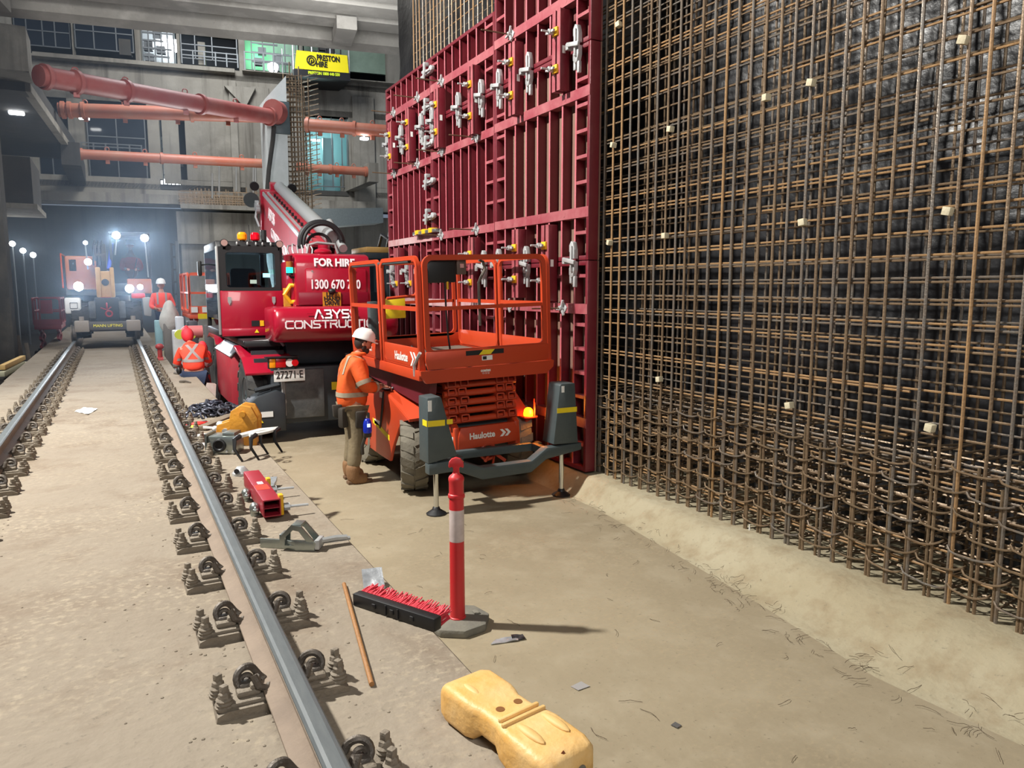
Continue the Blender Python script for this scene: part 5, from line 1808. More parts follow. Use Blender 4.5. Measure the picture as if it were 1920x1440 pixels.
for x, c, e in ((1.86, (230, 140, 20), (200, 100, 0)), (2.06, (200, 10, 30), (160, 0, 10))):
    b_ = tp('roof_beacon', MB().lathe([(.06, 0), (.075, .02), (.075, .09), (.05, .125), (.01, .13)], 16, tr(x, y0 + .15, 3.06)), mat('beacon_%d' % c[0], c, .15, emit=e, power=.3), cab)
    tp('beacon_base', MB().cyl((x, y0 + .15, 2.98), (x, y0 + .15, 3.07), .045), M_BLACK, b_)
for x in (1.56, 2.40):
    tp('work_lamp', MB().cyl((x, y0 - .06, 3.0), (x, y0 + .03, 3.0), .06, n=16).box(x - .02, x + .02, y0 - .02, y0 + .02, 2.9, 3.0), M_BLACK, cab)
    tp('lamp_glass', MB().cyl((x, y0 - .065, 3.0), (x, y0 - .06, 3.0), .05, n=16), mat('lamp_glass', (150, 120, 114), .3), cab)
tp('aerial', MB().cyl((1.97, y0 + .1, 3.0), (1.96, y0 + .1, 3.3), .006, n=6), M_BLACK, cab)
tp('exhaust', MB().cyl((2.22, y0 + .3, 2.95), (2.22, y0 + .3, 3.24), .045), M_BLACK, cab)
tp('mirror', MB().box(x0 - .18, x0 - .12, 13.6, 13.8, 2.5, 2.75, c=.02).tube([(x0, 13.7, 2.7), (x0 - .15, 13.7, 2.68)], .012, 6), M_BLACK, cab)
# traffic-light column between cab and hood
tl = tp('signal_column', MB().tube([(2.56, 11.86, 2.46), (2.42, 11.86, 2.46), (2.40, 11.86, 2.50)], .02, 6).cyl((2.40, 11.86, 2.49), (2.40, 11.86, 2.53), .05), M_BLACK)
for z, nm, c, p_ in ((2.53, 'green', (30, 220, 160), 2.5), (2.62, 'amber', (150, 90, 40), 0), (2.71, 'dark_red', (96, 10, 20), 0)):
    tp('signal_lamp', MB().cyl((2.40, 11.86, z), (2.40, 11.86, z + .085), .052, n=16), mat('signal_' + nm, c, .3, emit=c if p_ else None, power=p_), tl)
# yellow hook block stowed beside the cab
k = MB().tube([(2.58, 11.95, 2.34), (2.42, 11.95, 2.34), (2.33, 11.95, 2.20), (2.42, 11.95, 2.08), (2.62, 11.95, 2.10)], .035, 8)
tp('yellow_hook', k, M_YEL)
tp('hook_stand', MB().box(2.33, 2.52, 12.0, 12.06, 1.9, 2.3), M_HITCH)
tp('side_shell', MB().box(2.42, 2.56, 11.95, 12.9, 2.0, 2.72, c=.04), M_TR)
tp('grab_handle', MB().tube([(1.70, 12.0, 1.48), (2.1, 11.9, 1.50)], .015, 6).tube([(2.1, 11.75, 1.55), (2.2, 11.8, 1.5), (2.25, 11.75, 1.42)], .02, 6), M_SILV)
tp('front_mudguard_cover', MB().box(1.75, 2.4, 15.3, 16.3, 1.3, 1.55, c=.08), M_TR)

# ================================================================== PEOPLE
M_SKIN = mat('skin', (178, 122, 98), .55)
M_HAIR = mat('dark_hair', (44, 32, 26), .7)
M_HIVIS = mat('hivis_orange', (226, 92, 28), .75, 0, .4, 7, (190, 74, 30), .3, 14)
M_HIVISR = mat('hivis_red_orange', (244, 72, 46), .75, 0, .4, 7, (216, 60, 46), .3, 14)
M_TAPE = mat('reflective_tape', (164, 152, 130), .6, 0, .4, 20, (126, 116, 100))
M_TAPEG = mat('reflective_tape_grey', (150, 140, 138), .6, 0, .3, 20, (120, 112, 110))
M_KHAKI = mat('khaki_trousers', (126, 112, 86), .85, 0, .5, 9, (98, 88, 68), .4, 16)
M_NAVY = mat('navy_trousers', (34, 48, 74), .85, 0, .4, 8, (24, 34, 54), .3)
M_BOOT = mat('tan_boot', (134, 98, 64), .8, 0, .5, 12, (102, 74, 48), .3)
M_LEATH = mat('tool_leather', (52, 46, 38), .7, 0, .4, 9, (34, 30, 26))


def hand(mb_, wrist, fwd, palm, thumb_side, curl=0.5, s=1.0):
    """palm, four unequal bent fingers and a thumb grown from a wrist; fwd along the hand, palm: palm normal"""
    f = Vector(fwd).normalized()
    n_ = Vector(palm).normalized()
    n_ = (n_ - f * n_.dot(f)).normalized()
    sd = f.cross(n_) * thumb_side
    w = Vector(wrist)
    pts, ed, rad = [w, w + f * .045 * s, w + f * .085 * s], [(0, 1), (1, 2)], [(.022 * s, .022 * s), (.036 * s, .016 * s), (.036 * s, .014 * s)]
    m1 = skin(pts, ed, rad, 1)
    mb_.add(m1.v, m1.f)
    for off, ln in ((.030, .070), (.010, .080), (-.011, .075), (-.030, .058)):
        b0 = w + f * .075 * s + sd * off * s
        a1, a2, a3 = curl * .5, curl * 1.2, curl * 1.7
        l = ln * s / 3
        p1 = b0 + (f * math.cos(a1) + n_ * math.sin(a1)) * l * 1.3
        p2 = p1 + (f * math.cos(a2) + n_ * math.sin(a2)) * l
        p3 = p2 + (f * math.cos(a3) + n_ * math.sin(a3)) * l * .8
        mm = skin([b0, p1, p2, p3], [(0, 1), (1, 2), (2, 3)], [.0095 * s, .009 * s, .0085 * s, .007 * s], 1)
        mb_.add(mm.v, mm.f)
    b0 = w + f * .025 * s + sd * .028 * s
    p1 = b0 + (f * .55 + sd * .75 + n_ * .3).normalized() * .036 * s
    p2 = p1 + (f * .85 + sd * .25 + n_ * .5).normalized() * .030 * s
    mm = skin([b0, p1, p2], [(0, 1), (1, 2)], [.012 * s, .011 * s, .009 * s], 1)
    mb_.add(mm.v, mm.f)


def head_mesh(M, mb=None):
    """a head with brow, nose, mouth, chin and ears; local +y is where the face looks, origin at the skull centre"""
    mb = mb or MB()
    vs, fs = [], []
    n, m = 24, 18
    for k in range(m + 1):
        p = PI * k / m
        for i in range(n):
            t = 2 * PI * i / n
            x, y, z = math.sin(p) * math.cos(t), math.sin(p) * math.sin(t), math.cos(p)
            X, Y, Z = x * .078, y * .098, z * .118
            fr = max(0, y)
            if z < -.1:
                X *= 1 - .28 * min(1, (-z - .1))
                Y *= 1 - (.10 if y > 0 else .35) * min(1, -z)
            if fr > .75 and abs(x) < .3:
                if -.35 < z < .12:
                    Y += .022 * (1 - abs(x) / .3) * (1 - abs(z + .18) / .3 if abs(z + .18) < .3 else 0)   # nose
                if -.62 < z < -.45:
                    Y += .006                                                                       # lips
                if z < -.75:
                    Y += .012
            if fr > .6 and .02 < z < .22 and .15 < abs(x) < .6:
                Y -= .010                                                                           # eye sockets
            if fr > .6 and .22 < z < .4:
                Y += .004                                                                           # brow
            vs.append((X, Y, Z))
    for k in range(m):
        for i in range(n):
            j = (i + 1) % n
            fs.append((k * n + i, (k + 1) * n + i, (k + 1) * n + j, k * n + j))
    mb.add(vs, fs, M)
    for s in (-1, 1):
        mb.ball((s * .078, -.012, -.012), .032, .38, .65, 1.0, 10, 8, M)
    return mb


def face_parts(M, parent):
    eb = MB()
    for s in (-1, 1):
        eb.ball((s * .030, .082, .014), .011, 1.1, .6, .7, 10, 6, M)
    obj('eyes', eb, mat('eye', (60, 50, 44), .3), parent)
    obj('brows', MB().tube([(-.05, .083, .034), (-.015, .093, .036)], .005, 5, M=M).tube([(.05, .083, .034), (.015, .093, .036)], .005, 5, M=M), M_HAIR, parent)
    obj('mouth', MB().ball((0, .090, -.062), .02, 1.2, .4, .22, 10, 6, M), mat('lips', (146, 84, 74), .5), parent)


def hard_hat(M, m, mb=None):
    mb = mb or MB()
    prof = [(.128, -.012), (.130, .0), (.124, .02), (.118, .05), (.104, .085), (.078, .112), (.04, .126), (.005, .130)]
    vs, fs = [], []
    n = 24
    for r, z in prof:
        for i in range(n):
            t = 2 * PI * i / n
            vs.append((r * math.cos(t) * .90, r * math.sin(t) * 1.10, z))
    for k in range(len(prof) - 1):
        for i in range(n):
            j = (i + 1) % n
            fs.append((k * n + i, k * n + j, (k + 1) * n + j, (k + 1) * n + i))
    fs.append(tuple((len(prof) - 1) * n + i for i in range(n)))
    fs.append(tuple(range(n - 1, -1, -1)))
    mb.add(vs, fs, M)
    mb.prism([(-.09, .10), (-.06, .165), (0, .185), (.06, .165), (.09, .10), (.0, .11)], -.018, -.004, 'z', M)
    mb.tube([(0, -.12, .05), (0, -.05, .118), (0, .05, .122), (0, .125, .045)], .016, 6, M=M)
    return mb


# ---- the worker writing on the lift's engine cover; he faces the lift (+x), seen from his back left
wx, wy = 2.42, 8.62
wk = thing('person', (wx, wy, 0), 'worker in white hard hat and orange hi-vis jacket leaning on the lift cover to write', 'person')
# joints (world)
pel = Vector((wx + .0, wy + .02, .92))
che = Vector((wx + .02, wy + .03, 1.33))
nk = Vector((wx + .08, wy + .03, 1.50))
LH, RH = pel + Vector((.0, .095, -.03)), pel + Vector((.0, -.095, -.03))
# left side (far, +y) and right side (near, -y) when facing +x: his left arm is far side
body = skin([pel, pel + Vector((0, 0, .16)), che, nk, nk + Vector((.03, 0, .07)),
             LH, Vector((wx + .03, wy + .14, .50)), Vector((wx - .02, wy + .15, .12)),
             RH, Vector((wx + .0, wy - .10, .50)), Vector((wx - .05, wy - .11, .12)),
             che + Vector((.0, .17, .06)), Vector((wx + .16, wy + .24, 1.18)), Vector((wx + .36, wy + .17, 1.13)),
             che + Vector((.0, -.17, .06)), Vector((wx + .10, wy - .23, 1.14)), Vector((wx + .33, wy - .12, 1.14))],
            [(0, 1), (1, 2), (2, 3), (3, 4), (0, 5), (5, 6), (6, 7), (0, 8), (8, 9), (9, 10), (2, 11), (11, 12), (12, 13), (2, 14), (14, 15), (15, 16)],
            [(.12, .14), (.115, .14), (.12, .155), (.06, .06), (.055, .055), .085, .058, .042, .085, .058, .042, .07, .05, .034, .07, .05, .034], 1)
hM = tr(nk.x + .075, nk.y - .005, nk.z + .155) @ rotz(-PI / 2) @ rotx(-.42)
head_mesh(hM, body)
hand(body, Vector((wx + .36, wy + .17, 1.13)), (.9, -.15, -.12), (.1, 0, -1), -1, .7)
hand(body, Vector((wx + .33, wy - .12, 1.14)), (.92, .15, -.15), (.1, 0, -1), 1, .8)
bodyo = obj('body', body, M_SKIN, wk, smooth=1.2)
face_parts(hM, wk)
hr = MB().ball((0, -.022, .012), .1, .84, .90, 1.10, 18, 10, hM)
obj('hair', hr, M_HAIR, wk)
bdm = MB().ball((0, .052, -.078), .06, 1.12, .85, .75, 14, 8, hM)
bdm.ball((.055, .012, -.05), .035, .6, .9, 1.2, 10, 6, hM).ball((-.055, .012, -.05), .035, .6, .9, 1.2, 10, 6, hM)
obj('beard', bdm, M_HAIR, wk)
hatM = hM @ tr(0, -.012, .045) @ rotx(.12)
hat = obj('hard_hat', hard_hat(hatM, None), M_WHITE, wk)
obj('hat_sticker', MB().ball((-.05, .0, .112), .02, 1.6, 1.2, .25, 10, 6, hatM), M_BLACK, hat)
obj('hat_vent', MB().ball((-.112, .02, .03), .012, .6, 1.2, 1.0, 8, 6, hatM), M_BLACK, hat)
# jacket
jk = skin([pel + Vector((0, 0, -.10)), pel + Vector((-.01, 0, .16)), che + Vector((-.005, 0, .02)), che + Vector((.05, 0, .13)), nk + Vector((.015, 0, .02)),
           che + Vector((.0, .185, .08)), Vector((wx + .15, wy + .255, 1.18)), Vector((wx + .33, wy + .175, 1.135)),
           che + Vector((.0, -.185, .08)), Vector((wx + .09, wy - .245, 1.145)), Vector((wx + .29, wy - .125, 1.145))],
          [(0, 1), (1, 2), (2, 3), (3, 4), (2, 5), (5, 6), (6, 7), (2, 8), (8, 9), (9, 10)],
          [(.165, .20), (.165, .20), (.165, .205), (.12, .14), (.085, .085), .10, .082, .062, .10, .085, .064], 2)
jkt = obj('jacket', jk, M_HIVIS, wk, smooth=1.2)


def band(mb, c, axis, rx, ry, h, up=(0, 0, 1), n=28, th=.006):
    """an elliptical strip round a limb or trunk"""
    a = Vector(axis).normalized()
    u = Vector(up)
    u = (u - a * u.dot(a)).normalized()
    v = a.cross(u)
    vs = []
    for z in (-h / 2, h / 2):
        for rr in (0, th):
            for i in range(n):
                t = 2 * PI * i / n
                vs.append(Vector(c) + a * z + u * (rx + rr) * math.cos(t) + v * (ry + rr) * math.sin(t))
    fs = []
    for i in range(n):
        j = (i + 1) % n
        fs += [(i, j, 2 * n + j, 2 * n + i), (n + j, n + i, 3 * n + i, 3 * n + j), (j, i, n + i, n + j), (2 * n + i, 2 * n + j, 3 * n + j, 3 * n + i)]
    mb.add(vs, fs)
    return mb


def seat_band(name, src, c, axis, h, m, parent, th=.007, within=None):
    """reflective tape that follows the surface: faces of the garment cut between two planes and lifted off it"""
    a = Vector(axis).normalized()
    c = Vector(c)
    bm = bmesh.new()
    bv = [bm.verts.new(v) for v in src.v]
    for f in src.f:
        try:
            bm.faces.new([bv[i] for i in f])
        except ValueError:
            pass
    bmesh.ops.recalc_face_normals(bm, faces=bm.faces[:])
    for off, s in ((-h / 2, 1), (h / 2, -1)):
        g = bm.verts[:] + bm.edges[:] + bm.faces[:]
        bmesh.ops.bisect_plane(bm, geom=g, plane_co=c + a * off, plane_no=a * -s, clear_outer=True)
    if within:
        w, r = within
        bmesh.ops.delete(bm, geom=[f for f in bm.faces if (f.calc_center_median() - Vector(w)).length > r], context='FACES')
    bm.normal_update()
    for v in bm.verts:
        v.co += v.normal * th
    mb = MB().bm(bm)
    return obj(name, mb, m, parent, smooth=1.2) if mb.f else None


seat_band('waist_tape', jk, pel + Vector((0, 0, .14)), (0, 0, 1), .055, M_TAPE, jkt, within=(pel + Vector((0, 0, .14)), .24))
for c, e in ((Vector((wx + .09, wy - .245, 1.145)), Vector((wx + .29, wy - .125, 1.145))), (Vector((wx + .15, wy + .255, 1.18)), Vector((wx + .33, wy + .175, 1.135)))):
    d = e - c
    seat_band('sleeve_tape', jk, c + d * .62, d, .05, M_TAPE, jkt, within=(c + d * .62, .11))
for s, c, e in ((-1, che + Vector((.0, -.185, .08)), Vector((wx + .09, wy - .245, 1.145))), (1, che + Vector((.0, .185, .08)), Vector((wx + .15, wy + .255, 1.18)))):
    d = e - c
    seat_band('sleeve_tape', jk, c + d * .75, d, .05, M_TAPE, jkt, within=(c + d * .75, .13))
    seat_band('shoulder_tape', jk, che + Vector((0, s * .115, .1)), (0, 1, 0), .05, M_TAPE, jkt, within=(che + Vector((0, s * .115, .10)), .19))
obj('collar', MB().torus((nk.x + .02, nk.y, nk.z + .03), .072, .022, 'z', 20, 8), M_HIVIS, jkt)
# trousers, boots
trs = skin([pel, LH + Vector((0, .005, -.06)), Vector((wx + .03, wy + .14, .50)), Vector((wx - .02, wy + .15, .16)), RH + Vector((0, -.005, -.06)), Vector((wx + .0, wy - .10, .50)), Vector((wx - .05, wy - .11, .16))],
           [(0, 1), (1, 2), (2, 3), (0, 4), (4, 5), (5, 6)], [(.14, .17), .12, .092, .088, .12, .092, .088], 2)
obj('trousers', trs, M_KHAKI, wk, smooth=1.2)
for x, y, nm in ((wx - .02, wy + .15, 0), (wx - .05, wy - .11, 1)):
    bt = skin([(x - .0, y, .25), (x - .0, y, .065), (x + .07, y - .002, .048), (x + .18, y - .005, .04)], [(0, 1), (1, 2), (2, 3)], [(.088, .088), (.098, .092), (.085, .082), (.074, .07)], 2)
    bo = obj('boot', bt, M_BOOT, wk, smooth=1.2)
    so = MB().prism([(x - .072, y - .048), (x + .05, y - .052), (x + .17, y - .056), (x + .225, y - .03), (x + .235, y + .01), (x + .18, y + .048), (x + .05, y + .05), (x - .072, y + .048)], 0.0, .038, 'z', c=.008)
    obj('sole', so, mat('boot_sole', (96, 72, 50), .85), bo)
# tool belt: pouch, hammer loop and blue bottle
obj('belt', band(MB(), pel + Vector((0, 0, .0)), (0, 0, 1), .150, .178, .05), M_LEATH, wk)
po = MB().box(-.07, .07, -.04, .05, -.22, .02, tr(wx - .13, wy - .10, .90) @ rotz(.5), c=.03)
po.prism([(-.13, .02), (-.02, .02), (-.03, -.16), (-.12, -.12)], -.03, .03, 'y', tr(wx - .13, wy - .06, .93), c=.01)
obj('tool_pouch', po, M_LEATH, wk)
po = MB().box(-.06, .06, -.03, .03, -.18, .02, tr(wx + .03, wy - .21, .86) @ rotx(.1), c=.02)
obj('tool_pouch', po, M_LEATH, wk)
bq_ = tr(wx + .10, wy - .235, .62)
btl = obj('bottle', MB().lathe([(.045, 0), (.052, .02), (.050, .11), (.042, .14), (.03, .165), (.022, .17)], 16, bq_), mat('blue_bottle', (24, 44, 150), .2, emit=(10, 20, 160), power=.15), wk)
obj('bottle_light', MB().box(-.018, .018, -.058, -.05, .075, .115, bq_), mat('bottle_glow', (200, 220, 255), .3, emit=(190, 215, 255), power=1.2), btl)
obj('holster', MB().box(-.05, .05, -.035, .03, -.06, .05, bq_ @ tr(0, .02, 0), c=.02).tube([(.0, .02, .02), (-.06, .03, -.16), (-.05, .05, -.26)], .02, 6, M=bq_), M_LEATH, wk)
# what he writes on
q = Vector((wx + .45, wy - .01, 1.10))
cb_ = thing('clipboard', (q.x, q.y, q.z - .012), 'white clipboard pad under the hands of the worker on the lift cover', 'clipboard')
cM = tr(*q) @ rotz(.3) @ roty(.10)
obj('board', MB().box(-.14, .14, -.10, .10, -.012, .0, cM, c=.004), M_BLACK, cb_)
obj('paper', MB().box(-.13, .14, -.095, .095, .0, .008, cM), M_WHITE, cb_)

# ---- the worker kneeling by the slab edge, his back to us
kx, ky = 1.21, 14.75
kn = thing('person', (kx, ky, 0.0), 'worker in bright orange hi-vis with a cross on the back, crouched at the slab edge', 'person')
pel = Vector((kx, ky, .70))
che = Vector((kx - .02, ky + .10, 1.12))
nk = Vector((kx - .03, ky + .17, 1.28))
body = skin([pel, pel + Vector((0, .03, .18)), che, nk, nk + Vector((-.02, .08, .05)),
             pel + Vector((.12, .0, -.03)), Vector((kx + .24, ky + .36, .42)), Vector((kx + .22, ky + .02, .10)),
             pel + Vector((-.12, .02, -.03)), Vector((kx - .10, ky + .40, .46)), Vector((kx - .06, ky + .12, .10)),
             che + Vector((-.18, .0, .05)), Vector((kx - .27, ky + .18, .90)), Vector((kx - .18, ky + .42, .84)),
             che + Vector((.18, .0, .05)), Vector((kx + .27, ky + .20, .90)), Vector((kx + .20, ky + .44, .84))],
            [(0, 1), (1, 2), (2, 3), (3, 4), (0, 5), (5, 6), (6, 7), (0, 8), (8, 9), (9, 10), (2, 11), (11, 12), (12, 13), (2, 14), (14, 15), (15, 16)],
            [(.15, .13), (.145, .12), (.15, .12), .06, .055, .09, .065, .045, .09, .065, .045, .07, .05, .035, .07, .05, .035], 1)
hM = tr(nk.x - .03, nk.y + .14, nk.z + .13) @ rotz(.15) @ rotx(-.55)
head_mesh(hM, body)
hand(body, Vector((kx - .18, ky + .42, .84)), (.2, .9, -.2), (0, 0, -1), 1, .8)
hand(body, Vector((kx + .20, ky + .44, .84)), (-.2, .9, -.2), (0, 0, -1), -1, .8)
obj('body', body, M_SKIN, kn, smooth=1.2)
face_parts(hM, kn)
M_HOOD = mat('red_hood', (214, 44, 56), .7)
obj('hood', MB().ball((0, -.02, .02), .115, .95, 1.05, 1.25, 16, 10, hM).ball((0, -.03, .15), .05, .8, .8, 1.3, 12, 8, hM), M_HOOD, kn)
jk = skin([pel + Vector((0, 0, .06)), pel + Vector((0, .04, .22)), che, nk + Vector((0, -.02, -.02)), nk + Vector((0, .02, .03)),
           che + Vector((-.19, .0, .05)), Vector((kx - .285, ky + .17, .90)), Vector((kx - .20, ky + .38, .85)),
           che + Vector((.19, .0, .05)), Vector((kx + .285, ky + .19, .90)), Vector((kx + .21, ky + .40, .85))],
          [(0, 1), (1, 2), (2, 3), (3, 4), (2, 5), (5, 6), (6, 7), (2, 8), (8, 9), (9, 10)], [(.205, .15), (.20, .15), (.205, .15), (.12, .10), .08, .09, .075, .055, .09, .075, .055], 2)
jkt = obj('jacket', jk, M_HIVISR, kn, smooth=1.2)
for z in (.10, .30):
    seat_band('waist_tape', jk, pel + Vector((0, .03, z)), (0, -.15, 1), .05, M_TAPEG, jkt, within=(pel + Vector((0, .03, z)), .27))
for s in (-1, 1):
    seat_band('cross_tape', jk, che + Vector((0, -.12, .04)), (s * .78, 0, .62), .045, M_TAPEG, jkt, within=(che + Vector((0, -.16, .02)), .20))
    c, e = che + Vector((s * .19, 0, .05)), Vector((kx + s * .285, ky + .18, .90))
    seat_band('sleeve_tape', jk, e, (e - c), .06, M_TAPEG, jkt, within=(e, .13))
trs = skin([pel, pel + Vector((.12, .0, -.03)), Vector((kx + .24, ky + .36, .42)), Vector((kx + .22, ky + .02, .12)), pel + Vector((-.12, .02, -.03)), Vector((kx - .10, ky + .40, .46)), Vector((kx - .06, ky + .12, .12))],
           [(0, 1), (1, 2), (2, 3), (0, 4), (4, 5), (5, 6)], [(.19, .15), .125, .09, .065, .125, .09, .065], 2)
obj('trousers', trs, M_NAVY, kn, smooth=1.2)
for x, y in ((kx + .22, ky + .02), (kx - .06, ky + .12)):
    bt = skin([(x, y, .12), (x, y + .02, .06), (x, y + .14, .045), (x, y + .22, .045)], [(0, 1), (1, 2), (2, 3)], [.055, .052, .05, .042], 1)
    obj('boot', bt, M_BOOT, kn, smooth=1.2)
obj('glove', MB().ball((kx - .25, ky + .1, .80), .06, .8, .8, 1.2), M_BLACK, kn)

# ---- the standing worker beside the digger
sx_, sy_ = 1.08, 21.6
pp = thing('person', (sx_, sy_, SZ), 'worker in red-orange hi-vis and white hard hat standing beside the bright digger', 'person')
z = SZ
pel = Vector((sx_, sy_, z + .95))
che = Vector((sx_, sy_, z + 1.32))
nk = Vector((sx_, sy_, z + 1.52))
body = skin([pel, che, nk, nk + Vector((0, -.01, .08)), pel + Vector((-.09, 0, -.02)), Vector((sx_ - .10, sy_, z + .5)), Vector((sx_ - .10, sy_ + .02, z + .08)), pel + Vector((.09, 0, -.02)), Vector((sx_ + .10, sy_, z + .5)), Vector((sx_ + .10, sy_ + .02, z + .08)),
             che + Vector((-.18, 0, .08)), Vector((sx_ - .25, sy_ - .02, z + 1.12)), Vector((sx_ - .16, sy_ - .24, z + 1.08)), che + Vector((.18, 0, .08)), Vector((sx_ + .27, sy_ - .02, z + 1.12)), Vector((sx_ + .16, sy_ - .24, z + 1.08))],
            [(0, 1), (1, 2), (2, 3), (0, 4), (4, 5), (5, 6), (0, 7), (7, 8), (8, 9), (1, 10), (10, 11), (11, 12), (1, 13), (13, 14), (14, 15)],
            [(.14, .12), (.15, .12), .06, .055, .085, .058, .042, .085, .058, .042, .07, .05, .034, .07, .05, .034], 1)
hM = tr(sx_, sy_ - .02, z + 1.68) @ rotz(PI)
head_mesh(hM, body)
hand(body, Vector((sx_ - .16, sy_ - .24, z + 1.08)), (.6, -.6, 0), (0, 0, -1), -1, .7)
hand(body, Vector((sx_ + .16, sy_ - .24, z + 1.08)), (-.6, -.6, 0), (0, 0, -1), 1, .7)
obj('body', body, M_SKIN, pp, smooth=1.2)
face_parts(hM, pp)
obj('hard_hat', hard_hat(hM @ tr(0, 0, .045), None), M_WHITE, pp)
jk = skin([pel, pel + Vector((0, 0, .2)), che, nk + Vector((0, 0, -.04)), che + Vector((-.19, 0, .08)), Vector((sx_ - .26, sy_ - .02, z + 1.12)), Vector((sx_ - .18, sy_ - .21, z + 1.09)), che + Vector((.19, 0, .08)), Vector((sx_ + .28, sy_ - .02, z + 1.12)), Vector((sx_ + .18, sy_ - .21, z + 1.09))],
          [(0, 1), (1, 2), (2, 3), (2, 4), (4, 5), (5, 6), (2, 7), (7, 8), (8, 9)], [(.175, .14), (.175, .14), (.185, .14), .08, .085, .07, .05, .085, .07, .05], 1)
jkt = obj('jacket', jk, M_HIVISR, pp, smooth=1.2)
seat_band('waist_tape', jk, pel + Vector((0, 0, .12)), (0, 0, 1), .05, M_TAPEG, jkt, within=(pel + Vector((0, 0, .12)), .24))
for s in (-1, 1):
    seat_band('chest_tape', jk, che + Vector((s * .10, -.1, .02)), (1, 0, 0), .045, M_TAPEG, jkt, within=(che + Vector((s * .10, -.1, .02)), .2))
trs = skin([pel, pel + Vector((-.09, 0, -.04)), Vector((sx_ - .10, sy_, z + .5)), Vector((sx_ - .10, sy_ + .02, z + .12)), pel + Vector((.09, 0, -.04)), Vector((sx_ + .10, sy_, z + .5)), Vector((sx_ + .10, sy_ + .02, z + .12))],
           [(0, 1), (1, 2), (2, 3), (0, 4), (4, 5), (5, 6)], [(.16, .13), .10, .08, .07, .10, .08, .07], 1)
obj('trousers', trs, M_NAVY, pp, smooth=1.2)
for s in (-1, 1):
    bt = skin([(sx_ + s * .1, sy_ + .03, z + .12), (sx_ + s * .1, sy_, z + .055), (sx_ + s * .1, sy_ - .14, z + .045)], [(0, 1), (1, 2)], [.055, .055, .045], 1)
    obj('boot', bt, M_BOOT, pp, smooth=1.2)

# ================================================================== ROAD-RAIL DIGGER WITH ITS LAMPS ON
M_DOR = mat('digger_orange', (176, 104, 60), .5, 0, .4, 3, (160, 86, 44))
M_DYE = mat('digger_yellow', (186, 146, 84), .5, 0, .4, 4, (150, 110, 50))
M_LAMP = mat('work_lamp_lens', (255, 255, 255), .3, emit=(235, 244, 255), power=60)
M_DGREY = mat('digger_grey', (88, 84, 82), .6, 0, .4, 4, (60, 58, 58))
DX, DY = -.20, 22.9
dg = thing('road_rail_digger', (DX, DY, SZ), 'road-rail excavator with dazzling white lamps standing on the track', 'excavator')


def dp(name, mb, m, parent=dg, **k):
    return obj(name, mb, m, parent, **k)


dp('bumper_beam', MB().box(-.78, .36, 22.42, 22.72, 1.20, 1.42, c=.02), M_DGREY)
for x in (-.80, .40):
    dp('beam_end', MB().box(x - .17, x + .17, 22.36, 22.76, 1.16, 1.45, c=.03).cyl((x, 22.5, 1.45), (x, 22.5, 1.56), .06), mat('beam_end_grey', (146, 136, 124), .6))
lettering('beam_lettering', 'MANN LIFTING', .10, (-.20, 22.412, 1.315), (1, 0, 0), (0, 0, 1), mat('letter_yellow', (226, 214, 60), .5, emit=(226, 214, 60), power=.3), dg, extrude=.001)
for x in (RX['left'], RX['near']):
    w_ = MB().lathe([(.18, -.06), (.22, -.06), (.22, -.03), (.19, -.02), (.19, .06)], 20, tr(x, 22.7, RH_Z + .19) @ roty(PI / 2))
    dp('rail_wheel', w_, M_CLIP)
for x in (-.83, .43):
    for y in (23.3, 25.4):
        wheel(x, y, RH_Z + .52, .50, .42, M_TYREB, 15, dg, outer=-1 if x < 0 else 1)
dp('undercarriage', MB().box(-.62, .22, 22.75, 26, 1.15, 1.95, c=.04), M_DGREY)
dp('front_plate', MB().box(-.48, .10, 22.70, 22.78, 1.36, 2.05, c=.02), M_TB)
for a_ in (-.62, .08):
    dp('side_column', MB().box(a_, a_ + .16, 22.62, 22.8, 1.5, 1.95, c=.02), M_PLATE)
dp('turntable', MB().cyl((-.2, 24.4, 1.9), (-.2, 24.4, 2.15), .6, n=20), M_BLACK)
dp('deck', MB().box(-1.15, .95, 23.3, 26, 2.1, 2.3, c=.04), M_DGREY)
dp('engine_house', MB().box(-1.12, -.38, 23.2, 25.8, 2.25, 3.15, c=.06), M_DOR)
dp('house_window', MB().box(-1.02, -.86, 23.18, 23.2, 2.75, 3.05, c=.01), M_CABG)
dp('tool_box', MB().box(-1.18, -.80, 22.9, 23.2, 1.62, 2.05, c=.05), M_WHITE)
dp('box_mark', MB().ring_prism(rounded(-1.06, -.88, 1.76, 1.92, .01, 1), rounded(-1.05, -.89, 1.77, 1.91, .01, 1), 22.885, 22.9, 'y'), M_BLACK)
# cab on its left
k = MB()
for x in (-.02, .90):
    for y in (23.1, 24.5):
        k.box(x - .035, x + .035, y - .04, y + .04, 2.25, 3.72, c=.01)
k.box(-.06, .94, 23.06, 24.55, 3.68, 3.80, c=.03).box(-.06, .94, 23.06, 24.55, 2.2, 2.42, c=.02)
dcab = dp('cab', k, M_TB)
dp('windscreen', MB().box(.01, .87, 23.09, 23.10, 2.42, 3.68), thin_glass('clear_glass', (214, 222, 226)), dcab)
dp('orange_apron', MB().box(.32, .92, 22.98, 23.06, 2.15, 2.55, c=.03), M_DOR, dcab)
dp('wiper', MB().cyl((.45, 23.06, 2.5), (.60, 23.06, 3.1), .01, n=6), M_BLACK, dcab)
dp('cab_plate', MB().box(.58, .72, 23.03, 23.06, 2.5, 2.55), M_WHITE, dcab)
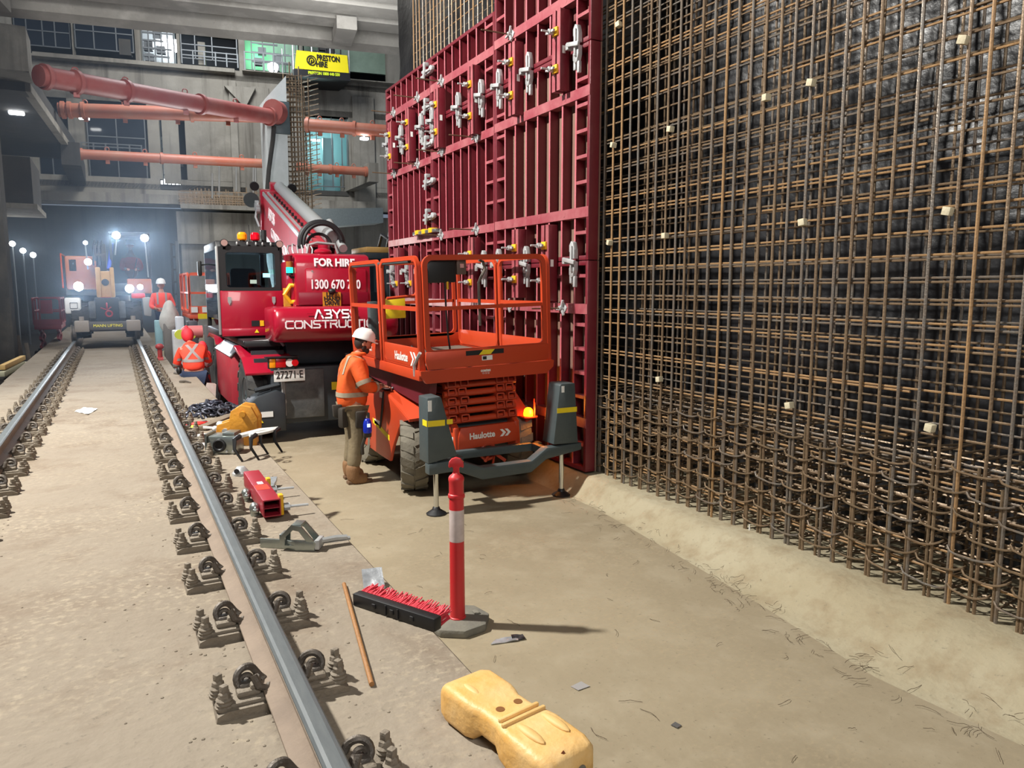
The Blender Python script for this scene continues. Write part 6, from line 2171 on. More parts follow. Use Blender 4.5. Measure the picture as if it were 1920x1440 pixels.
# boom folded in front
k = MB().prism([(23.6, 2.3), (23.9, 2.3), (24.0, 3.2), (23.4, 3.5), (22.9, 3.2), (23.0, 3.0), (23.4, 3.2)], -.42, -.14, 'x', c=.03)
dp('boom', k, M_DGREY)
k = MB().box(-.40, -.02, 22.85, 23.2, 2.05, 2.75, c=.04).box(-.42, -.30, 22.8, 23.2, 2.05, 2.85, c=.03).box(-.08, .02, 22.8, 23.2, 2.05, 2.85, c=.03)
dp('hitch', k, M_DYE)
dp('hitch_eye', MB().cyl((-.2, 22.82, 2.45), (-.2, 22.86, 2.45), .09, n=16), M_BLACK)
dp('hitch_base', MB().box(-.36, -.06, 22.75, 23.1, 1.78, 2.06, c=.04), M_TRD)
k = MB()
for x in (-.45, -.36, -.28):
    k.tube([(x, 23.0, 2.9), (x + .02, 22.9, 3.35), (x + .06, 23.1, 3.55), (x + .06, 23.5, 3.4)], .022, 6)
dp('hoses', k, M_BLACK)
dp('blue_cylinder', MB().cyl((-.10, 23.0, 2.8), (.02, 23.3, 3.5), .05), mat('blue_steel', (50, 80, 190), .4))
k = MB().torus((-.16, 22.68, 1.62), .075, .022, 'y', 18, 7).torus((-.20, 22.68, 1.82), .08, .02, 'x', 18, 7)
k.tube([(-.35, 22.7, 1.78), (-.2, 22.68, 1.72), (-.1, 22.7, 1.8)], .016, 6)
dp('lifting_shackle', k, M_TRD)
dp('handrail', MB().tube([(-1.2, 23.3, 2.3), (-1.2, 23.3, 3.2), (-1.2, 25.5, 3.2), (-1.2, 25.5, 2.3)], .02, 6), mat('rail_orange', (196, 84, 48), .5))
dp('red_cover', MB().box(.40, .74, 22.9, 23.1, 2.02, 2.16, c=.03), mat('red_cover', (220, 30, 30), .4))
dp('hanging_bag', MB().prism([(.68, 1.55), (.86, 1.52), (.90, 1.98), (.84, 2.06), (.66, 2.04)], 22.85, 23.05, 'y', c=.03), mat('grey_bag', (150, 150, 146), .8))
LAMPS = [((147, 537), .115, 60), ((243, 541), .105, 60), ((263, 538), .07, 25), ((165, 491), .085, 40), ((160, 455), .05, 20), ((218, 441), .095, 90), ((271, 446), .095, 90)]
for (px, py), r_, p_ in LAMPS:
    q = at(px, py, y=22.80)
    hs = dp('lamp_housing', MB().cyl((q.x, 22.83, q.z), (q.x, 22.98, q.z), r_ * 1.12, r_ * .7, n=18), M_BLACK)
    obj('lamp_lens', MB().lathe([(r_, 0), (r_ * .95, .012), (r_ * .6, .022), (.004, .026)], 18, tr(q.x, 22.83, q.z) @ rotx(PI / 2)), M_LAMP, hs)
    light('digger_lamp', 'SPOT', (q.x, 22.74, q.z), p_ * 3.0, (.80, .90, 1.0), (q.x * .6 - .2, 8, 1.2), radius=r_, spot=46, blend=1.0)
for (a, b) in (((160, 460), (165, 505)), ((218, 450), (216, 478)), ((272, 452), (278, 520))):
    A, B = at(*a, y=22.9), at(*b, y=23.0)
    dp('lamp_pole', MB().cyl(A, B, .018, n=8), M_SILV)
# the driver behind the glass
q = Vector((.46, 23.52, 2.62))
dv = thing('person', tuple(q), 'driver in a red-orange hi-vis top sitting in the digger cab', 'person')
b_ = skin([q, q + Vector((0, .02, .45)), q + Vector((0, 0, .62)), q + Vector((0, -.03, .78)), q + Vector((-.2, -.02, .42)), q + Vector((-.24, -.2, .2)), q + Vector((-.12, -.36, .2)), q + Vector((.2, -.02, .42)), q + Vector((.24, -.2, .2)), q + Vector((.12, -.36, .2)),
           q + Vector((-.1, -.2, .0)), q + Vector((.1, -.2, .0))],
          [(0, 1), (1, 2), (2, 3), (1, 4), (4, 5), (5, 6), (1, 7), (7, 8), (8, 9), (0, 10), (0, 11)], [(.16, .12), (.17, .12), .06, .06, .07, .055, .04, .07, .055, .04, .09, .09], 1)
hM = tr(q.x, q.y - .05, q.z + .84) @ rotz(PI)
head_mesh(hM, b_)
hand(b_, q + Vector((-.12, -.36, .2)), (.3, -.9, 0), (0, 0, -1), -1, .9)
hand(b_, q + Vector((.12, -.36, .2)), (-.3, -.9, 0), (0, 0, -1), 1, .9)
obj('body', b_, M_SKIN, dv, smooth=1.2)
obj('jacket', skin([q, q + Vector((0, .02, .42)), q + Vector((0, 0, .56)), q + Vector((-.2, -.02, .42)), q + Vector((-.24, -.2, .2)), q + Vector((-.14, -.33, .2)), q + Vector((.2, -.02, .42)), q + Vector((.24, -.2, .2)), q + Vector((.14, -.33, .2))],
                   [(0, 1), (1, 2), (1, 3), (3, 4), (4, 5), (1, 6), (6, 7), (7, 8)], [(.18, .14), (.19, .14), .09, .085, .07, .055, .085, .07, .055], 1), M_HIVISR, dv, smooth=1.2)
obj('hard_hat', hard_hat(hM @ tr(0, 0, .045), None), M_WHITE, dv)


# ================================================================== OTHER MACHINES
def small_lift(loc, w, l, zb, zt, m, label, base):
    x, y, _ = loc
    t = thing('scissor_lift', (x, y, 0), label, 'scissor lift')
    obj('platform', MB().box(x - w / 2, x + w / 2, y, y + l, zb - .12, zb, c=.02), m, t)
    for xx in (x - w / 2, x + w / 2):
        for z0, z1 in ((zb + .02, zt),):
            obj('guard_rail', MB().ring_prism(rounded(y + .02, y + l * .5, z0, z1, .1, 4), rounded(y + .06, y + l * .5 - .04, z0 + .04, z1 - .04, .07, 4), xx - .02, xx + .02, 'x').ring_prism(rounded(y + l * .52, y + l, z0, z1, .1, 4), rounded(y + l * .52 + .04, y + l - .04, z0 + .04, z1 - .04, .07, 4), xx - .02, xx + .02, 'x').box(xx - .015, xx + .015, y, y + l, (z0 + z1) / 2 - .02, (z0 + z1) / 2 + .02), m, t)
    for yy in (y + .02, y + l - .04):
        obj('end_rail', MB().ring_prism(rounded(x - w / 2, x + w / 2, zb + .02, zt, .1, 4), rounded(x - w / 2 + .04, x + w / 2 - .04, zb + .06, zt - .04, .07, 4), yy, yy + .03, 'y').box(x - w / 2, x + w / 2, yy, yy + .03, (zb + zt) / 2 - .02, (zb + zt) / 2 + .02), m, t)
    obj('toe_board', MB().box(x - w / 2, x + w / 2, y - .01, y + .01, zb, zb + .18), m, t)
    for k_ in range(3):
        z0 = base + .3 + k_ * (zb - .12 - base - .3) / 3
        z1 = base + .3 + (k_ + 1) * (zb - .12 - base - .3) / 3
        for xx in (x - w * .32, x + w * .32):
            obj('scissor_arm', MB().tube([(xx, y + .2, z0), (xx, y + l - .3, z1)], .05, 4).tube([(xx, y + .2, z1), (xx, y + l - .3, z0)], .05, 4), M_TRD, t)
    obj('chassis', MB().box(x - w * .45, x + w * .45, y + .1, y + l - .1, base + .15, base + .42, c=.04), M_TB, t)
    for xx in (x - w * .45, x + w * .45):
        for yy in (y + .4, y + l - .4):
            obj('wheel', MB().lathe([(.05, -.1), (.2, -.1), (.22, -.08), (.22, .08), (.2, .1), (.05, .1)], 18, tr(xx, yy, base + .22) @ roty(PI / 2)), M_TYREB, t)
    return t


l1 = small_lift((1.98, 19.0, 0), .90, 2.3, 1.70, 2.66, mat('far_lift_orange', (222, 92, 58), .45, 0, .2, 4), 'small orange scissor lift behind the telehandler cab, left of it', 0.0)
obj('yellow_edge', MB().box(1.70, 2.44, 18.97, 18.99, 1.58, 1.70), M_YSTR, l1)
for a_, b_ in ((1.56, 1.70), (1.80, 1.95), (2.1, 2.3)):
    obj('marker_plate', MB().box(a_, b_, 18.97, 18.985, 1.73, 1.86), M_WHITE, l1)
l2 = small_lift((-1.80, 26, 0), .70, 2.0, 1.20, 2.02, mat('far_lift_red', (150, 40, 48), .5, 0, .2, 4), 'small red scissor lift in the dark left of the digger', 0.0)
obj('red_board', MB().box(-1.95, -1.65, 25.98, 26.0, 1.55, 1.95), M_TRD, l2)

# yellow excavator beyond the free end of the formwork
ex = thing('excavator', (6.9, 18.5, 0), 'yellow and black excavator half hidden behind the far end of the red form wall', 'excavator')
qx0, qx1 = at(680, 520, y=18.0).x, at(730, 520, y=18.0).x
obj('house', MB().box(qx0, qx1 + 1.6, 18.2, 20.6, .95, 2.2, c=.06), M_DYE, ex)
k = MB()
for x in (qx0 + .05, qx1 - .05):
    for y in (18.0, 19.3):
        k.box(x - .05, x + .05, y - .05, y + .05, 1.3, 3.05, c=.01)
k.box(qx0, qx1, 17.95, 19.4, 3.0, 3.16, c=.03).box(qx0, qx1, 17.95, 19.4, 1.2, 1.5, c=.03)
cb2 = obj('cab', k, M_TB, ex)
obj('cab_glass', MB().box(qx0 + .08, qx1 - .08, 18.0, 18.02, 1.5, 3.0).box(qx0 + .04, qx0 + .06, 18.05, 19.3, 1.5, 3.0), M_CABG, cb2)
obj('cab_roof', MB().box(qx0 + .1, qx1 + .05, 18.0, 19.3, 3.16, 3.30, c=.03), M_DYE, cb2)
obj('boom', MB().prism([(17.6, 3.2), (18.4, 2.2), (18.9, 2.2), (18.0, 3.5), (16.9, 3.6), (16.7, 3.4)], qx1 + .05, qx1 + .4, 'x', c=.03), M_TB, ex)
obj('boom_hoses', MB().tube([(qx1 - .05, 17.2, 3.5), (qx1 + .0, 17.8, 3.75), (qx1 + .1, 18.4, 3.3)], .05, 6).tube([(qx1 - .15, 17.3, 3.4), (qx1 - .2, 17.9, 3.6), (qx1 - .1, 18.5, 3.3)], .04, 6), M_BLACK, ex)
obj('track', MB().prism(rounded(18.0, 21.2, 0.0, .85, .4, 6), qx0 - .2, qx0 + .4, 'x').prism(rounded(18.0, 21.2, 0.0, .85, .4, 6), qx1 + 1.2, qx1 + 1.8, 'x'), M_BLACK, ex)
obj('mirror', MB().box(qx0 - .22, qx0 - .08, 17.95, 18.0, 2.3, 2.65, c=.02), M_BLACK, ex)

# ================================================================== STRUTS, COLUMN, PLATFORM HIGH UP
M_STRUT = mat('strut_orange', (160, 84, 60), .5, 0, .5, 1.2, (160, 122, 102))
M_STRUTR = mat('strut_red', (138, 60, 54), .5, 0, .5, 1.2, (150, 104, 96))


def strut(a, b, r, m, label, flanges=(0.0, .02, .98, 1.0), neck=None, lugs=True):
    A, B = Vector(a), Vector(b)
    t = thing('steel_strut', tuple(A), label, 'strut', 'orange steel props across the station box')
    d = (B - A)
    obj('pipe', MB().cyl(A, B, r, n=24), m, t, smooth=.9)
    for f in flanges:
        p = A + d * f
        obj('flange', MB().cyl(p - d.normalized() * .06, p + d.normalized() * .06, r * 1.22, n=24), m, t)
    if lugs:
        for f in (.12, .3, .55, .8):
            p = A + d * f + Vector((0, 0, -r))
            obj('lug', MB().box(p.x - .08, p.x + .08, p.y - .05, p.y + .05, p.z - .14, p.z + .05), m, t)
            p = A + d * f + Vector((0, 0, r))
            obj('lifting_eye', MB().torus((p.x, p.y, p.z + .05), .08, .02, 'y', 12, 5), m, t)
    return t


CY = 32.0
s1 = strut(at(72, 142, y=25.5), at(508, 219, y=CY - .6), .29, M_STRUTR, 'thick red strut sloping across the top left, highest of the props', (0.02, .12, .30, .62, .99))
lettering('lettering', '11 15 37', .3, at(262, 172, y=28.0), (.93, .34, -.06), (0, 0, 1), M_LETW, s1, extrude=.01)
strut(at(110, 206, y=33.6), at(500, 218, y=CY + .55), .26, M_STRUT, 'bright orange strut with pale top, just below the thick red one', (0.02, .05, .11, .62, .99))
strut(at(152, 289, y=36.0), at(520, 308, y=36.5), .20, M_STRUT, 'lower thin orange strut running left of the pale column', (0.0, .38, .99))
strut(at(560, 314, y=36.3), at(688, 322, y=36.3), .20, M_STRUT, 'thin orange strut end right of the pale column, the lower of two', (0.0, .45, .98))
strut(at(572, 234, y=CY - .2), at(800, 252, y=30.0), .25, M_STRUT, 'orange strut from the pale column to behind the form wall', (0.02, .40, .98))

# concrete brackets that carry the lower prop ends
q = at(152, 289, y=36.0)
struct('trim_prop_bracket', MB().box(q.x - .7, q.x - .02, 35.7, 42.2, q.z - .5, q.z + .4), M_WALLD)
q = at(688, 322, y=36.3)
struct('trim_prop_bracket', MB().box(q.x + .0, q.x + .5, 36.0, 41.2, q.z - .5, q.z + .4), M_WALL)

# pale precast column with starter cage
cl_ = thing('precast_column', tuple(at(535, 400, y=CY)), 'tall pale concrete column with chamfered top, bristling with rebar on its right side', 'column')
A = [at(px, py, y=CY) for px, py in ((498, 184), (536, 142), (543, 470), (512, 470), (504, 330))]
vs = [tuple(p) for p in A]
dirb = Vector((.25, 1.3, 0))
k = MB()
pts = [(p.x, p.z) for p in A]
pts[2] = (pts[2][0], 0.0)
pts[3] = (pts[3][0], 0.0)
k.prism(pts, CY, CY + 1.4, 'y')
obj('shaft', k, M_PALE, cl_, smooth=0)
q0, q1 = at(515, 250, y=CY - .05), at(540, 206, y=CY - .05)
obj('strut_bracket', MB().box(q0.x - .05, q1.x + .05, CY - .12, CY, q0.z, q1.z + .3, c=.02), M_GREY, cl_)
obj('strut_shoe', MB().cyl((q0.x - .16, CY - .6, q0.z + .75), (q0.x + .10, CY - .3, q0.z + .75), .45, n=20), M_STRUTR, cl_)
obj('cable', MB().tube([at(514, 236, y=CY - .25), at(512, 262, y=CY - .2), at(504, 320, y=CY - .2), at(501, 360, y=CY - .2)], .09, 7), M_WALLD, cl_)
xr = at(543, 300, y=CY).x
cg = MB()
rnd = random.Random(2)
zt_ = at(548, 128, y=CY).z
for i in range(7):
    for yy in (.1, .7, 1.3):
        x = xr + .10 + i * .13
        if i in (0, 2, 4, 6):
            cg.tube([(x, CY + yy, 1.5), (x + rnd.uniform(-.05, .05), CY + yy, zt_ + rnd.uniform(-.5, .3))], .028, 5)
obj('column_bar', cg, M_RUST4, cl_)
lk = MB()
z = 2.0
while z < zt_ - .2:
    for yy in (.05, 1.3):
        lk.tube([(xr + .0, CY + yy, z), (xr + .8, CY + yy + .1, z + .1), (xr + 1.25, CY + yy - .1, z + .22)], .024, 4)
    lk.tube([(xr + .1, CY + .1, z), (xr + .5, CY + .5, z + .12), (xr + .2, CY + 1.1, z + .2)], .03, 4)
    z += .20
tag(obj('link_bar', lk, M_RUST4, cl_), kind='stuff')

# loading platform with its yellow banner
zb_ = at(600, 150, y=38)
bp_ = thing('loading_platform', tuple(at(604, 150, y=38)), 'crane loading platform with a yellow hire banner hanging on the upper ledge', 'loading platform')
TL, TR, BR, BL_ = at(556, 94, y=38), at(651, 104, y=38), at(654, 137, y=38), at(553, 128, y=38)
k = MB()
vs = [TL, TR, BR, BL_]
vs2 = [p + Vector((0, .06, 0)) for p in vs]
k.add(vs + vs2, [(0, 1, 2, 3), (7, 6, 5, 4), (0, 4, 5, 1), (1, 5, 6, 2), (2, 6, 7, 3), (3, 7, 4, 0)])
M_BAN = mat('banner_yellow', (222, 206, 10), .6, 0, .15, 2, (190, 176, 20))
bn = obj('banner', k, M_BAN, bp_, smooth=0)
xd = (TR - TL).normalized()
zd = (TL - BL_).normalized()


def onban(u, w):
    p = TL + (TR - TL) * u + (BL_ - TL) * w
    return p + Vector((0, -.03, 0))


Hb = (TL - BL_).length
lettering('banner_lettering', 'PRESTON', Hb * .42, onban(.625, .30), xd, zd, M_BLACK, bn, bold=.010, extrude=.01, xscale=.74)
lettering('banner_lettering', 'HIRE', Hb * .42, onban(.505, .66), xd, zd, M_BLACK, bn, bold=.010, extrude=.01, xscale=.74)
lg = MB()
LGM = frame_matrix(onban(.30, .49), xd, zd)
r_ = Hb * .28
lg.ring_prism([(r_ * math.cos(2 * PI * i / 28), r_ * math.sin(2 * PI * i / 28)) for i in range(28)], [(r_ * .80 * math.cos(2 * PI * i / 28), r_ * .80 * math.sin(2 * PI * i / 28)) for i in range(28)], -.01, .012, 'z', LGM)
arc = [(r_ * .48 * math.cos(a), r_ * .48 * math.sin(a) + r_ * .05) for a in [PI * 1.15 - i * PI * 1.6 / 14 for i in range(15)]]
lg.tube([(a, b, 0) for a, b in arc] + [(-r_ * .05, -r_ * .34, 0)], r_ * .12, 4, M=LGM)
lg.tube([(-r_ * .42, -r_ * .72, 0), (-r_ * .1, -r_ * .55, 0), (-r_ * .02, -r_ * .0, 0), (r_ * .12, r_ * .12, 0)], r_ * .12, 4, M=LGM)
lg.tube([(-r_ * .9, -r_ * .25, 0), (-r_ * .55, -r_ * .55, 0), (-r_ * .5, -r_ * .15, 0)], r_ * .14, 4, M=LGM)
obj('banner_logo', lg, M_BLACK, bn, smooth=0)
TL2, TR2, BR2, BL2 = at(551, 129, y=38), at(656, 137, y=38), at(657, 152, y=38), at(551, 141, y=38)
k = MB()
vs = [TL2, TR2, BR2, BL2]
k.add(vs + [p + Vector((0, 3.0, 0)) for p in vs], [(0, 1, 2, 3), (7, 6, 5, 4), (0, 4, 5, 1), (1, 5, 6, 2), (2, 6, 7, 3), (3, 7, 4, 0)])
fl_ = obj('platform_deck', k, M_BLACK, bp_, smooth=0)
p = TL2 + (TR2 - TL2) * .53 + (BL2 - TL2) * .45 + Vector((0, -.02, 0))
lettering('deck_lettering', 'PRESTON 1800 440 550', Hb * .22, p, (TR2 - TL2).normalized(), (0, 0, 1), mat('letter_lime', (196, 214, 40), .5), fl_, bold=.008, extrude=.01, xscale=.82)
k = MB()
for f in (0.0, .33, .66, 1.0):
    a = TL2 + (TR2 - TL2) * f
    k.cyl(a + Vector((0, .1, 0)), a + Vector((0, .1, 1.35)), .04, n=6).cyl(a + Vector((0, 2.6, 0)), a + Vector((0, 2.6, 1.6)), .04, n=6)
for dz in (.7, 1.2):
    k.cyl(TL2 + Vector((0, .1, dz)), TR2 + Vector((0, .1, dz)), .03, n=6)
obj('guard_rail', k, M_SILV, bp_)

# guard rails along the upper ledge
for r_, lab in (((340, 92, 446, 122), 'grey safety rail along the dark upper opening'), ((458, 96, 548, 134), 'grey safety rail in front of the green lit room'), ((152, 266, 266, 286), 'thin rail above the lower orange strut')):
    a, b = fac(r_[0], r_[1], .2), fac(r_[2], r_[3], .2)
    k = MB()
    n_ = 5
    for i in range(n_ + 1):
        u = a[0] + (b[0] - a[0]) * i / n_
        k.box(u - .03, u + .03, -.25, -.19, b[1] - .15, a[1], FM)
    for z in (a[1] - .03, (a[1] + b[1]) / 2):
        k.box(a[0], b[0], -.24, -.20, z - .025, z + .025, FM)
    obj('safety_rail', k, M_FRAME, None, lab, 'rail')
obj('crate', fbox(MB(), 370, 78, 386, 122, -.6, -.2), M_WALL, None, 'pale upright box standing in the dark upper opening', 'box')
obj('crate', fbox(MB(), 222, 72, 246, 104, -.6, -.13), M_WALLD, None, 'grey cabinet behind the glazing of the upper left opening', 'box')

# rebar left on the landing, with upright scaffold tubes
a, b = fac(338, 356, 2.0), fac(512, 388, 2.0)
k = MB()
rnd = random.Random(8)
for i in range(34):
    u = a[0] + (b[0] - a[0]) * i / 33
    for d in (-2.0, -1.2, -.4):
        k.tube([FM @ Vector((u, d, b[1] - .1)), FM @ Vector((u + rnd.uniform(-.1, .1), d, a[1] + rnd.uniform(-.25, .25) - (.35 if i < 4 else 0)))], .026, 4)
for j in range(7):
    z = b[1] + (a[1] - b[1]) * j / 7
    for d in (-2.0, -.8):
        k.tube([FM @ Vector((a[0] - .1, d, z + rnd.uniform(-.05, .05))), FM @ Vector((b[0], d, z + rnd.uniform(-.05, .1)))], .026, 4)
tag(obj('landing_rebar', k, M_RUST4, None, 'thicket of brown starter bars standing on the far landing left of the column', 'rebar'), kind='stuff')
for px, t_, b_, w in ((411, 293, 350, 'tallest left one'), (443, 305, 350, 'short one right of it'), (479, 292, 345, 'tallest right one'), (475, 306, 345, 'short one beside the right one'), (398, 325, 352, 'stub at the left')):
    A, B = at(px, b_ + 20, y=39.2), at(px, t_, y=39.2)
    obj('scaffold_tube', MB().cyl(A, B, .045, n=8), mat('scaffold_tube', (150, 148, 142), .5, .5), None, 'upright pale scaffold tube on the far landing, ' + w, 'tube', origin=A)

# ================================================================== LEFT SIDE
for i, (px, py) in enumerate(((23, 457), (43, 470), (62, 478), (74, 477), (95, 519), (108, 521))):
    dist = [30, 36, 42, 46, 52, 60][i]
    q = at(px, py, y=dist)
    t = thing('string_lamp', tuple(q), 'white festoon lamp in the dark tunnel, %s from the left' % ORD[i].replace('nearest', 'first'), 'lamp', 'festoon lamps in the dark tunnel')
    obj('bulb', MB().ball(tuple(q), .10 * dist / 34), mat('festoon_bulb', (255, 255, 255), .3, emit=(240, 247, 255), power=20), t)
    obj('lamp_post', MB().cyl((q.x, q.y, 0.0), (q.x, q.y, q.z), .03, n=6), M_FRAME, t)
    light('festoon_light', 'POINT', (q.x + .2, q.y - .3, q.z), 25, (.9, .95, 1), radius=.12)
for (px, py, yy, nm) in ((31, 212, 30, 'bulkhead lamp under the dark left deck, the brighter'), (49, 222, 34, 'small bulkhead lamp under the dark left deck'), (158, 222, 41, 'small lamp glinting below the bright strut')):
    q = at(px, py, y=yy)
    obj('bulkhead_lamp', MB().box(q.x - .22, q.x + .22, q.y - .1, q.y + .1, q.z - .05, q.z + .05, c=.03), M_TUBE, None, 'white ' + nm, 'lamp', origin=q)
for (px, py, lab) in ((683, 260, 'white work lamp hanging under the right-hand strut'),):
    q = at(px, py, y=30.9)
    obj('work_lamp', MB().box(q.x - .16, q.x + .16, q.y - .1, q.y + .1, q.z - .05, q.z + .04, c=.02).box(q.x - .03, q.x + .03, q.y, q.y + .04, q.z, q.z + .25), M_TUBE, None, lab, 'lamp', origin=q)
for (px, py, lab) in ((612, 247, 'upper ceiling tube lamp in the teal room'), (590, 263, 'lower ceiling tube lamp in the teal room')):
    u, z = fac(px, py, -2.2)
    k = MB().box(u - .28, u + .28, 2.15, 2.25, z - .05, z + .05, FM @ tr(0, 0, 0))
    obj('ceiling_lamp', k, M_TUBE, None, lab, 'lamp')
u, z = fac(319, 341, -1.0)
obj('flood_lamp', MB().box(u - .5, u + .5, .95, 1.1, z - .12, z + .12, FM, c=.03), M_TUBE, None, 'bright white flood lamp in the tall opening below the strut', 'lamp')
u, z = fac(512, 126, -1.0)
obj('flood_lamp', MB().ball((0, 0, 0), .28, M=FM @ tr(u, 1.0, z)), M_TUBE, None, 'round white lamp glaring in the green lit room', 'lamp')
u, z = fac(313, 84, -1.4)
obj('flood_lamp', MB().box(u - .5, u + .5, 1.4, 1.5, z - .3, z + .3, FM, c=.03), M_TUBE, None, 'square white lamp in the bright upper opening', 'lamp')
light('green_room_light', 'POINT', tuple(FM @ Vector((fac(478, 84)[0], 1.4, fac(478, 84)[1]))), 45, (.08, 1, .40), radius=.3)
light('lit_room_light', 'POINT', tuple(FM @ Vector((fac(296, 80)[0], 1.2, fac(296, 80)[1]))), 22, (.95, 1, 1), radius=.3)
light('teal_room_light', 'POINT', tuple(FM @ Vector((fac(600, 250)[0], 1.8, fac(600, 250)[1]))), 330, (.7, 1, 1), radius=.4)
light('stair_light', 'POINT', tuple(FM @ Vector((fac(318, 320)[0], .9, fac(318, 320)[1]))), 30, (.95, 1, 1), radius=.3)

# stacked timber at the left edge
M_TIM = mat('fresh_timber', (222, 186, 122), .7, 0, .4, 6, (190, 150, 96), stretch=(8, 8, 1))
M_TIMW = mat('pale_timber', (206, 202, 170), .7, 0, .3, 6, (180, 172, 140), stretch=(8, 8, 1))
for (px, py, m, lab) in ((3, 702, M_TIMW, 'pale squared timber at the left edge, bottom left of three'), (13, 701, M_TIMW, 'pale squared timber at the left edge, bottom right of three'), (4, 689, M_TIM, 'yellow squared timber lying on top of two pale ones')):
    q = at(px, py, x=-2.12)
    k = MB().box(0, 2.4, -.052, .052, -.05, .05, frame_matrix(q, (0.06, 1, 0), (-1, .06, 0)), c=.006)
    k2 = obj('squared_timber', k, m, None, lab, 'timber', 'timbers stacked at the left edge', origin=q)
q = at(8, 705, x=-2.12)
obj('crate', MB().box(q.x - .3, q.x + .22, q.y + .05, q.y + 1.7, 0.02, q.z - .06, c=.02), M_MUD, None, 'dark bearer box under the squared timber at the left edge', 'box')
q = at(26, 680, x=-2.3)
obj('red_bucket', MB().lathe([(.14, 0), (.18, .3), (.185, .31), (.17, .31), (.13, .04)], 18, tr(-2.35, q.y, .02)), mat('dull_red', (150, 60, 50), .6), None, 'dull red bucket in the dark behind the timber', 'bucket')
# dark heap of spoil with glints along the left of the slab
sp_ = MB()
rnd = random.Random(31)
for i in range(260):
    y = rnd.uniform(19.2, 21.2)
    x = rnd.uniform(-2.5, -1.98)
    sp_.ball((x, y, .05 + .45 * rnd.random() * (1 if x > -2.9 else .6)), rnd.uniform(.05, .16), 1, 1.2, .7, 6, 4)
tag(obj('spoil', sp_, M_MUD, None, 'dark heap of wet spoil along the left side of the track slab', 'spoil', smooth=0.3), kind='stuff')
for i, (px, py) in enumerate(((34, 650), (40, 646), (46, 652))):
    A = Vector((-2.32 + .17 * i, 22.6, 0))
    obj('leaning_plank', MB().tube([(A.x, 22.6, 0.02), (A.x - .10, 22.75 + .0 * i, 1.3 - .2 * i)], .06, 4), M_CLIP, None, 'dark plank leaning on the left wall, %s of three' % ['first', 'second', 'third'][i], 'plank', 'planks leaning on the left wall')

# cone, boxes and bags right of the slab
q = at(389, 728, z=0.0)
q = Vector((1.55, 15.3, 0))
q = at(386, 722, y=15.6)
t = thing('traffic_cone', (q.x, q.y, 0), 'tall red-orange traffic cone with a white sleeve beside the telehandler front wheel', 'cone')
M_CONE = mat('cone_red', (236, 62, 60), .5)
zb = max(0.0, 0.0)
obj('base', MB().box(q.x - .2, q.x + .2, q.y - .2, q.y + .2, zb, zb + .05, c=.02), M_CONE, t)
obj('body', MB().lathe([(.15, .04), (.14, .08), (.09, .62), (.09, .63)], 20, tr(q.x, q.y, zb)), M_CONE, t)
obj('sleeve', MB().lathe([(.0905, .63), (.07, .88)], 20, tr(q.x, q.y, zb)), mat('sleeve_grey', (176, 172, 168), .4), t)
obj('top', MB().lathe([(.071, .88), (.05, 1.10), (.06, 1.12), (.06, 1.16), (.03, 1.2), (.005, 1.2)], 20, tr(q.x, q.y, zb)), M_CONE, t)
obj('rag', MB().ball((q.x - .03, q.y - .04, 1.12), .11, .9, .8, 1.5).ball((q.x + .05, q.y - .05, .98), .08, 1, .8, 1.5), mat('red_rag', (230, 50, 60), .7), t)
for (px0, py0, px1, py1, y, c, nm, lab, cat) in (
        (290, 601, 306, 634, 21.0, (150, 190, 196), 'equipment_case', 'pale blue-grey upright case on the slab edge beside the digger', 'case'),
        (324, 620, 362, 655, 17.5, (196, 196, 196), 'carton', 'white carton in front of the crouched worker', 'box'),
        (330, 594, 346, 612, 18.2, (206, 210, 216), 'drum', 'white plastic tub with a black hose before the small orange lift', 'tub'),
        (352, 602, 372, 626, 18.3, (84, 84, 92), 'cabinet', 'grey cabinet in the clutter behind the crouched worker', 'cabinet'),
        (382, 609, 402, 640, 16.6, (80, 80, 82), 'board', 'dark grey board standing beside the telehandler cab', 'board'),
        (306, 606, 332, 642, 20.2, (120, 116, 110), 'cage_bin', 'wire cage bin holding the white bag', 'bin')):
    A, B = at(px0, py0, y=y), at(px1, py1, y=y)
    d = .06 if nm == 'board' else .4
    kz = min(B.z, 1.2)
    k = MB().box(A.x, B.x, y, y + d, 0.0 if A.x > 1.0 else SZ, A.z, c=.03)
    obj(nm, k, mat('clutter_%s' % nm, c, .5, 0, .3, 5), None, lab, cat)
q = at(318, 592, y=20.4)
k = MB().ball((q.x, q.y, q.z - .12), .34, .75, .7, 1.15, 20, 14)
k.v = [(q.x + (x - q.x) * (1 - .9 * max(0, z_ - q.z + .1)) + .04 * noise.noise((x * 6, y * 6, z_ * 6)), y, z_ + (.35 * max(0, z_ - q.z)) + .05 * noise.noise((x * 5 + 3, y * 5, z_ * 5))) for x, y, z_ in k.v]
obj('bulk_bag', k, mat('bag_white', (206, 204, 196), .85, 0, .4, 6, (150, 146, 138), .4), None, 'slumped off-white bulk bag standing in the wire bin', 'bag')
q = at(366, 622, y=17.0)
obj('gas_bottle', MB().cyl((q.x - .16, q.y, q.z), (q.x + .14, q.y, q.z), .13, n=16).ball((q.x - .16, q.y, q.z), .13), mat('pink_bottle', (206, 116, 116), .5), None, 'pinkish gas bottle lying among the clutter by the crouched worker', 'bottle')
q = at(352, 627, y=16.9)
obj('lime_reel', MB().cyl((q.x + .05, q.y, q.z), (q.x + .05, q.y + .1, q.z), .11, n=16).cyl((q.x - .15, q.y, q.z), (q.x - .15, q.y + .1, q.z), .1, n=16), mat('lime_reel', (196, 206, 70), .5), None, 'pair of lime yellow wheels on the black trolley by the crouched worker', 'wheels')
q = Vector((.82, 18.4, SZ + .3))
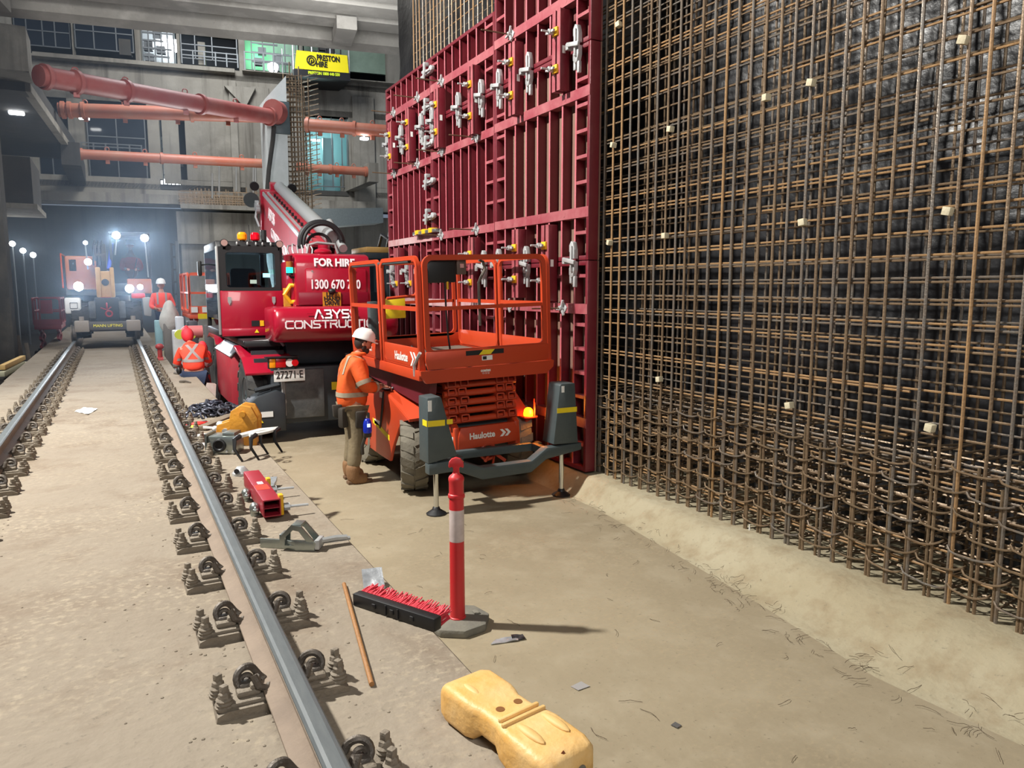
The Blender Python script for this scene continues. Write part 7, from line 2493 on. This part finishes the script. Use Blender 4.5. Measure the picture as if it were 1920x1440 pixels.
obj('red_valve', MB().ball((q.x, q.y, q.z), .09, 1, 1, .8).cyl((q.x, q.y, q.z - .3), (q.x, q.y, q.z), .05).cyl((q.x - .06, q.y, q.z - .3), (q.x + .06, q.y, q.z - .3), .08), mat('valve_red', (170, 60, 60), .5), None, 'small red valve standing on the slab edge by the white carton', 'valve')
q0 = at(367, 712, y=14.4)
obj('paint_tray', MB().prism([(q0.x, 0.02), (q0.x + .3, .02), (q0.x + .35, .55), (q0.x + .2, .58)], 14.5, 14.7, 'y'), mat('dust_pan', (196, 188, 180), .6, 0, .5, 5, (160, 90, 70)), None, 'grey and rust coloured bucket on the floor beside the cone', 'bucket')
obj('roller_tube', MB().cyl(at(372, 672, y=15.0), at(390, 684, y=14.9), .05), M_WHITE, None, 'white tube lying beside the knee of the crouched worker', 'tube')
# ladder frame on the far right wall by the orange lift
q0, q1 = at(320, 450, y=27), at(340, 600, y=27)
k = MB()
for x in (q0.x, q1.x):
    k.cyl((x, 27, .0), (x, 27, q0.z - .1), .04, n=6)
for i in range(9):
    z = .5 + i * .40
    k.cyl((q0.x, 27, z), (q1.x, 27, z), .03, n=6)
obj('ladder', k, M_WALLD, None, 'dark ladder against the wall right of the digger', 'ladder')
obj('standpipe', MB().cyl(Vector((at(338, 610, y=26.5).x, 26.5, 0)), at(331, 452, y=26.5), .055, n=8), M_FRAME, None, 'thin grey standpipe rising right of the digger', 'pipe')

# haze volume added for the lens-flare glow round the far lamps
hz = bpy.data.materials.new('flare_haze')
hz.use_nodes = True
nt = hz.node_tree
nt.nodes.remove(nt.nodes['Principled BSDF'])
vs_ = nt.nodes.new('ShaderNodeVolumeScatter')
vs_.inputs['Color'].default_value = (.62, .78, 1.0, 1)
vs_.inputs['Density'].default_value = 0.013
vs_.inputs['Anisotropy'].default_value = 0.72
nt.links.new(vs_.outputs['Volume'], nt.nodes['Material Output'].inputs['Volume'])
tag(obj('haze', MB().box(-9.0, 2.2, 17.5, 39.0, 0.9, 9.3), hz, None, 'thin bluish haze added for the flare glow round the bright digger lamps', 'haze', smooth=0), kind='stuff')
